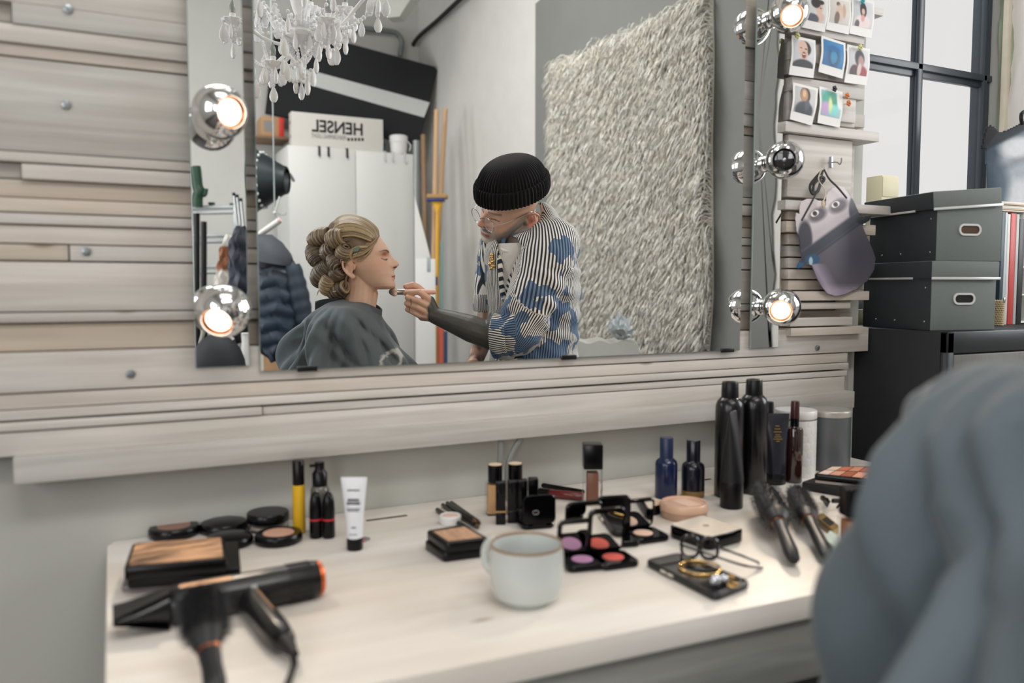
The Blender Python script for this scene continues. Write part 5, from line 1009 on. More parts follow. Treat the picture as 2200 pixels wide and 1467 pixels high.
# boards, poles and mop in the far corner
def pole(name, label, cat, p0, p1, d0, d1, r, m, group=None, flat=1.0):
    v0 = View(p0[0], d0); a = Matrix.Rotation(v0.rz, 4, 'Z') @ Vector(v0(*p0)); a = Vector((v0.loc[0]+a.x, v0.loc[1]+a.y, a.z)); v1 = View(p1[0], d1); b = Matrix.Rotation(v1.rz, 4, 'Z') @ Vector(v1(*p1)); b = Vector((v1.loc[0]+b.x, v1.loc[1]+b.y, b.z))
    d = (b-a); t_ = (b.z-.003)/max(1e-6, -d.z); e = b+d*max(0, t_)
    o = obj(name, MB().tube([tuple(a-e), (0, 0, 0)], r, 12, flat=flat), m, loc=tuple(e)); return tag(o, label, cat, group)
lw_ = mat('pale_pine', (196, 158, 120), .6, var=.15, scale=12, stretch=(1, 1, .1)); bw_ = mat('brown_wood', (132, 104, 78), .6, var=.15)
pole('wooden_pole', 'pale wooden pole leaning in the far corner, left of the pair', 'pole', (938, 236), (929, 700), 7.3, 7.1, .022, lw_, 'wooden poles in the far corner')
pole('wooden_pole', 'pale wooden pole leaning in the far corner, right of the pair', 'pole', (957, 234), (932, 700), 7.5, 7.2, .022, lw_, 'wooden poles in the far corner')
pole('timber_batten', 'brown timber batten standing between cupboard and poles', 'batten', (909, 290), (916, 640), 7.5, 7.3, .022, bw_, None, 1.4)
pole('metal_profile', 'grey metal profile standing right beside the cupboard', 'profile', (894, 302), (896, 600), 7.62, 7.6, .03, mat('grey_metal', (150, 155, 156), .4, .6))
pole('red_pole', 'coral red pole standing below the mop in the far corner', 'pole', (947, 702), (947, 780), 6.9, 6.9, .028, mat('coral_paint', (222, 112, 92), .5))
pole('blue_pole', 'dark blue pole standing at the foot of the side wall', 'pole', (958, 712), (958, 780), 6.9, 6.9, .014, mat('blue_paint', (48, 84, 120), .5))
pole('teal_tube', 'teal tube standing behind the mop handle', 'tube', (930, 520), (930, 700), 7.3, 7.3, .016, mat('teal_tube', (120, 164, 168), .5))
pole('turquoise_tube', 'turquoise tube standing right of the mop handle', 'tube', (949, 520), (949, 700), 7.2, 7.2, .012, mat('turquoise_tube', (140, 182, 180), .5))
vm = View(939, 7.0); mop = thing('mop', 'yellow sponge mop standing head up in the far corner', 'mop', vm.loc, vm.rz); ye = mat('yellow_plastic', (226, 172, 48), .4)
def vp(x, y, nr=0): return vm(x, y, nr)
obj('handle', MB().tube([vp(940, 455), vp(938, 700), (vp(938, 700)[0], -.02, .0)], .0155, 12), ye, mop)
obj('fork', MB().loft([[(vp(x0_, y_)[0]+(vp(x1_, y_)[0]-vp(x0_, y_)[0])*(.5+.5*math.cos(2*PI*i/16)), .02*math.sin(2*PI*i/16), vp(940, y_)[2]) for i in range(16)] for x0_, x1_, y_ in ((936, 944, 458), (934, 946, 448), (928, 952, 438), (926, 953, 431))]), ye, mop)
q = vp(937, 430); obj('sponge_holder', MB().box((q[0], 0, q[2]), (.15, .09, .022), .006), mat('mop_blue', (32, 52, 128), .4), mop)
q = vp(940, 422); obj('sponge', MB().box((q[0], 0, q[2]), (.175, .10, .036), .008), mat('tan_sponge', (178, 142, 96), .9, bump=.4, scale=80), mop)
q0_, q1_ = vp(938, 594), vp(938, 613); obj('blue_sleeve', MB().tube([q0_, q1_], .0175, 12), mat('mop_blue', (32, 52, 128), .4), mop); 
vb_ = View(918, 6.8); q = vb_(893, 556), vb_(935, 556); o = obj('white_panel', MB().box(((q[0][0]+q[1][0])/2, -.02, q[0][2]/2), (q[1][0]-q[0][0], .03, q[0][2]), .003), cw, loc=vb_.loc, rot=(0, 0, vb_.rz)); tag(o, 'white panel board standing right of the cupboard', 'panel')
q = vb_(921, 563, .0); obj('tape', MB().box((q[0], -.003, q[2]-.02), (.03, .004, .12), .001), mat('grey_tape', (170, 178, 178), .4), o)
vc_ = View(905, 7.2); q = [vc_(*p) for p in ((891, 420), (926, 556), (891, 556))]; o = obj('leaning_panel', MB().loft([[(a, y_, b) for a, b in ((q[0][0], q[0][2]), (q[1][0], q[1][2]), (q[1][0], .0), (q[2][0], .0))] for y_ in (-.012, .012)]), cw, loc=vc_.loc, rot=(0, 0, vc_.rz)); tag(o, 'slanted white panel leaning beside the cupboard', 'panel')
# beam end, pipe and cable under the ceiling
vk = View(838, 6.9); q = vk(788, 4), vk(886, 20), vk(845, 38); z_ = q[2][2]
bm_ = MB().loft([[(q[0][0], 0, z_+.16), (q[2][0]-.05, 0, z_), (q[2][0]+.05, 0, z_+.01), (q[1][0]+.05, 0, z_+.25), (q[1][0]+.1, 0, ZC), (q[0][0], 0, ZC)], [(q[0][0]+.1, -.12, z_+.16), (q[2][0]-.02, -.12, z_), (q[2][0]+.08, -.12, z_+.01), (q[1][0]+.1, -.12, z_+.25), (q[1][0]+.1, -.12, ZC), (q[0][0], -.12, ZC)]])
o = obj('trim_3', bm_, mat('grey_beam', (168, 168, 162), .85), loc=vk.loc, rot=(0, 0, vk.rz)); structure(o)
def run(name, label, cat, px, Y, r, m, X=None):
    P = [vY(x, y, Y) if X is None else vX(x, y, X) for x, y in px]; c = P[0]; o = obj(name, MB().tube(smooth_path([tuple(p-c) for p in P]), r, 10), m, loc=tuple(c)); return tag(o, label, cat)
run('heating_pipe', 'grey pipe running along the far wall below the ceiling', 'pipe', [(560, 42), (660, 50), (752, 59), (835, 67), (855, 74), (863, 90), (860, 120)], YB+.07, .026, mat('grey_pipe', (128, 134, 134), .4, .3))
run('ceiling_cable', 'black cable bundle running along the top of the side wall', 'cable', [(1010, -22), (985, 2), (940, 44), (905, 74), (890, 92), (881, 112), (878, 126)], 0, .022, mat('black_cable', (32, 34, 36), .6), X=XR-.06)
# left part of the mirror: shelf box, reflector, rail, jacket
ysh = YB+.2; a, b, c = vY(556, 297, ysh), vY(604, 297, ysh), vY(604, 259, ysh)
o = obj('wall_shelf', MB().box((0, 0, -.012), (b[0]-a[0]+.1, .38, .024), .003), bw_, loc=((a[0]+b[0])/2, YB+.195, a[2])); tag(o, 'brown wooden wall shelf under the cardboard box', 'shelf')
cb2 = thing('cardboard_box', 'cardboard box with a red end on the wall shelf', 'box', ((a[0]+b[0])/2, YB+.2, a[2]+.0005)); hh = c[2]-a[2]; ww_ = b[0]-a[0]; kraft = mat('kraft_card', (186, 146, 108), .7, var=.05)
obj('body', MB().box((-.02, 0, hh/2), (ww_-.05, .3, hh), .003), kraft, cb2); obj('red_end', MB().box((ww_/2-.025, 0, hh/2), (.05, .302, hh*.98), .003), mat('red_card', (205, 48, 36), .5), cb2); obj('label_patch', MB().box((-ww_*.2, .1515, hh*.5), (.08, .001, .1)), mat('grey_label', (140, 138, 134), .6), cb2, smooth=0)
vd = View(590, 6.1); q = vd(590, 387); fx = 6.1/FPX; rf = thing('reflector_shade', 'dark studio reflector with rivets hanging beside the cupboard', 'reflector', (vd.loc[0], vd.loc[1], q[2]), vd.rz)
TT = TR(0, 0, 0, 0, -90, 0)
obj('shade', MB().lathe([(26*fx, -32*fx), (29*fx, -31*fx), (31*fx, -24*fx), (38*fx, -12*fx), (52*fx, 10*fx), (64*fx, 32*fx), (67*fx, 37*fx), (65*fx, 37*fx), (50*fx, 10*fx), (36*fx, -12*fx), (26*fx, -28*fx)], 48, TT), mat('dark_reflector', (38, 46, 50), .45, .2, var=.1), rf)
g = MB()
for k in range(20):
    a_ = 2*PI*k/20; g.ell((57.6*fx*math.cos(a_), 57.6*fx*math.sin(a_), 19*fx), .013, 8, T=TT)
obj('rivets', g, mat('pale_rivet', (205, 210, 208), .4), rf); obj('bracket', MB().tube([(20*fx, -.02, 20*fx), (22*fx, -.2, 20*fx), (22*fx, -.3, 10*fx)], .012, 8), steel, rf)
vr = View(590, 5.5); rail = thing('hanging_rail', 'white clothes rail hanging on a cord beside the cupboard', 'clothes rail', (vr.loc[0], vr.loc[1], 0), vr.rz)
e0, e1 = vr(600, 474), vr(480, 545); obj('tube', MB().tube([e0, (e1[0], -.15, e1[2])], .021, 16), white_plastic, rail); obj('end_plug', MB().tube([(e0[0]+.0, e0[1], e0[2]), (e0[0]+.010, e0[1]+.001, e0[2]+.006)], .0195, 16), mat('pinkish_plug', (226, 200, 188), .5), rail)
obj('cord', MB().tube(smooth_path([(vr(592, 478)[0], 0, vr(592, 478)[2]), vr(590, 457), vr(588, 330), (vr(584, 100)[0], 0, ZC)]), .005, 8), mat('grey_cord', (150, 160, 160), .6), rail); obj('knot', MB().ell(vr(590, 457), .012, 10).tube(smooth_path([vr(590, 457), vr(596, 440), vr(601, 422)]), .006, 8), wh, rail)
def garment(name, label, vw, L, Rr, depth_, cols, parts, puff=0, hang=None):
    """L, Rr: left and right outline pixels from top to bottom"""
    t = thing(name, label, 'jacket', vw.loc, vw.rz, 'jackets on the clothes rail'); rows = []; n = 28; zs = []
    Lp = np.array(L, float); Rp = np.array(Rr, float); M = 46
    for k in range(M+1):
        y = Lp[0, 1]+(Lp[-1, 1]-Lp[0, 1])*k/M; xl = np.interp(y, Lp[:, 1], Lp[:, 0]); xr = np.interp(y, Rp[:, 1], Rp[:, 0]); a = vw(xl, y); b = vw(xr, y); c = (a[0]+b[0])/2; hw = (b[0]-a[0])/2
        pf = 1+(.10*abs(math.sin(PI*k/M*puff))-.05 if puff else 0); zz = a[2]
        rows.append([(c+hw*pf*math.cos(2*PI*i/n)+.008*math.sin(k*.7+i), depth_*pf*math.sin(2*PI*i/n)*(min(1, .35+k/8))+.012*math.sin(i*2.1+k*.35), zz+.012*math.sin(i*1.3)) for i in range(n)]); zs.append(k/M)
    me = MB().loft(rows).mesh('body', vcol_mat('jacket_cloth', .6, var=.06, scale=40, bump=.25)); p = co_of(me); z0, z1 = p[:, 2].max(), p[:, 2].min(); f = (z0-p[:, 2])/(z0-z1); ks = np.array([c_[0] for c_ in cols]); col = np.stack([np.interp(f, ks, [c_[1][i] for c_ in cols]) for i in range(3)], 1); set_tint(me, col)
    o = bpy.data.objects.new('body', me); COL.objects.link(o); o.parent = t
    return t
vj = View(600, 5.1)
jk = garment('puffer_jacket', 'navy quilted puffer jacket with a grey hood on the clothes rail', vj, [(545, 560), (535, 620), (540, 700), (556, 745), (585, 772)], [(630, 560), (640, 600), (650, 650), (650, 700), (648, 735), (612, 774)], .14, [(0, (62, 68, 76)), (.25, (44, 56, 70)), (.6, (36, 52, 70)), (1, (30, 44, 60))], None, 7)
hm = MB().loft([[(vj(x0_, y_)[0]+(vj(x1_, y_)[0]-vj(x0_, y_)[0])*(.5+.5*math.cos(2*PI*i/20)), d_*math.sin(2*PI*i/20), vj(x0_, y_)[2]+.02*math.cos(2*PI*i/20)*s_) for i in range(20)] for x0_, x1_, y_, d_, s_ in ((548, 585, 504, .03, 0), (545, 606, 514, .09, -1), (545, 624, 532, .13, -2), (545, 630, 550, .15, -2), (550, 628, 566, .16, -1), (560, 615, 576, .12, 0))])
obj('hood', hm, mat('grey_hood', (66, 70, 78), .7, var=.1, bump=.3), jk)
sl = []
for k in range(19):
    f = k/18; c = np.array(vj(*(np.array((628, 570))*(1-f)+np.array((656, 700))*f), near=.05)); r_ = (.045+.012*math.sin(PI*f))*(1+.14*abs(math.sin(PI*f*5))); sl.append([(c[0]+r_*math.cos(2*PI*i/16), c[1]+r_*1.1*math.sin(2*PI*i/16), c[2]+r_*.25*math.cos(2*PI*i/16)) for i in range(16)])
obj('sleeve', MB().loft(sl), mat('navy_quilt', (42, 54, 68), .6, var=.1, bump=.2), jk)
garment('dark_coat', 'dark navy coat hanging in the narrow left mirror strip', View(520, 5.4), [(510, 488), (498, 520), (494, 600), (495, 690), (500, 735)], [(526, 488), (540, 520), (546, 600), (548, 690), (545, 735)], .12, [(0, (30, 34, 44)), (.4, (58, 62, 78)), (.7, (34, 38, 50)), (1, (28, 30, 40))], None, 5)
garment('sheepskin_coat', 'white and brown coat hanging at the edge of the narrow left mirror strip', View(485, 5.9), [(488, 506), (478, 540), (468, 580), (460, 640), (458, 680)], [(500, 506), (500, 540), (499, 580), (498, 640), (498, 680)], .10, [(0, (206, 204, 200)), (.14, (206, 204, 200)), (.16, (142, 92, 66)), (.42, (140, 90, 64)), (.44, (208, 202, 196)), (1, (214, 210, 204))], None)
# pale metal rack with a green tool, black posts and tubes, in the narrow mirror strip
vq = View(460, 6.9); rk = thing('storage_rack', 'pale metal rack with double rails in the narrow left mirror strip', 'rack', vq.loc, vq.rz); rm_ = mat('pale_rack_metal', (196, 200, 200), .35, .3)
def qp(x, y, nr=0): return vq(x, y, nr)
for y_ in (446, 457, 507, 519, 573, 585): a, b = qp(412, y_), qp(505, y_-2); obj('rail', MB().tube([a, b], .020, 10), rm_, rk)
for x_ in (412, 505): a = qp(x_, 442); obj('upright', MB().tube([a, (a[0], -.03, 0)], .020, 10), rm_, rk)
for x0_, y0_, x1_, y1_ in ((503, 418, 512, 500), (510, 422, 518, 500), (518, 430, 526, 505)):
    a, b = qp(x0_, y0_, .06), qp(x1_, y1_, .06); o = obj('chrome_tube', MB().tube([a, b, (b[0]+.06, .06, 0)], .0125, 10), steel, loc=vq.loc, rot=(0, 0, vq.rz)); tag(o, 'chrome tube with a black cap leaning against the rack, %s' % {503: 'first from the left', 510: 'middle', 518: 'last on the right'}[x0_], 'tube', 'chrome tubes by the rack'); obj('cap', MB().tube([(a[0], a[1], a[2]-.01), (a[0]-.003, a[1], a[2]+.015)], .014, 10), black_plastic, o)
gt = thing('garden_tool', 'dark green tool with a long handle standing on the rack', 'tool', vq.loc, vq.rz); gm_ = mat('dark_green_plastic', (26, 62, 42), .45)
obj('body', MB().tube(smooth_path([qp(424, 445, .1), qp(424, 425, .1), qp(428, 412, .1), qp(424, 398, .1), qp(421, 370, .1), qp(419, 358, .1)]), [.05, .055, .055, .05]*9+[.03]*5 if False else .045, 12), gm_, gt); obj('spout', MB().tube(smooth_path([qp(430, 418, .1), qp(440, 418, .1), qp(443, 405, .1)]), .018, 10), gm_, gt)
for x_, y0_, y1_ in ((423, 458, 640), (438, 476, 640)):
    a, b = qp(x_, y0_, .2), qp(x_, y1_, .2); o = obj('black_post', MB().tube([a, b, (b[0], .2, 0)], .024, 12), black_plastic, loc=vq.loc, rot=(0, 0, vq.rz)); tag(o, 'black post standing in front of the rack, %s' % ('left one' if x_ == 423 else 'right one'), 'post', 'black posts by the rack'); obj('foot', MB().lathe([(0, 0), (.027, 0), (.027, .02), (.024, .03), (0, .03)], 16, TR(b[0], .2, 0)), black_plastic, o)
for x_, y_, k in ((455, 441, 'black'), (498, 443, 'black')): 
    q = qp(x_, y_+3, 0); g = MB().box((q[0], 0, q[2]+.026), (.05 if x_ < 480 else .03, .03, .022), .004).box((q[0], .0, q[2]+.014), (.03, .03, .02), .004); o = obj('rail_clip', g, gm_, loc=vq.loc, rot=(0, 0, vq.rz)); tag(o, 'small dark clip on top of the rack, %s' % ('near the middle' if x_ < 480 else 'at the right end'), 'clip', 'clips on the rack')
# carton on the floor below the jacket, white vase and dark bag
vx_ = View(590, 5.6); a, b = vx_(552, 748), vx_(622, 748); ct = thing('cardboard_box', 'tall cardboard carton standing below the navy puffer jacket', 'box', vx_.loc, vx_.rz); cxx = (a[0]+b[0])/2
obj('body', MB().box((cxx, 0, a[2]/2), (b[0]-a[0], .4, a[2]), .004), kraft, ct); obj('tape', MB().box((cxx-.02, .201, a[2]*.86), (.03, .002, a[2]*.2)), mat('pale_tape', (226, 220, 208), .4), ct, smooth=0)
vy_ = View(515, 5.0); a = vy_(527, 775); va_ = thing('floor_vase', 'tall white vase standing on the floor below the hanging coats', 'vase', vy_.loc, vy_.rz); zt3 = vy_(527, 716)[2]; obj('body', MB().lathe([(0, 0), (.05, 0), (.06, zt3*.4), (.055, zt3*.7), (.028, zt3*.93), (.03, zt3), (.02, zt3), (0, zt3*.9)], 24, TR(vy_(530, 750)[0], 0, 0)), white_plastic, va_); obj('rim', MB().lathe([(.026, zt3-.006), (.034, zt3), (.026, zt3+.004)], 24, TR(vy_(530, 750)[0], 0, 0)), white_plastic, va_)
vz_ = View(470, 4.7); bag2 = thing('duffel_bag', 'dark duffel bag hanging low in the narrow left mirror strip', 'bag', vz_.loc, vz_.rz); c = vz_(468, 760); obj('body', MB().ell((c[0], 0, c[2]-.1), (.16, .12, .22), 20).box((c[0], 0, c[2]-.45), (.26, .2, .5), .03), mat('dark_duffel', (26, 28, 34), .7, var=.2, bump=.3), bag2); obj('strap', MB().tube(smooth_path([(c[0]-.1, 0, c[2]+.06), (c[0]-.03, .02, c[2]+.22), (c[0]+.09, 0, c[2]+.08)]), .012, 8), mat('pale_strap', (190, 188, 180), .6), bag2)
obj('base', MB().box((c[0], 0, (c[2]-.7)/2+.0), (.24, .18, c[2]-.7), .02), mat('dark_duffel', (26, 28, 34), .7), bag2)
# ------------------------------------------------------------------ white chandelier over the chair
vh = View(655, 2.56); cz = vh(655, 60)[2]
ch = thing('chandelier', 'white chandelier with white drops and bead strings', 'chandelier', (vh.loc[0], vh.loc[1], cz), vh.rz)
wm = mat('white_lacquer', (248, 247, 247), .35, var=.01); wd_m = mat('white_drop', (250, 250, 252), .18, var=.01); frost = mat('clear_candle_bulb', (190, 196, 190), .08, trans=.5)
def hp(x, y, nr=0): q = vh(x, y, nr); return Vector((q[0], q[1], q[2]-cz))
cen = hp(645, 70)
obj('stem', MB().lathe([(0, -.045), (.012, -.04), (.03, -.03), (.052, -.018), (.056, -.006), (.045, .004), (.03, .012), (.034, .02), (.036, .028), (.02, .034), (.014, .05), (.022, .07), (.03, .1), (.02, .14), (.012, .16), (.02, .2), (.028, .24), (.015, .3), (.01, .4), (.01, .8), (0, .8)], 28, Matrix.Translation(cen)), wm, ch)
obj('chain', MB().tube([tuple(cen+Vector((0, 0, .8))), (cen.x, cen.y, ZC-cz)], .006, 8), wm, ch)
cr = MB()
for k in range(12): a = 2*PI*k/12; cr.ell((cen.x+.036*math.cos(a), cen.y+.036*math.sin(a), cen.z+.034), (.005, .005, .011), 8)
obj('crown', cr, wm, ch)
drop_me = MB().lathe([(0, -.021), (.005, -.020), (.0092, -.014), (.0108, -.007), (.0098, 0), (.0062, .009), (.002, .018), (0, .021)], 14, sy=.6).mesh('drop', wd_m)
bead_me = MB().ell((0, 0, 0), .0052, 10)
drops = []
def drop(p, rz=0, k=1.0):
    o = bpy.data.objects.new('drop', drop_me); COL.objects.link(o); o.parent = ch; o.location = p; o.rotation_euler = (0, 0, rz); o.scale = (k*1.22, k*1.22, k*1.22); drops.append(o)
def beads(a, b, sag=.03, n=None, name='bead_string'):
    a, b = Vector(a), Vector(b); n = n or max(4, int((b-a).length*1.15/.0115)); g = MB()
    for i in range(n+1):
        f = i/n; p = a*(1-f)+b*f; p.z -= sag*4*f*(1-f); g.ell(tuple(p), .0058, 8)
    return obj(name, g, wd_m, ch)
cups = [((587, 138), .10), ((500, 45), .02), ((706, 46), .06), ((552, 14), -.10), ((742, 22), -.06), ((668, 20), -.16), ((812, -10), .0)]
rnd2 = random.Random(11); tips = []
for i, ((x, y), nr) in enumerate(cups):
    c = hp(x, y, nr); d = c-cen; dl = Vector((d.x, d.y, 0)); 
    pts = [cen+Vector((0, 0, -.005)), cen+dl*.25+Vector((0, 0, min(0, d.z)-.035)), cen+dl*.55+Vector((0, 0, d.z*.55-.035)), cen+dl*.85+Vector((0, 0, d.z-.005)), c+Vector((0, 0, -.004))] if i else [cen+Vector((0, 0, -.02)), hp(655, 143, .04), hp(640, 140, .06), hp(618, 118, .08), c+Vector((.01, 0, .004))]
    obj('arm', MB().tube(smooth_path([tuple(p) for p in pts]), .0056, 10), wm, ch)
    n = 40; g = MB(); rows = []
    for r_, z_ in ((.004, -.015), (.012, -.013), (.026, -.005), (.0325, .004), (.031, .0055), (.012, .001), (.004, .0)): rows.append([(c.x+r_*(1+.09*math.cos(9*2*PI*k/n)*(r_ > .02))*math.cos(2*PI*k/n), c.y+r_*(1+.09*math.cos(9*2*PI*k/n)*(r_ > .02))*math.sin(2*PI*k/n), c.z+z_) for k in range(n)])
    bo = obj('bobeche', g.loft(rows), wm, ch)
    obj('candle_sleeve', MB().lathe([(0, 0), (.009, 0), (.0092, .022), (.0085, .023), (0, .023)], 16, Matrix.Translation(c)), wm, ch)
    obj('candle_bulb', MB().lathe([(0, .022), (.0075, .024), (.0095, .034), (.0085, .046), (.004, .058), (.0012, .064), (0, .066)], 16, Matrix.Translation(c)), frost, ch)
    for k in range(6):
        a = 2*PI*k/6+.4*i; p = c+Vector((.0285*math.cos(a), .0285*math.sin(a), 0)); obj('bead_link', MB().ell(tuple(p+Vector((0, 0, -.006))), .0048, 8), wd_m, ch) if k % 2 == 0 else None; drop(p+Vector((0, 0, -.034-.004*rnd2.random())), a, rnd2.uniform(.9, 1.1))
    q = c+Vector((0, 0, -.016)); b = beads(q, q+Vector((0, 0, -.045)), 0, 5); drop(q+Vector((0, 0, -.070)), i, 1.0)
    tips.append(c)
for i, j in ((0, 2), (1, 0), (0, 3), (2, 4), (1, 3), (5, 2), (5, 3), (2, 6), (0, 5), (4, 5), (3, 2), (6, 4)):
    beads(tips[i], tips[j], .05)
    m = (tips[i]+tips[j])/2; drop(m+Vector((0, 0, -.078)), i+j)
for k in range(8):
    a = 2*PI*k/8; p = cen+Vector((.055*math.cos(a), .055*math.sin(a), -.010)); b = cen+Vector((.02*math.cos(a), .02*math.sin(a), -.085)); beads(p, b, .01, 7); drop(p+Vector((0, 0, -.03)), a, 1.05)
drop(cen+Vector((0, 0, -.112)), 0, 1.2)
for k in range(16):
    a = 2*PI*k/16; rr_ = .085+.05*(k % 3); p = cen+Vector((rr_*math.cos(a), rr_*math.sin(a), .02+.03*(k % 4))); beads(cen+Vector((.045*math.cos(a), .045*math.sin(a), .015)), p, .02, 8); drop(p+Vector((0, 0, -.034)), a, 1.0)
for x, y, nr in ((636, 182, .05), (648, 195, .05), (661, 183, .07), (674, 165, .06), (713, 122, .02), (723, 118, .02), (743, 98, .03), (680, 138, .09), (616, 152, .1), (686, 112, .08), (612, 100, .12), (608, 140, .11)): drop(hp(x, y, nr), x, rnd2.uniform(1.0, 1.2))
beads(hp(615, 168, .09), hp(668, 150, .08), .02); beads(hp(690, 92, .08), hp(742, 78, .03), .03); beads(hp(740, 60, .03), hp(735, 85, .03), .0); beads(hp(556, 182, .1), hp(578, 155, .1), .0); drop(hp(551, 190, .1), 0, 1.1)
# ------------------------------------------------------------------ people
HL = [  # cranium-centred head profile: height, face front, back of head, half width (metres)
    (.082, .000, -.045, .012), (.076, .020, -.064, .034), (.065, .037, -.080, .052), (.049, .053, -.090, .064), (.030, .067, -.095, .072), (.010, .082, -.094, .0755), (-.007, .092, -.090, .0755),
    (-.0175, .0962, -.086, .0745), (-.028, .0965, -.080, .0735), (-.042, .0975, -.072, .072), (-.060, .1005, -.056, .070), (-.074, .106, -.040, .0665), (-.0875, .110, -.026, .0615), (-.1015, .1095, -.014, .056),
    (-.1155, .112, .000, .049), (-.126, .1135, .022, .040), (-.1325, .106, .046, .027), (-.1355, .092, .060, .010)]
NOSE = [(-.020, .001, .011), (-.026, .004, .009), (-.0325, .0085, .0085), (-.040, .0155, .0085), (-.047, .0225, .010), (-.0535, .0270, .012), (-.058, .0270, .0150), (-.0635, .0215, .0152), (-.069, .0125, .0125), (-.074, .006, .009), (-.080, .003, .009), (-.085, .002, .012)]
LIPS = [(-.084, .000), (-.0885, .0030), (-.0925, .0050), (-.0945, .0030), (-.0958, -.0018), (-.0972, .0026), (-.1005, .0042), (-.104, .0020), (-.108, -.0015), (-.112, .0), (-.118, .0012), (-.124, .0010), (-.128, 0)]
def itp(z, tab, k): t = sorted(tab); return float(np.interp(z, [r[0] for r in t], [r[k] for r in t], left=0, right=0))
def head_mb(mb, place, male=False, s=1.0):
    zs = np.concatenate([np.arange(-.1355, -.018, .0016), np.arange(-.018, .0821, .0035)]); n = 132; rings = []
    t = np.linspace(0, 2*PI, n, endpoint=False); th = t-.74*np.sin(t)
    tab = np.array(sorted(HL))
    ks = np.array([-.25, -.5, -.25])
    for z in zs:
        xf, xb, w_ = [float(np.interp(z, tab[:, 0], tab[:, k])) for k in (1, 2, 3)]
        if male: w_ *= 1.03+.05*math.exp(-((z+.11)/.025)**2)
        xm = xb+.52*(xf-xb); c, sn = np.cos(th), np.sin(th); p = 2.3
        x = xm+np.where(c > 0, xf-xm, xm-xb)*np.sign(c)*np.abs(c)**(2/p); y = w_*np.sign(sn)*np.abs(sn)**(2/p)
        fr = np.clip((x-xm)/max(.02, (xf-xm)), 0, 1)
        nd, ns = itp(z, NOSE, 1), max(.007, itp(z, NOSE, 2)); ld = itp(z, LIPS, 1)
        if male: nd *= 1.12; ns *= 1.1
        x = x+fr*(nd*np.exp(-(np.abs(y)/ns)**2.4)+ld*np.exp(-(y/.021)**4))
        x = x-fr*.0105*np.exp(-((np.abs(y)-.031)/.016)**2-((z+.033)/.0105)**2)
        x = x+fr*.0035*np.exp(-((np.abs(y)-.026)/.022)**2-((z+.016)/.006)**2)
        x = x-fr*.003*np.exp(-((np.abs(y)-.030)/.012)**2-((z+.085)/.018)**2)
        y = y*(1+.03*np.exp(-((z+.055)/.014)**2)*fr)
        rings.append([place(a*s, b*s, z*s) for a, b in zip(x, y)])
    mb.loft(rings)
    for sgn in (-1, 1):
        g = [place(s*(.074+.0105*a), s*(sgn*.0315+.0125*b), s*(-.0345+.0095*c_)) for a, b, c_ in _unit_sphere]
        mb.add(g, _us_faces)
        # ear: rim, bowl and lobe
        E = [(.002, .070, -.022), (-.004, .078, -.036), (-.014, .083, -.048), (-.026, .086, -.048), (-.034, .088, -.042), (-.038, .089, -.060), (-.034, .088, -.080), (-.026, .085, -.094), (-.014, .078, -.104)]
        eo = .007 if male else 0
        E = [(-.012, .071, -.050), (-.012, .077, -.040), (-.018, .082, -.0345), (-.028, .086, -.034), (-.036, .088, -.042), (-.039, .088, -.056), (-.036, .087, -.072), (-.028, .084, -.085), (-.018, .080, -.094), (-.009, .076, -.099), (-.005, .072, -.093)]
        mb.tube([place(s*(a+.006), s*sgn*(b+eo*min(1, max(0, (-.008-a)/.02))), s*c_) for a, b, c_ in smooth_path(E, 5)], [s*.0036]*51 if False else s*.0037, 8)
        for (cx, cy, cz, rx, ry, rz_) in ((-.017, .0765, -.066, .016, .0045, .027), (-.006, .077, -.095, .0075, .0045, .009), (.000, .0745, -.066, .0045, .006, .010), (-.016, .081, -.054, .006, .004, .010)):
            mb.add([place(s*(cx+rx*a), s*sgn*(cy+ry*b), s*(cz+rz_*c_)) for a, b, c_ in _unit_sphere], _us_faces)
_m = MB().ell((0, 0, 0), 1.0, 18); _unit_sphere, _us_faces = _m.v, _m.f
def capsule(mb, a, b, ra, rb, n=16):
    a, b = Vector(a), Vector(b); d = (b-a); pts = []; rr = []
    if d.length < 1e-6: mb.ell(tuple(a), ra, n); return
    u = d.normalized()
    for k in range(6): f = math.sin(PI/2*(k/6-1)); pts.append(tuple(a+u*(ra*f))); rr.append(max(1e-4, ra*math.cos(PI/2*(k/6-1))))
    for k in range(5): f = k/4; pts.append(tuple(a+d*f)); rr.append(ra+(rb-ra)*f)
    for k in range(1, 7): f = math.sin(PI/2*k/6); pts.append(tuple(b+u*(rb*f))); rr.append(max(1e-4, rb*math.cos(PI/2*k/6)))
    mb.tube(pts, rr, n)
def chain(mb, pts, rad, n=14):
    for i in range(len(pts)-1): capsule(mb, pts[i], pts[i+1], rad[i], rad[i+1], n)
def attr_f(me, name, vals):
    a = me.attributes.new(name, 'FLOAT', 'POINT'); a.data.foreach_set('value', np.asarray(vals, np.float32))
def link_me(name, me, m, parent):
    me.materials.clear(); me.materials.append(m); o = bpy.data.objects.new(name, me); COL.objects.link(o); o.parent = parent; return o
skin_m = vcol_mat('skin', .48, var=.025, scale=90, sss=.12)
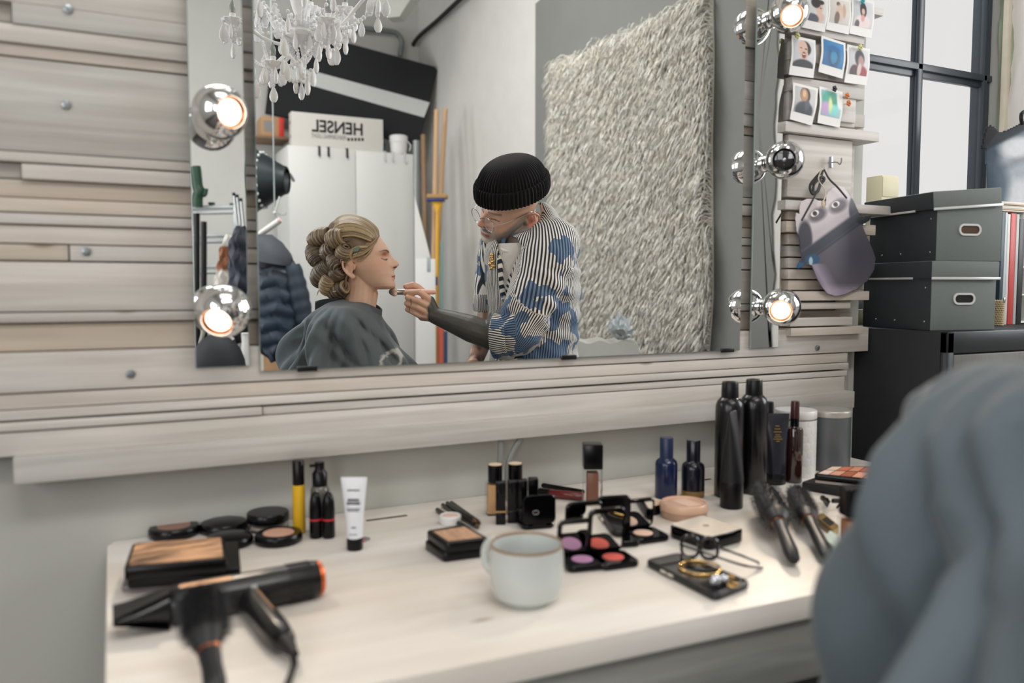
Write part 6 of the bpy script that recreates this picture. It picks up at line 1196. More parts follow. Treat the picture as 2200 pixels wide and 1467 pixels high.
# ------------------------------------------------------------------ seated woman
WV = View(750, 2.57)
def w_(x, y, nr=0.0): return WV(630+x/4.193, 450+y/4.193, nr)
U = w_(1000, 700)[0]-w_(0, 700)[0]; U /= 1000
wc = w_(590, 330)
def wplace(x, y, z): return (wc[0]+x, y, wc[2]+z)
wom = thing('person', 'seated person with pinned-up hair under a grey hairdressing cape', 'person', WV.loc, WV.rz)
b = MB(); head_mb(b, wplace)
chain(b, [w_(612, 600), w_(606, 720), w_(588, 870), w_(565, 1060)], [.050, .049, .051, .058], 22)
chain(b, [w_(716, 760), w_(700, 880)], [.018, .016])
for s in (-1, 1):
    chain(b, [w_(560, 1090, s*.03), w_(545, 1160, s*.135)], [.055, .048]); chain(b, [w_(540, 1170, s*.145), w_(545, 1550, s*.14), w_(600, 1840, s*.165)], [.046, .042, .038]); chain(b, [w_(600, 1840, s*.165), w_(1000, 1960, s*.14), w_(1240, 1990, s*.10)], [.038, .032, .025])
    h0 = Vector(w_(1240, 1990, s*.10)); b.ell(tuple(h0+Vector((.04, -s*.005, .0))), (.045, .036, .016), 16)
    for k in range(4): chain(b, [tuple(h0+Vector((.075, s*(-.026+.017*k), .0))), tuple(h0+Vector((.115, s*(-.028+.018*k), -.004))), tuple(h0+Vector((.14-.008*abs(k-1.5), s*(-.029+.018*k), -.014)))], [.0092, .0085, .0075], 10)
    chain(b, [tuple(h0+Vector((.03, -s*.036, 0))), tuple(h0+Vector((.065, -s*.055, -.004))), tuple(h0+Vector((.085, -s*.052, -.010)))], [.011, .0095, .008], 10)
    chain(b, [w_(540, 2080, s*.09), w_(1580, 2130, s*.10), w_(1540, 3100, s*.10), w_(1500, 3850, s*.10)], [.085, .062, .05, .038]); chain(b, [w_(1480, 3925, s*.10), w_(1860, 3965, s*.11)], [.034, .024])
chain(b, [w_(530, 1240), w_(520, 1360), w_(525, 1700), w_(530, 2060)], [.085, .095, .10, .12], 22)
for s in (-1, 1): chain(b, [w_(525, 1300, s*.055), w_(530, 1700, s*.05), w_(530, 2040, s*.07)], [.08, .08, .11], 20)
me = remesh(b, .0021, 2, 'body', .45); p = co_of(me); hx, hy, hz_ = p[:, 0]-wc[0], p[:, 1], p[:, 2]-wc[2]
c = np.tile(np.array((226, 188, 166), float), (len(p), 1)); ay = np.abs(hy); front = hx > .03
c = blend(c, (214, 152, 128), np.exp(-((ay-.050)/.024)**2-((hz_+.062)/.022)**2-((hx-.068)/.03)**2)*.55*front)
c = blend(c, (206, 150, 128), np.exp(-((ay)/.02)**2-((hz_+.056)/.012)**2)*.25*(hx > .1))
c = blend(c, (170, 104, 84), np.exp(-((ay-.034)/.019)**2-((hz_+.026)/.0085)**2)*.85*(hx > .055))
c = blend(c, (196, 112, 104), soft(np.abs(hz_+.0962)-.0062*np.clip(1-(ay/.023)**2, 0, 1)-.0002, .003)*(ay < .025)*(hx > .092))
c = blend(c, (120, 58, 56), soft(np.abs(hz_+.0958)-.0008, .0012)*(ay < .022)*(hx > .09))
c = blend(c, (62, 42, 36), soft(np.abs(hz_+.0175-.006*np.sin(np.clip((ay-.012)/.04, 0, 1)*PI*.9)+.003)-.0026*np.clip((.056-ay)/.03, .2, 1), .003)*(ay > .012)*(ay < .056)*(hx > .05)*.9)
c = blend(c, (58, 40, 36), soft(np.abs(hz_+.0385+.004*(1-((ay-.032)/.02)**2))-.0011, .0015)*(np.abs(ay-.033) < .017)*(hx > .06))
c = blend(c, (120, 70, 62), soft(np.hypot((ay-.008)/.0045, (hz_+.0665)/.003)-1, .4)*(hx > .1))
c = blend(c, (206, 150, 130), soft(np.hypot((hx+.006)/.012, (hz_+.066)/.022)-1, .6)*(ay > .068)*.45)
set_tint(me, c); body_w = link_me('body', me, skin_m, wom)
# eyelashes
for s in (-1, 1):
    g = MB()
    for k in range(14):
        f = k/13; y = s*(.018+.030*f); z = -.0395-.003*math.sin(PI*f); x = .0885-.012*(f-.35)**2*3-.004*f; g.tube([wplace(x-.002, y, z), wplace(x+.004, y+s*.002, z-.003), wplace(x+.0065, y+s*.004, z-.003)], [.0006, .0005, .0002], 5)
    obj('eyelashes', g, mat('dark_lashes', (34, 24, 22), .6), wom)
# hair
class Hair:
    def __init__(s): s.g = MB(); s.c = []
    def strand(s, pts, r, col, n=7, path=5):
        k = len(s.g.v); P = smooth_path(pts, path); m = len(P); rr = [r*min(1, .45+2.2*min(i/(m-1), 1-i/(m-1))) for i in range(m)]
        s.g.tube(P, rr, n); s.c += [col]*(len(s.g.v)-k)
    def done(s, name, parent):
        me = s.g.mesh(name, hair_m, 80); set_tint(me, np.array(s.c, float)); o = bpy.data.objects.new(name, me); COL.objects.link(o); o.parent = parent; return o
hair_m = vcol_mat('hair', .38, var=.10, scale=160, stretch=(1, 1, 1), bump=.15)
hr = random.Random(21)
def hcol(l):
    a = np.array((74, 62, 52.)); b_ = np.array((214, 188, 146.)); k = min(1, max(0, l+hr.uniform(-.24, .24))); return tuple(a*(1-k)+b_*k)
H = Hair()   # under-layer of the scalp so that no skin shows between the rolls
for k in range(30):
    f = k/29
    for s in (-1, 1):
        a = R(4+84*f); yy = s*.070*math.sin(a); cz_ = math.cos(a)
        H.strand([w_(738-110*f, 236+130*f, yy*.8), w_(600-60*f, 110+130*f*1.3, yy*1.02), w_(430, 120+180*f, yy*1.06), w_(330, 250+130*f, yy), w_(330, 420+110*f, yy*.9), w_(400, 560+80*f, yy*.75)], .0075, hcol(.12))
for k in range(96):   # the swept-back top
    f = (k/95)*2-1; a = f*R(80); yy = .076*math.sin(a); t_ = abs(f); lift = 1-t_**2.2
    y0 = w_(0, 0)[2]
    H.strand([w_(776-70*t_**2, 240+40*t_, yy*.86), w_(752-60*t_, 168+110*t_**2, yy*.99), w_(655-30*t_, 92+160*t_**2, yy*1.05), w_(545, 58+175*t_**2, yy*1.08), w_(450, 60+180*t_**2, yy*1.08), w_(382, 100+160*t_**2, yy*1.03), w_(330, 190+110*t_**2, yy*.9)], .0042, hcol(.62 if hr.random() < .7 else .3))
o_hair = H.done('hair', wom)
hb0 = MB(); head_mb(hb0, lambda x, y, z: wplace(x*1.045-.002, y*1.05, z*1.05+.003)); me = hb0.mesh('scalp_hair', hair_m, 80); p = co_of(me); zu = (p[:, 0]-w_(0, 700)[0])/U; zv = 700-(p[:, 2]-w_(0, 700)[2])/U
keep = inside([(772, 228), (735, 290), (690, 350), (640, 440), (596, 452), (548, 452), (500, 470), (476, 520), (472, 620), (440, 790), (250, 800), (120, 500), (250, 60), (600, 0), (790, 60)], zu, zv)
set_tint(me, np.tile(np.array((112, 92, 72), float), (len(p), 1))+22*vnoise(p*np.array((.3, 1, 1)), 300, 3)[:, None]); bm = bmesh.new(); bm.from_mesh(me); bm.verts.ensure_lookup_table(); bmesh.ops.delete(bm, geom=[bm.verts[i] for i in np.nonzero(~keep)[0]], context='VERTS'); bm.to_mesh(me); bm.free()
sh_ = bpy.data.objects.new('scalp_hair', me); COL.objects.link(sh_); sh_.parent = o_hair
def roll(name, cx, cy, nr, rad, ln, axis, l, N=12, a0=-30, a1=300, rs=.0040, shrink=.0):
    N = int(N*1.7)
    """one pinned roll of hair: strands wound about an axis"""
    H = Hair(); a1 = a0+385; rad *= 1.1; ln *= 1.12; c = Vector(w_(cx, cy, nr)); ax_ = Vector(axis).normalized(); u = ax_.orthogonal().normalized(); u = Vector((1, 0, 0))-ax_*ax_.x
    u = u.normalized() if u.length > .2 else Vector((0, 0, 1)); v = ax_.cross(u)
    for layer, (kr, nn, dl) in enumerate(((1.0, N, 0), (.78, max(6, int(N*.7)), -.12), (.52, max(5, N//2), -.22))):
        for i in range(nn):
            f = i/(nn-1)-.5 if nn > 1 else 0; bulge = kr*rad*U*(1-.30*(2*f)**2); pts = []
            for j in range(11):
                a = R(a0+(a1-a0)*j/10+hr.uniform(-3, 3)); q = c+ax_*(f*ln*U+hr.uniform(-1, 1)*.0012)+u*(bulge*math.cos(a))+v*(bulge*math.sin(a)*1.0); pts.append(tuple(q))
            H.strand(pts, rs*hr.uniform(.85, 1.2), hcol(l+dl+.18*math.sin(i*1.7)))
    return H.done(name, o_hair)
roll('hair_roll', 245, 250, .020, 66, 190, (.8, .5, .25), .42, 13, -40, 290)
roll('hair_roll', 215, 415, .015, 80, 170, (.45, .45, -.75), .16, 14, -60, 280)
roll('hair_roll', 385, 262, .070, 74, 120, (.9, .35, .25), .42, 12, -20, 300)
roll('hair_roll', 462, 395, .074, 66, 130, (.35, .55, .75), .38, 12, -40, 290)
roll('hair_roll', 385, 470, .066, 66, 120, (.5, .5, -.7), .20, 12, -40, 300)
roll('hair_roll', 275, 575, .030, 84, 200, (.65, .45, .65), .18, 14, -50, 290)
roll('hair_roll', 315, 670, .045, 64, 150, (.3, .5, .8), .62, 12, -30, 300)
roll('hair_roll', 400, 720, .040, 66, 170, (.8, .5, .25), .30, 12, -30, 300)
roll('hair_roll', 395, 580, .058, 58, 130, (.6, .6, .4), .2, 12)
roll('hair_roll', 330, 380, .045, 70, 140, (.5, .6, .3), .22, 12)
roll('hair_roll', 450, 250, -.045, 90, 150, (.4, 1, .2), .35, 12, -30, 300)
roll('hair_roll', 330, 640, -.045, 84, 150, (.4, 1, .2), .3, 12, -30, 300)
H = Hair()
for k in range(20):   # side hair from the temple over the ear, and the nape
    f = k/19
    H.strand([w_(772-25*f, 238+60*f, .060+.006*f), w_(715-20*f, 300+50*f, .074), w_(630-10*f, 352+50*f, .083), w_(560-10*f, 385+40*f, .086), w_(500, 430+30*f, .084), w_(450+10*f, 520+20*f, .076)], .0042, hcol(.50 if k % 3 else .75))
for k in range(9):
    f = k/8; H.strand([w_(740-40*f, 300+90*f, .070), w_(690-40*f, 380+50*f, .077), w_(650-45*f, 420+40*f, .080), w_(600-30*f, 452+12*f, .080)], .0026, hcol(.55))
for k in range(7):    # the pale lock that curls in front of the clip
    f = k/6; H.strand([w_(660+15*f, 330+10*f, .088), w_(585+10*f, 335+12*f, .094), w_(530+12*f, 365+8*f, .096), w_(508+12*f, 410, .095), w_(520+10*f, 450, .090)], .0032, hcol(.86))
for k in range(22):
    f = k/21; H.strand([w_(500-30*f, 545+30*f, .062-.03*f), w_(475-40*f, 620+20*f, .060-.035*f), w_(470-60*f, 700+10*f, .052-.04*f), w_(440-60*f, 775, .042-.04*f)], .0044, hcol(.28))
for k in range(12):
    f = k/11; H.strand([w_(500-30*f, 545+30*f, -.062+.03*f), w_(470-60*f, 700+10*f, -.052+.04*f), w_(440-60*f, 775, -.042+.04*f)], .005, hcol(.28))
H.strand([w_(250, 705, .03), w_(228, 735, .03), w_(215, 775, .03)], .0012, hcol(.3))
H.done('side_hair', o_hair)
clipg = MB().prism([(-.012, -.004), (.004, -.006), (.013, .002), (.010, .007), (-.004, .006)], -.001, .001, T=Matrix.Translation(w_(568, 362, .100)) @ Euler((PI/2, R(-15), 0)).to_matrix().to_4x4()); obj('leaf_clip', clipg, mat('green_leaf_clip', (92, 124, 112), .3), wom)
for x, y, nr in ((245, 405, .075), (372, 738, .085), (560, 400, .098)): obj('hair_pin', MB().tube([w_(x-14, y+4, nr), w_(x+16, y-4, nr)], .0016, 6), chrome, wom)
# cape
RG = [((795, 905), (438, 792), (.064, 605, 835)), ((790, 938), (392, 806), (.082, 590, 850)), ((789, 985), (330, 838), (.128, 560, 868)), ((802, 1035), (262, 892), (.180, 530, 884)), ((832, 1095), (196, 958), (.214, 505, 965)), ((885, 1170), (140, 1050), (.224, 485, 1075)),
      ((962, 1285), (82, 1190), (.227, 475, 1230)), ((1048, 1402), (18, 1390), (.235, 480, 1400)), ((1160, 1560), (-20, 1600), (.249, 500, 1640)), ((1400, 1760), (-45, 1850), (.268, 560, 1880)), ((1720, 1960), (-60, 2080), (.285, 640, 2120)), ((1800, 2230), (-60, 2330), (.312, 700, 2330)), ((1800, 2480), (-50, 2480), (.305, 720, 2480))]
tt = np.linspace(0, len(RG)-1, 110); flat = np.array([[a[0], a[1], b_[0], b_[1], c_[0], c_[1], c_[2]] for a, b_, c_ in RG], float)
def crom(t):
    i = int(min(len(RG)-2, math.floor(t))); f = t-i; P = [flat[max(0, i-1)], flat[i], flat[i+1], flat[min(len(RG)-1, i+2)]]
    return .5*(2*P[1]+(P[2]-P[0])*f+(2*P[0]-5*P[1]+4*P[2]-P[3])*f*f+(P[3]-P[0]+3*(P[1]-P[2]))*f**3)
n = 160; rings = []; uvz = []
for t in tt:
    fx_, fz_, bx_, bz_, sw, sx_, sz_ = crom(t); ring = []
    for i in range(n):
        a = 2*PI*i/n; c_, s_ = math.cos(a), math.sin(a); px_, pz_ = (fx_, fz_) if c_ > 0 else (bx_, bz_); k = abs(c_)**1.25
        X = sx_+(px_-sx_)*k*1.0; Z = sz_+(pz_-sz_)*c_*c_
        X = sx_+(px_-sx_)*(abs(c_)**.95); amp = max(0, min(1, (t-2.5)/5)); wv_ = .025*amp*(.28+.72*(.5-.5*c_))*(math.sin(13*a+.6*t+1.4*math.sin(2*a))+.6*math.sin(23*a-1.1*t)+1.3*math.sin(7*a+1.2*t))
        y = sw*math.copysign(abs(s_)**.92, s_); q = w_(X, Z); ring.append((q[0]+wv_*c_*1.2, y+wv_*s_*1.0, q[2])); 
    rings.append(ring)
cg = MB().loft(rings, caps=False); V3 = np.array(cg.v)
z700 = w_(0, 700)[2]; x0_ = w_(0, 700)[0]
uu = (V3[:, 0]-x0_)/U; vv = 700-(V3[:, 2]-z700)/U
FOLD = [(585, 890, 1010, 1415, 20, -.013), (640, 890, 1060, 1400, 22, .006), (530, 900, 940, 1400, 24, .005), (480, 1085, 730, 1410, 24, -.012), (330, 1040, 650, 1400, 38, .012), (214, 1120, 216, 1420, 22, -.013), (260, 1100, 285, 1420, 26, .008), (95, 1330, 180, 1030, 22, -.010), (140, 1300, 215, 1040, 20, .006), (690, 1120, 800, 1400, 26, -.006), (400, 930, 520, 1080, 34, .006), (440, 870, 330, 960, 20, -.006)]
for xa, ya_, xb_, yb_, wd_, am in FOLD:
    d = np.array((xb_-xa, yb_-ya_), float); L2 = d@d; f = np.clip(((uu-xa)*d[0]+(vv-ya_)*d[1])/L2, 0, 1.25); dist = np.hypot(uu-xa-f*d[0], vv-ya_-f*d[1])
    V3[:, 1] += am*np.exp(-(dist/wd_)**2)*np.clip(V3[:, 1]/.05, 0, 1)*np.minimum(1, f*6)
cg.v = [tuple(q) for q in V3]
cape_m = vcol_mat('grey_cape_cloth', .75, var=.04, scale=220, bump=.12, sheen=.15)
me = cg.mesh('cape', cape_m, 0); p = co_of(me); me.polygons.foreach_set('use_smooth', [True]*len(me.polygons))
uu = (p[:, 0]-x0_)/U; vv = 700-(p[:, 2]-z700)/U; c = np.tile(np.array((88, 99, 106), float), (len(p), 1))
rr = np.hypot((uu-925)/62, (vv-1342)/86); c = blend(c, (196, 196, 192), soft(np.abs(rr-1)-.17, .1)*(p[:, 1] > 0)*(uu > 700)); set_tint(me, c)
cape = bpy.data.objects.new('cape', me); COL.objects.link(cape); cape.parent = wom; md = cape.modifiers.new('thickness', 'SOLIDIFY'); md.thickness = .002; md.offset = 1
fl = []
for k in range(9):
    f = k/8; yy = -.055+.11*f; fl.append([w_(430, 796, yy), w_(330, 800, yy*1.05), w_(250, 812, yy*1.1), w_(198, 836+10*math.sin(f*7), yy*1.15), w_(196, 945-30*abs(f-.5), yy*1.15), w_(235, 905, yy*1.1), w_(290, 858, yy*1.05), w_(400, 812, yy)])
obj('collar_flap', MB().loft(fl), mat('dark_cape_lining', (44, 52, 60), .8, bump=.2), cape)
nb = []
for k in range(60):
    a = 2*PI*k/60; nb.append((a,))
obj('neck_band', MB().loft([[tuple(np.array(rings[r_][i])*np.array((1, 1, 1))+np.array((math.cos(2*PI*i/n)*.0025, math.sin(2*PI*i/n)*.0025, 0))) for i in range(0, n, 2)] for r_ in (0, 3, 6, 9, 12)], caps=False), cape_band if False else mat('cape_neck_band', (84, 89, 95), .75, bump=.15, scale=120), cape)
# stool under the seated person
so_ = Matrix.Rotation(WV.rz, 4, 'Z') @ Vector(w_(560, 2060)); st_ = thing('stool', 'round black stool the caped person sits on', 'stool', (WV.loc[0]+so_.x, WV.loc[1]+so_.y, 0)); zs_ = w_(0, 2080)[2]-.085
obj('seat', MB().lathe([(0, zs_-.09), (.17, zs_-.09), (.19, zs_-.07), (.19, zs_-.03), (.17, zs_-.004), (0, zs_)], 36), mat('black_leatherette', (22, 22, 24), .4), st_); obj('post', MB().lathe([(0, .04), (.028, .04), (.028, .3), (.02, .3), (.02, zs_-.09), (0, zs_-.09)], 20), chrome, st_); obj('base', MB().lathe([(0, 0), (.21, 0), (.21, .012), (.06, .04), (0, .045)], 36), chrome, st_)
# ------------------------------------------------------------------ standing man with the brush
MV = View(1120, 2.72)
def m5(x, y, nr=0.0): return MV(900+x/2.935, 300+y/2.935, nr)
def m2(x, y, nr=0.0): return MV(1000+x/6.67, 320+y/6.67, nr)
def m3(x, y, nr=0.0): return MV(820+x/6.985, 580+y/6.985, nr+.07*min(1, max(0, (1640-x)/900)))
man = thing('person', 'standing bearded person in a black knit cap and striped shirt holding a make-up brush', 'person', MV.loc, MV.rz)
fA, lA, uA = Vector((-.80, .44, -.38)).normalized(), Vector((.58, .66, -.458)).normalized(), None
lA = (lA-fA*lA.dot(fA)).normalized(); uA = lA.cross(fA); uA = uA if uA.z > 0 else -uA
HC = Vector(m2(662, 652, .075)); HS = 1.05
def mplace_h(x, y, z): return tuple(HC+fA*x+lA*y+uA*z)
b = MB(); head_mb(b, mplace_h, True, HS)
chain(b, [mplace_h(-.01, 0, -.06), mplace_h(-.025, 0, -.12), m5(690, 560, .02), m5(715, 660, .0)], [.058, .060, .062, .07], 22)
for s in (1, -1): chain(b, [m5(720, 690, s*.05), m5(800 if s > 0 else 560, 710, s*.10)], [.07, .05], 18)
chain(b, [m5(715, 700), m5(720, 950), m5(725, 1250), m5(725, 1560)], [.115, .115, .11, .115], 22)
for s in (1, -1): chain(b, [m5(722, 760, s*.07), m5(725, 1300, s*.06), m5(728, 1620, s*.06)], [.09, .09, .095], 18)
el = m3(1640, 985, .20); wr = m3(815, 690, .085)
chain(b, [m5(830, 720, .12), m5(740, 960, .20), el], [.048, .047, .044], 18)
chain(b, [el, m3(1350, 880, .165), m3(1050, 770, .12), wr], [.043, .043, .034, .0265], 20)
# palm and fingers
for q, r_ in (((735, 452, .082), .0135), ((715, 552, .086), .014), ((688, 636, .084), .0135), ((612, 706, .077), .0125)): chain(b, [wr, m3(*q)], [.021, r_], 14)
chain(b, [m3(720, 560, .07), m3(640, 640, .066)], [.018, .016])
FG = {'index': ([(735, 450, .084), (565, 330, .096), (450, 338, .090), (352, 346, .074)], [.0112, .0098, .0088, .0078]),
      'middle': ([(715, 552, .087), (560, 466, .102), (392, 412, .090), (398, 425, .064), (520, 445, .050)], [.0112, .0100, .0092, .0085, .0078]),
      'ring': ([(688, 636, .085), (540, 562, .098), (380, 502, .085), (400, 508, .060), (520, 525, .048)], [.0108, .0097, .0090, .0083, .0075]),
      'little': ([(612, 706, .078), (505, 650, .090), (388, 592, .078), (412, 592, .056), (500, 605, .046)], [.0098, .0086, .0080, .0075, .007]),
      'thumb': ([(760, 560, .060), (640, 360, .044), (545, 262, .048), (470, 226, .056), (368, 246, .062)], [.018, .0145, .0120, .0112, .0092])}
for pts, rad in FG.values(): chain(b, [m3(*q) for q in pts], rad, 14)
# far arm hanging with the hand at the hip
fe = m5(452, 1075, -.13); chain(b, [m5(560, 720, -.10), m5(490, 900, -.14), fe], [.046, .044, .042], 18); fw_ = m5(368, 1370, -.09); chain(b, [fe, m5(425, 1190, -.12), fw_], [.042, .040, .028], 18)
h0 = Vector(fw_); hd_ = (Vector(m5(330, 1490, -.05))-h0).normalized(); b.ell(tuple(h0+hd_*.05), (.028, .036, .048), 16)
for k in range(4): o_ = Vector((-.004, -.026+.017*k, 0)); chain(b, [tuple(h0+hd_*.08+o_), tuple(h0+hd_*.12+o_+Vector((.008, 0, 0))), tuple(h0+hd_*(.145-.006*abs(k-1.5))+o_+Vector((.02, 0, 0)))], [.0095, .0088, .0078], 10)
chain(b, [tuple(h0+hd_*.03+Vector((.01, .03, 0))), tuple(h0+hd_*.07+Vector((.02, .05, 0))), tuple(h0+hd_*.1+Vector((.025, .05, 0)))], [.012, .010, .0085], 10)
hip = m5(728, 1640)[2]
LEG = [(.06, .10), (.02, -.09)]
for lx, ly in LEG:
    X = m5(735, 1440)[0]+lx; chain(b, [(X, ly, hip), (X-.01, ly*1.05, hip*.53), (X+.01, ly*1.1, .10)], [.085, .055, .04], 18); chain(b, [(X+.02, ly*1.1, .045), (X-.14, ly*1.1+.02, .035)], [.04, .03], 14)
me = remesh(b, .0023, 2, 'body', .45); p = co_of(me)
rel = p-np.array(HC); hx, hy, hz_ = (rel@np.array(fA))/HS, (rel@np.array(lA))/HS, (rel@np.array(uA))/HS
c = np.tile(np.array((214, 172, 150), float), (len(p), 1)); ishead = (np.linalg.norm(rel, axis=1) < .2); ay = np.abs(hy)
c = blend(c, (206, 138, 116), np.exp(-(hy/.020)**2-((hz_+.055)/.016)**2)*.6*(hx > .09)*ishead)
c = blend(c, (214, 132, 112), soft(np.hypot((hx+.012)/.02, (hz_+.066)/.032)-1, .6)*(ay > .076)*.55*ishead)
grain = vnoise(p, 420, 2)
beard = soft(np.maximum(hz_+.079-.046*np.clip((.085-hx)/.075, 0, 1), -(hx-.000)), .012)*ishead
c = blend(c, (158, 148, 138), np.clip(beard*(.92+.3*grain), 0, 1)); c = blend(c, (206, 200, 190), np.clip(beard*soft(np.abs(hz_+.120)-.014, .02)*(.55+.4*grain), 0, 1))
c = blend(c, (92, 80, 72), soft(np.abs(hz_+.081)-.005, .004)*(ay < .026)*(hx > .09)*ishead*(.7+.3*grain))
c = blend(c, (168, 108, 100), soft(np.abs(hz_+.0962)-.0055, .003)*(ay < .023)*(hx > .095)*ishead)
c = blend(c, (96, 54, 50), soft(np.abs(hz_+.0958)-.0008, .0012)*(ay < .022)*(hx > .09)*ishead)
c = blend(c, (60, 48, 42), soft(np.abs(hz_+.040)-.0012, .0015)*(np.abs(ay-.033) < .016)*(hx > .06)*ishead)
c = blend(c, (118, 98, 84), soft(np.abs(hz_+.017)-.0035, .004)*(ay > .012)*(ay < .054)*(hx > .05)*ishead*.7)
c = blend(c, (110, 66, 58), soft(np.hypot((ay-.009)/.005, (hz_+.0665)/.003)-1, .4)*(hx > .1)*ishead)
# inked forearm and finger lines
q0, q1 = np.array(m3(720, 0)), np.array(wr); u3 = (p[:, 0]-m3(0, 0)[0])/((m3(1000, 0)[0]-m3(0, 0)[0])/1000); v3 = -(p[:, 2]-m3(0, 0)[2])/((m3(1000, 0)[0]-m3(0, 0)[0])/1000)
nearhand = (p[:, 1] > .02)&(p[:, 2] > .95)&(u3 > 200)&(v3 > 100)&(v3 < 1400)&~ishead
ink_ = soft(-(u3-748-.35*(600-v3)*0+25*vnoise(p, 130, 4)+.30*(v3-560)*(v3 < 620)), 30)*nearhand
c = blend(c, (58, 60, 58), np.clip(ink_*(.93+.07*vnoise(p, 300, 5)), 0, 1)); c = blend(c, (84, 84, 76), ink_*np.clip(vnoise(p, 60, 6), 0, 1)*.5)
c = blend(c, (70, 66, 66), soft(np.hypot((u3-640)/90, (v3-735)/35)-1, .5)*nearhand*.7*(.7+.3*vnoise(p, 200, 8)))
for a_, y0, y1 in ((500, 425, 528), (465, 530, 625), (424, 612, 685)): c = blend(c, (46, 44, 46), soft(np.abs(u3-a_-.02*(v3-y0))-4, 4)*(v3 > y0)*(v3 < y1)*nearhand*(p[:, 1] > .07))
far = (p[:, 1] < -.05)&(p[:, 2] < fe[2]+.02)&(p[:, 2] > hip-.25); c = blend(c, (96, 74, 66), far*np.clip(.45+.9*vnoise(p, 110, 9), 0, 1)*.8)
c = blend(c, (150, 92, 84), (~ishead)*soft(np.abs(p[:, 0]-m3(440, 0)[0])-.0, .0001)*0)
set_tint(me, c); body_m = link_me('body', me, skin_m, man)
# knit cap
rows = []; n = 288
def caprow(h, rf, rl, amp): return [mplace_h(-.004+rf*(1+amp*math.cos(60*2*PI*i/n))*math.cos(2*PI*i/n), rl*(1+amp*math.cos(60*2*PI*i/n))*math.sin(2*PI*i/n), h+.10*rl*math.sin(2*PI*i/n)) for i in range(n)]
for k in range(40):
    t = k/39; a = t*PI/2; rows.append(caprow(.048+.080*math.sin(a), .114*math.cos(a)**.75+.0004, .0985*math.cos(a)**.75+.0004, .022*(1-t*.4)))
cap_m = mat('black_knit', (19, 19, 21), .95, var=.25, scale=300, bump=.3, spec=.2, sheen=.1)
capo = obj('knit_cap', MB().loft(rows), cap_m, man)
rows = [caprow(h-.014, rf*1.02, rl*1.025, .022) for h, rf, rl in ((.020, .1120, .0965), (.014, .1165, .1010), (.016, .1215, .1055), (.026, .1245, .1080), (.045, .1250, .1085), (.062, .1235, .1070), (.071, .1200, .1040), (.0735, .1160, .1000), (.070, .1125, .0970))]
obj('turn_up', MB().loft(rows, caps=False), cap_m, capo)
# wire spectacles and nose ring
wire = mat('silver_wire', (206, 206, 206), .15, 1.0); gset = MB(); ln_ = MB()
for s in (-1, 1):
    cpts = [mplace_h(HS*(.113-.008*abs(math.cos(a))*0-.10*(abs(s*.035+.0235*math.cos(a))-.012)**2*10), HS*(s*.0345+.0245*math.cos(a)), HS*(-.046+.0225*math.sin(a))) for a in [2*PI*i/36 for i in range(36)]]
    gset.tube(cpts, .0013, 7, closed=True); ln_.loft([[tuple(Vector(q)+fA*.0004) for q in cpts], [tuple(Vector(q)-fA*.0004) for q in cpts]])
gset.tube(smooth_path([mplace_h(HS*.112, -.012, -.040), mplace_h(HS*.118, 0, -.036), mplace_h(HS*.112, .012, -.040)]), .0013, 7)
sp_ = obj('spectacles', gset, wire, man); obj('lenses', ln_, mat('thin_lens', (235, 238, 238), .05, alpha=.08), sp_)
for s in (-1, 1): obj('temple', MB().tube(smooth_path([mplace_h(HS*.106, s*HS*.058, -.042), mplace_h(.07, s*.0765*HS, -.036), mplace_h(.0, s*.0800*HS, -.030), mplace_h(-.026, s*.0830*HS, -.036), mplace_h(-.034, s*.082*HS, -.055)]), .0012, 7), wire, sp_)
nr_c = Vector(mplace_h(HS*.121, HS*.0105, -.0695)); obj('nose_ring', MB().tube([tuple(nr_c+lA*(.0055*math.cos(a))+uA*(.0055*math.sin(a))) for a in [2*PI*i/20 for i in range(20)]], .0009, 6, closed=True), chrome, man)
# shirt
S5 = (m5(1000, 900)[0]-m5(0, 900)[0])/1000
TO = [(398, 745, 800, .03), (430, 762, 835, .045), (470, 768, 868, .06), (520, 742, 905, .085), (570, 690, 930, .11), (610, 560, 946, .14), (655, 430, 962, .175), (720, 408, 985, .185), (830, 415, 1018, .18), (960, 425, 1022, .175), (1100, 440, 1016, .17), (1250, 452, 1008, .17), (1390, 452, 1004, .172), (1640, 450, 1006, .178)]
def torso_rows(k=1.0, y0=398, y1=1640, n=56, M=48):
    T_ = np.array(TO, float); rows = []
    for j in range(M+1):
        y = y0+(y1-y0)*j/M; xl, xr, dp = [np.interp(y, T_[:, 0], T_[:, i]) for i in (1, 2, 3)]; a = m5(xl, y); b_ = m5(xr, y); cx = (a[0]+b_[0])/2; hw = (b_[0]-a[0])/2*k; ny = .02 if y < 520 else .02*(1-min(1, (y-520)/200))
        rows.append([(cx+hw*math.copysign(abs(math.cos(t))**.85, math.cos(t)), ny+dp*k*math.copysign(abs(math.sin(t))**.85, math.sin(t)), a[2]) for t in [2*PI*i/n for i in range(n)]])
    return rows
b = MB(); b.loft(torso_rows())
eS = m5(625, 1215, .215); cuff0, cuff1 = m5(560, 1235, .205), m5(478, 1232, .19)
chain(b, [m5(850, 665, .11), m5(800, 780, .165), m5(720, 1000, .205), eS], [.088, .086, .080, .076], 22)
chain(b, [eS, m5(575, 1232, .208)], [.076, .070], 22)
chain(b, [m5(520, 640, -.10), m5(470, 850, -.14), m5(455, 1010, -.14)], [.075, .066, .060], 18)
shirt_me = remesh(b, .0045, 5, 'shirt', .5); p = co_of(shirt_me)
nrm = np.empty(len(p)*3, np.float32); shirt_me.vertices.foreach_get('normal', nrm); nrm = nrm.reshape(-1, 3)
u5 = (p[:, 0]-m5(0, 900)[0])/S5; v5 = 900-(p[:, 2]-m5(0, 900)[2])/S5
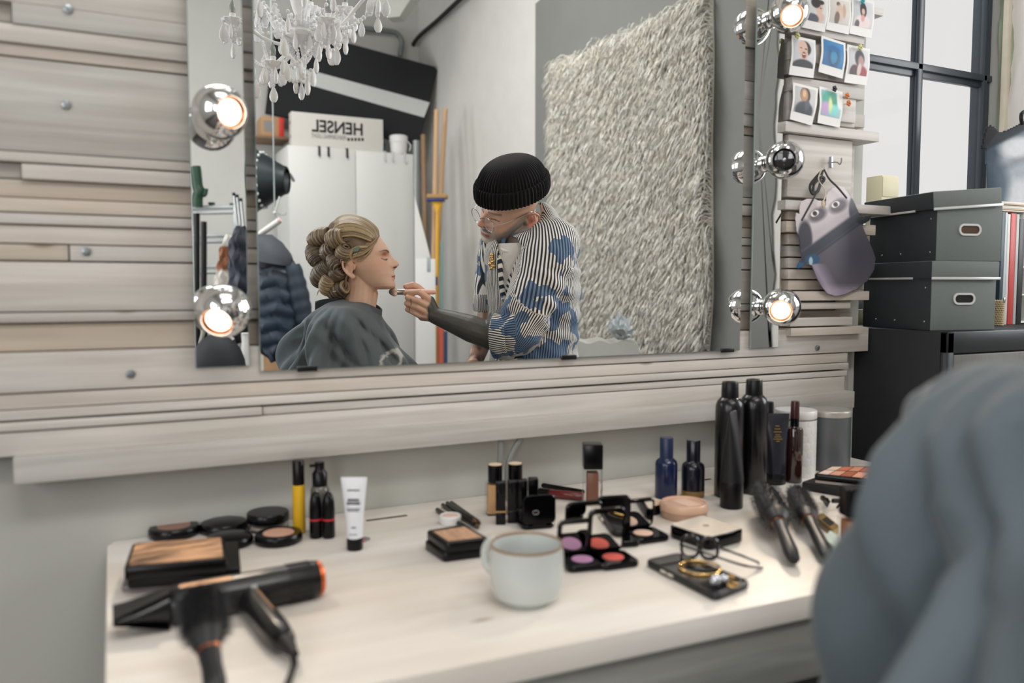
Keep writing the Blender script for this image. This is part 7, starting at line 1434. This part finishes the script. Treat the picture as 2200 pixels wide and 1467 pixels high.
sA, sB = np.array(m5(845, 650, .13)), np.array(eS); axv = sB-sA; ls = np.linalg.norm(axv); axn = axv/ls; tpar = (p-sA)@axn; rad_ = np.linalg.norm((p-sA)-tpar[:, None]*axn, axis=1)
slv = np.clip((.100-rad_)/.02, 0, 1)*(tpar > .06)*(p[:, 1] > .08)
fA_, fB_ = np.array(eS), np.array(cuff1); fn = (fB_-fA_)/np.linalg.norm(fB_-fA_); tf = (p-fA_)@fn; fore = (tf > -.02)&(p[:, 1] > .10)&(u5 < 660)&(v5 > 1080)
disp = .0045*vnoise(p*np.array((1, 1, .6)), 34, 12)+.003*vnoise(p, 70, 13)
cr = np.sin((v5-u5*.35)*.045+2*np.sin(u5*.012))*.0035*np.clip((u5-640)/200, 0, 1)*(v5 > 820)   # creases under the raised arm
el_d = np.linalg.norm(p-np.array(m5(700, 1180, .2)), axis=1); cr += .005*np.sin((v5+u5*.8)*.06)*np.exp(-(el_d/.10)**2)
p2 = p+nrm*(disp+cr)[:, None]; shirt_me.vertices.foreach_set('co', p2.astype(np.float32).ravel())
ang = np.arctan2(p[:, 1], p[:, 0]-m5(715, 900)[0])   # around the trunk
st_t = ang*.155+(v5-900)*S5*-.10
e1 = np.cross(axn, (0, 1, 0)); e1 /= np.linalg.norm(e1); e2 = np.cross(axn, e1); ra_ = (p-sA)-tpar[:, None]*axn; st_s = np.arctan2(ra_@e2, ra_@e1)*.080+.25*tpar*.3
g1 = np.cross(fn, (0, 1, 0)); g1 /= np.linalg.norm(g1); g2 = np.cross(fn, g1); rf_ = (p-fA_)-tf[:, None]*fn; st_f = np.arctan2(rf_@g2, rf_@g1)*.072
stripe = np.where(fore, st_f, np.where(slv > .5, st_s, st_t)); attr_f(shirt_me, 'stripe', stripe)
opening = [(505, 560), (560, 600), (610, 640), (640, 690), (640, 740), (612, 860), (580, 960), (556, 1012), (534, 1000), (520, 900), (512, 780), (500, 660)]
bm = bmesh.new(); bm.from_mesh(shirt_me); bm.verts.ensure_lookup_table(); ins = inside(opening, u5, v5)&(p[:, 1] > .02)&(slv < .5)
low = (v5 > 1625); bmesh.ops.delete(bm, geom=[bm.verts[i] for i in np.nonzero(ins|low)[0]], context='VERTS'); bm.to_mesh(shirt_me); bm.free()
def shirt_mat():
    m = bpy.data.materials.new('striped_patch_shirt'); m.use_nodes = True; N = m.node_tree.nodes; L = m.node_tree.links; b_ = N['Principled BSDF']; b_.inputs['Roughness'].default_value = .85
    at = N.new('ShaderNodeAttribute'); at.attribute_name = 'stripe'; mu = N.new('ShaderNodeMath'); mu.operation = 'MULTIPLY'; mu.inputs[1].default_value = 140.0; fr_ = N.new('ShaderNodeMath'); fr_.operation = 'FRACT'; L.new(at.outputs['Fac'], mu.inputs[0]); L.new(mu.outputs[0], fr_.inputs[0])
    ra = N.new('ShaderNodeValToRGB'); e = ra.color_ramp.elements; e[0].position = .44; e[0].color = (0, 0, 0, 1); e[1].position = .52; e[1].color = (1, 1, 1, 1); k = e.new(.95); k.color = (1, 1, 1, 1); k = e.new(1.0); k.color = (0, 0, 0, 1); L.new(fr_.outputs[0], ra.inputs[0])
    tc = N.new('ShaderNodeTexCoord'); vo = N.new('ShaderNodeTexVoronoi'); vo.feature = 'SMOOTH_F1'; vo.inputs['Scale'].default_value = 10.5; vo.inputs['Smoothness'].default_value = .25; nz = N.new('ShaderNodeTexNoise'); nz.inputs['Scale'].default_value = 14; nz.inputs['Detail'].default_value = 1.5
    ad = N.new('ShaderNodeMix'); ad.data_type = 'RGBA'; ad.inputs[0].default_value = .17; L.new(tc.outputs['Object'], nz.inputs['Vector']); L.new(tc.outputs['Object'], ad.inputs[6]); L.new(nz.outputs['Color'], ad.inputs[7]); L.new(ad.outputs[2], vo.inputs['Vector'])
    rp = N.new('ShaderNodeValToRGB'); rp.color_ramp.elements[0].position = .42; rp.color_ramp.elements[0].color = (1, 1, 1, 1); rp.color_ramp.elements[1].position = .435; rp.color_ramp.elements[1].color = (0, 0, 0, 1); L.new(vo.outputs['Distance'], rp.inputs[0])
    c1 = N.new('ShaderNodeMix'); c1.data_type = 'RGBA'; c1.inputs[6].default_value = rgb((232, 228, 222)); c1.inputs[7].default_value = rgb((104, 128, 156)); L.new(rp.outputs[0], c1.inputs[0])
    c2 = N.new('ShaderNodeMix'); c2.data_type = 'RGBA'; c2.inputs[6].default_value = rgb((30, 38, 52)); c2.inputs[7].default_value = rgb((36, 54, 84)); L.new(rp.outputs[0], c2.inputs[0])
    mx = N.new('ShaderNodeMix'); mx.data_type = 'RGBA'; L.new(ra.outputs[0], mx.inputs[0]); L.new(c2.outputs[2], mx.inputs[6]); L.new(c1.outputs[2], mx.inputs[7]); L.new(mx.outputs[2], b_.inputs['Base Color']); return m
shirt_m = shirt_mat(); shirt = link_me('shirt', shirt_me, shirt_m, man); md = shirt.modifiers.new('thickness', 'SOLIDIFY'); md.thickness = .002; md.offset = -1
# rolled cuff
rows = []; d_ = Vector(cuff1)-Vector(m5(590, 1236, .21)); dn = d_.normalized(); a1_ = dn.cross(Vector((0, 1, 0))).normalized(); a2_ = dn.cross(a1_); o_ = Vector(m5(590, 1236, .21))
for t, r_ in ((-.02, .066), (.0, .0715), (.015, .074), (.35, .075), (.62, .073), (.66, .069), (.66, .062), (.4, .060)):
    rows.append([tuple(o_+d_*(t*1.35)+a1_*(r_*(1+.03*math.sin(3*a+t*4)+.012*math.sin(9*a+20*t))*math.cos(a))+a2_*(r_*(1+.03*math.sin(3*a+t*4))*math.sin(a))) for a in [2*PI*i/64 for i in range(64)]])
me = MB().loft(rows, caps=False).mesh('cuff', shirt_m, 60); p = co_of(me); q = p-np.array(o_); attr_f(me, 'stripe', np.arctan2(q@np.array(a2_), q@np.array(a1_))*.072+.12*(q@np.array(dn))); o = link_me('cuff', me, shirt_m, shirt)
fcu = Vector(m5(455, 1010, -.14)); me = MB().lathe([(.056, .02), (.062, .018), (.064, .0), (.063, -.035), (.058, -.04), (.05, -.036)], 40, Matrix.Translation(fcu)).mesh('cuff', shirt_m, 60); p = co_of(me); attr_f(me, 'stripe', np.arctan2(p[:, 1]-fcu.y, p[:, 0]-fcu.x)*.06); link_me('cuff', me, shirt_m, shirt)
def collar(inner, outer, name):
    P = smooth_path([m5(*q) for q in inner], 6); Q = smooth_path([m5(*q) for q in outer], 6); g = MB(); rows = []
    for a, b_ in zip(P, Q):
        A_, B2 = Vector(a), Vector(b_); rows.append([tuple(A_*(1-f)+B2*f+Vector((0, .010*math.sin(PI*f), .004*math.sin(PI*f)))) for f in (0, .25, .5, .75, 1)])
    me = MB().loft(rows, closed=False, caps=False).mesh(name, shirt_m, 60); L_ = np.linspace(0, 1, len(rows)); attr_f(me, 'stripe', np.concatenate([[.30*l+.004*k for k in range(5)] for l in L_])); o = link_me(name, me, shirt_m, shirt); md = o.modifiers.new('thickness', 'SOLIDIFY'); md.thickness = .0025; return o
collar([(800, 390, -.02), (790, 425, .045), (772, 480, .065), (738, 555, .085), (684, 632, .115), (640, 695, .135)], [(838, 440, -.02), (842, 490, .06), (822, 550, .095), (775, 625, .135), (712, 695, .165), (648, 775, .172)], 'collar')
collar([(562, 612, .07), (552, 632, .095), (541, 660, .125), (536, 688, .14)], [(530, 618, .06), (513, 645, .095), (512, 685, .13), (524, 748, .145)], 'collar')
# open front edges of the shirt
for pts in ([(640, 690, .155), (630, 800, .17), (598, 920, .178), (560, 1015, .178)], [(500, 660, .13), (514, 780, .15), (522, 900, .16), (538, 1005, .17)]): 
    me = MB().tube(smooth_path([m5(*q) for q in pts]), .008, 8, flat=.35).mesh('placket', shirt_m, 60); attr_f(me, 'stripe', np.linspace(0, .05, len(me.vertices))); link_me('placket', me, shirt_m, shirt)
tm = mat('white_t_shirt', (226, 223, 220), .9, var=.03, bump=.15); obj('t_shirt', MB().loft(torso_rows(.955, 668, 1500, 56, 30)), tm, man)
nk = [m5(*q) for q in ((520, 690, .145), (545, 702, .155), (580, 704, .160), (615, 690, .158))]; obj('neck_rib', MB().tube(smooth_path(nk), .005, 8), tm, man)
bp_ = m5(462, 770, .135); g = MB()
for k in range(7): g.ell((bp_[0]+.006*math.cos(k*2.4)*k/4, bp_[1]+.004, bp_[2]+.022-.007*k), (.006, .004, .006), 10)
obj('brooch', g, gold, man)
# trousers and shoes
b = MB()
for lx, ly in LEG:
    X = m5(735, 1440)[0]+lx; chain(b, [(X, ly, hip), (X-.01, ly*1.05, hip*.53), (X+.01, ly*1.1, .09)], [.105, .08, .062], 18)
chain(b, [m5(728, 1640, .06), m5(728, 1640, -.06)], [.12, .12], 18); chain(b, [m5(728, 1540, .05), m5(728, 1540, -.05)], [.11, .11], 18)
me = remesh(b, .009, 4, 'trousers'); link_me('trousers', me, mat('dark_trousers', (36, 38, 44), .85, var=.12, bump=.2), man)
for lx, ly in LEG:
    X = m5(735, 1440)[0]+lx; obj('shoe', MB().loft([[(X+.05-.27*f, ly*1.1+.02*f+wd2*math.cos(a), max(.002, hh2*(.5+.5*math.sin(a)))) for a in [2*PI*i/20 for i in range(20)]] for f, wd2, hh2 in ((0, .025, .06), (.05, .04, .11), (.3, .045, .12), (.55, .048, .085), (.8, .05, .065), (.95, .038, .05), (1, .015, .03))]), black_plastic, man)
# make-up brush in the hand, its head on the chin
q0, q1 = m3(350, 326, .072), m3(822, 328, .072); br = thing('make_up_brush', 'pink-handled make-up brush held to the chin of the seated person', 'brush', MV.loc, MV.rz)
def T_of(a, b_): v = Vector(b_)-Vector(a); return Matrix.Translation(a) @ v.normalized().to_track_quat('Z', 'Y').to_matrix().to_4x4(), v.length
TB, LB = T_of(m3(236, 328, .072), q1); k1 = (Vector(q0)-Vector(m3(236, 328, .072))).length
obj('handle', MB().lathe([(0, k1), (.0092, k1), (.0096, k1+.02), (.0080, LB*.6), (.0082, LB*.93), (.0066, LB*.985), (.003, LB), (0, LB)], 24, TB), mat('pink_handle', (236, 190, 176), .35), br)
obj('ferrule', MB().lathe([(0, 0), (.0094, 0), (.0094, k1*.9), (.0098, k1*.92), (.0098, k1), (0, k1)], 24, TB), mat('satin_ferrule', (190, 182, 178), .25, .9), br)
hb_ = MB(); 
for k in range(700):
    a = hr.uniform(0, 2*PI); rr = math.sqrt(hr.random()); e = .0148*rr; zt = -.0245*math.sqrt(max(0, 1-(rr*.93)**2))-.002; p0 = TB @ Vector((.0088*rr*math.cos(a), .0088*rr*math.sin(a), .001)); p1 = TB @ Vector((e*1.02*math.cos(a), e*1.02*math.sin(a), zt*.55)); p2_ = TB @ Vector((e*.92*math.cos(a), e*.92*math.sin(a), zt)); hb_.tube([tuple(p0), tuple(p1), tuple(p2_)], [.0006, .0006, .0003], 3, caps=False)
me = hb_.mesh('bristles', vcol_mat('pale_bristles', .7), 0); p = co_of(me); inv = np.array(TB.inverted()); zl = (np.c_[p, np.ones(len(p))]@inv.T)[:, 2]; c = np.tile(np.array((232, 214, 198), float), (len(p), 1)); c = blend(c, (128, 96, 76), soft(zl+.013, .016)*.75); set_tint(me, c); o = bpy.data.objects.new('bristles', me); COL.objects.link(o); o.parent = br
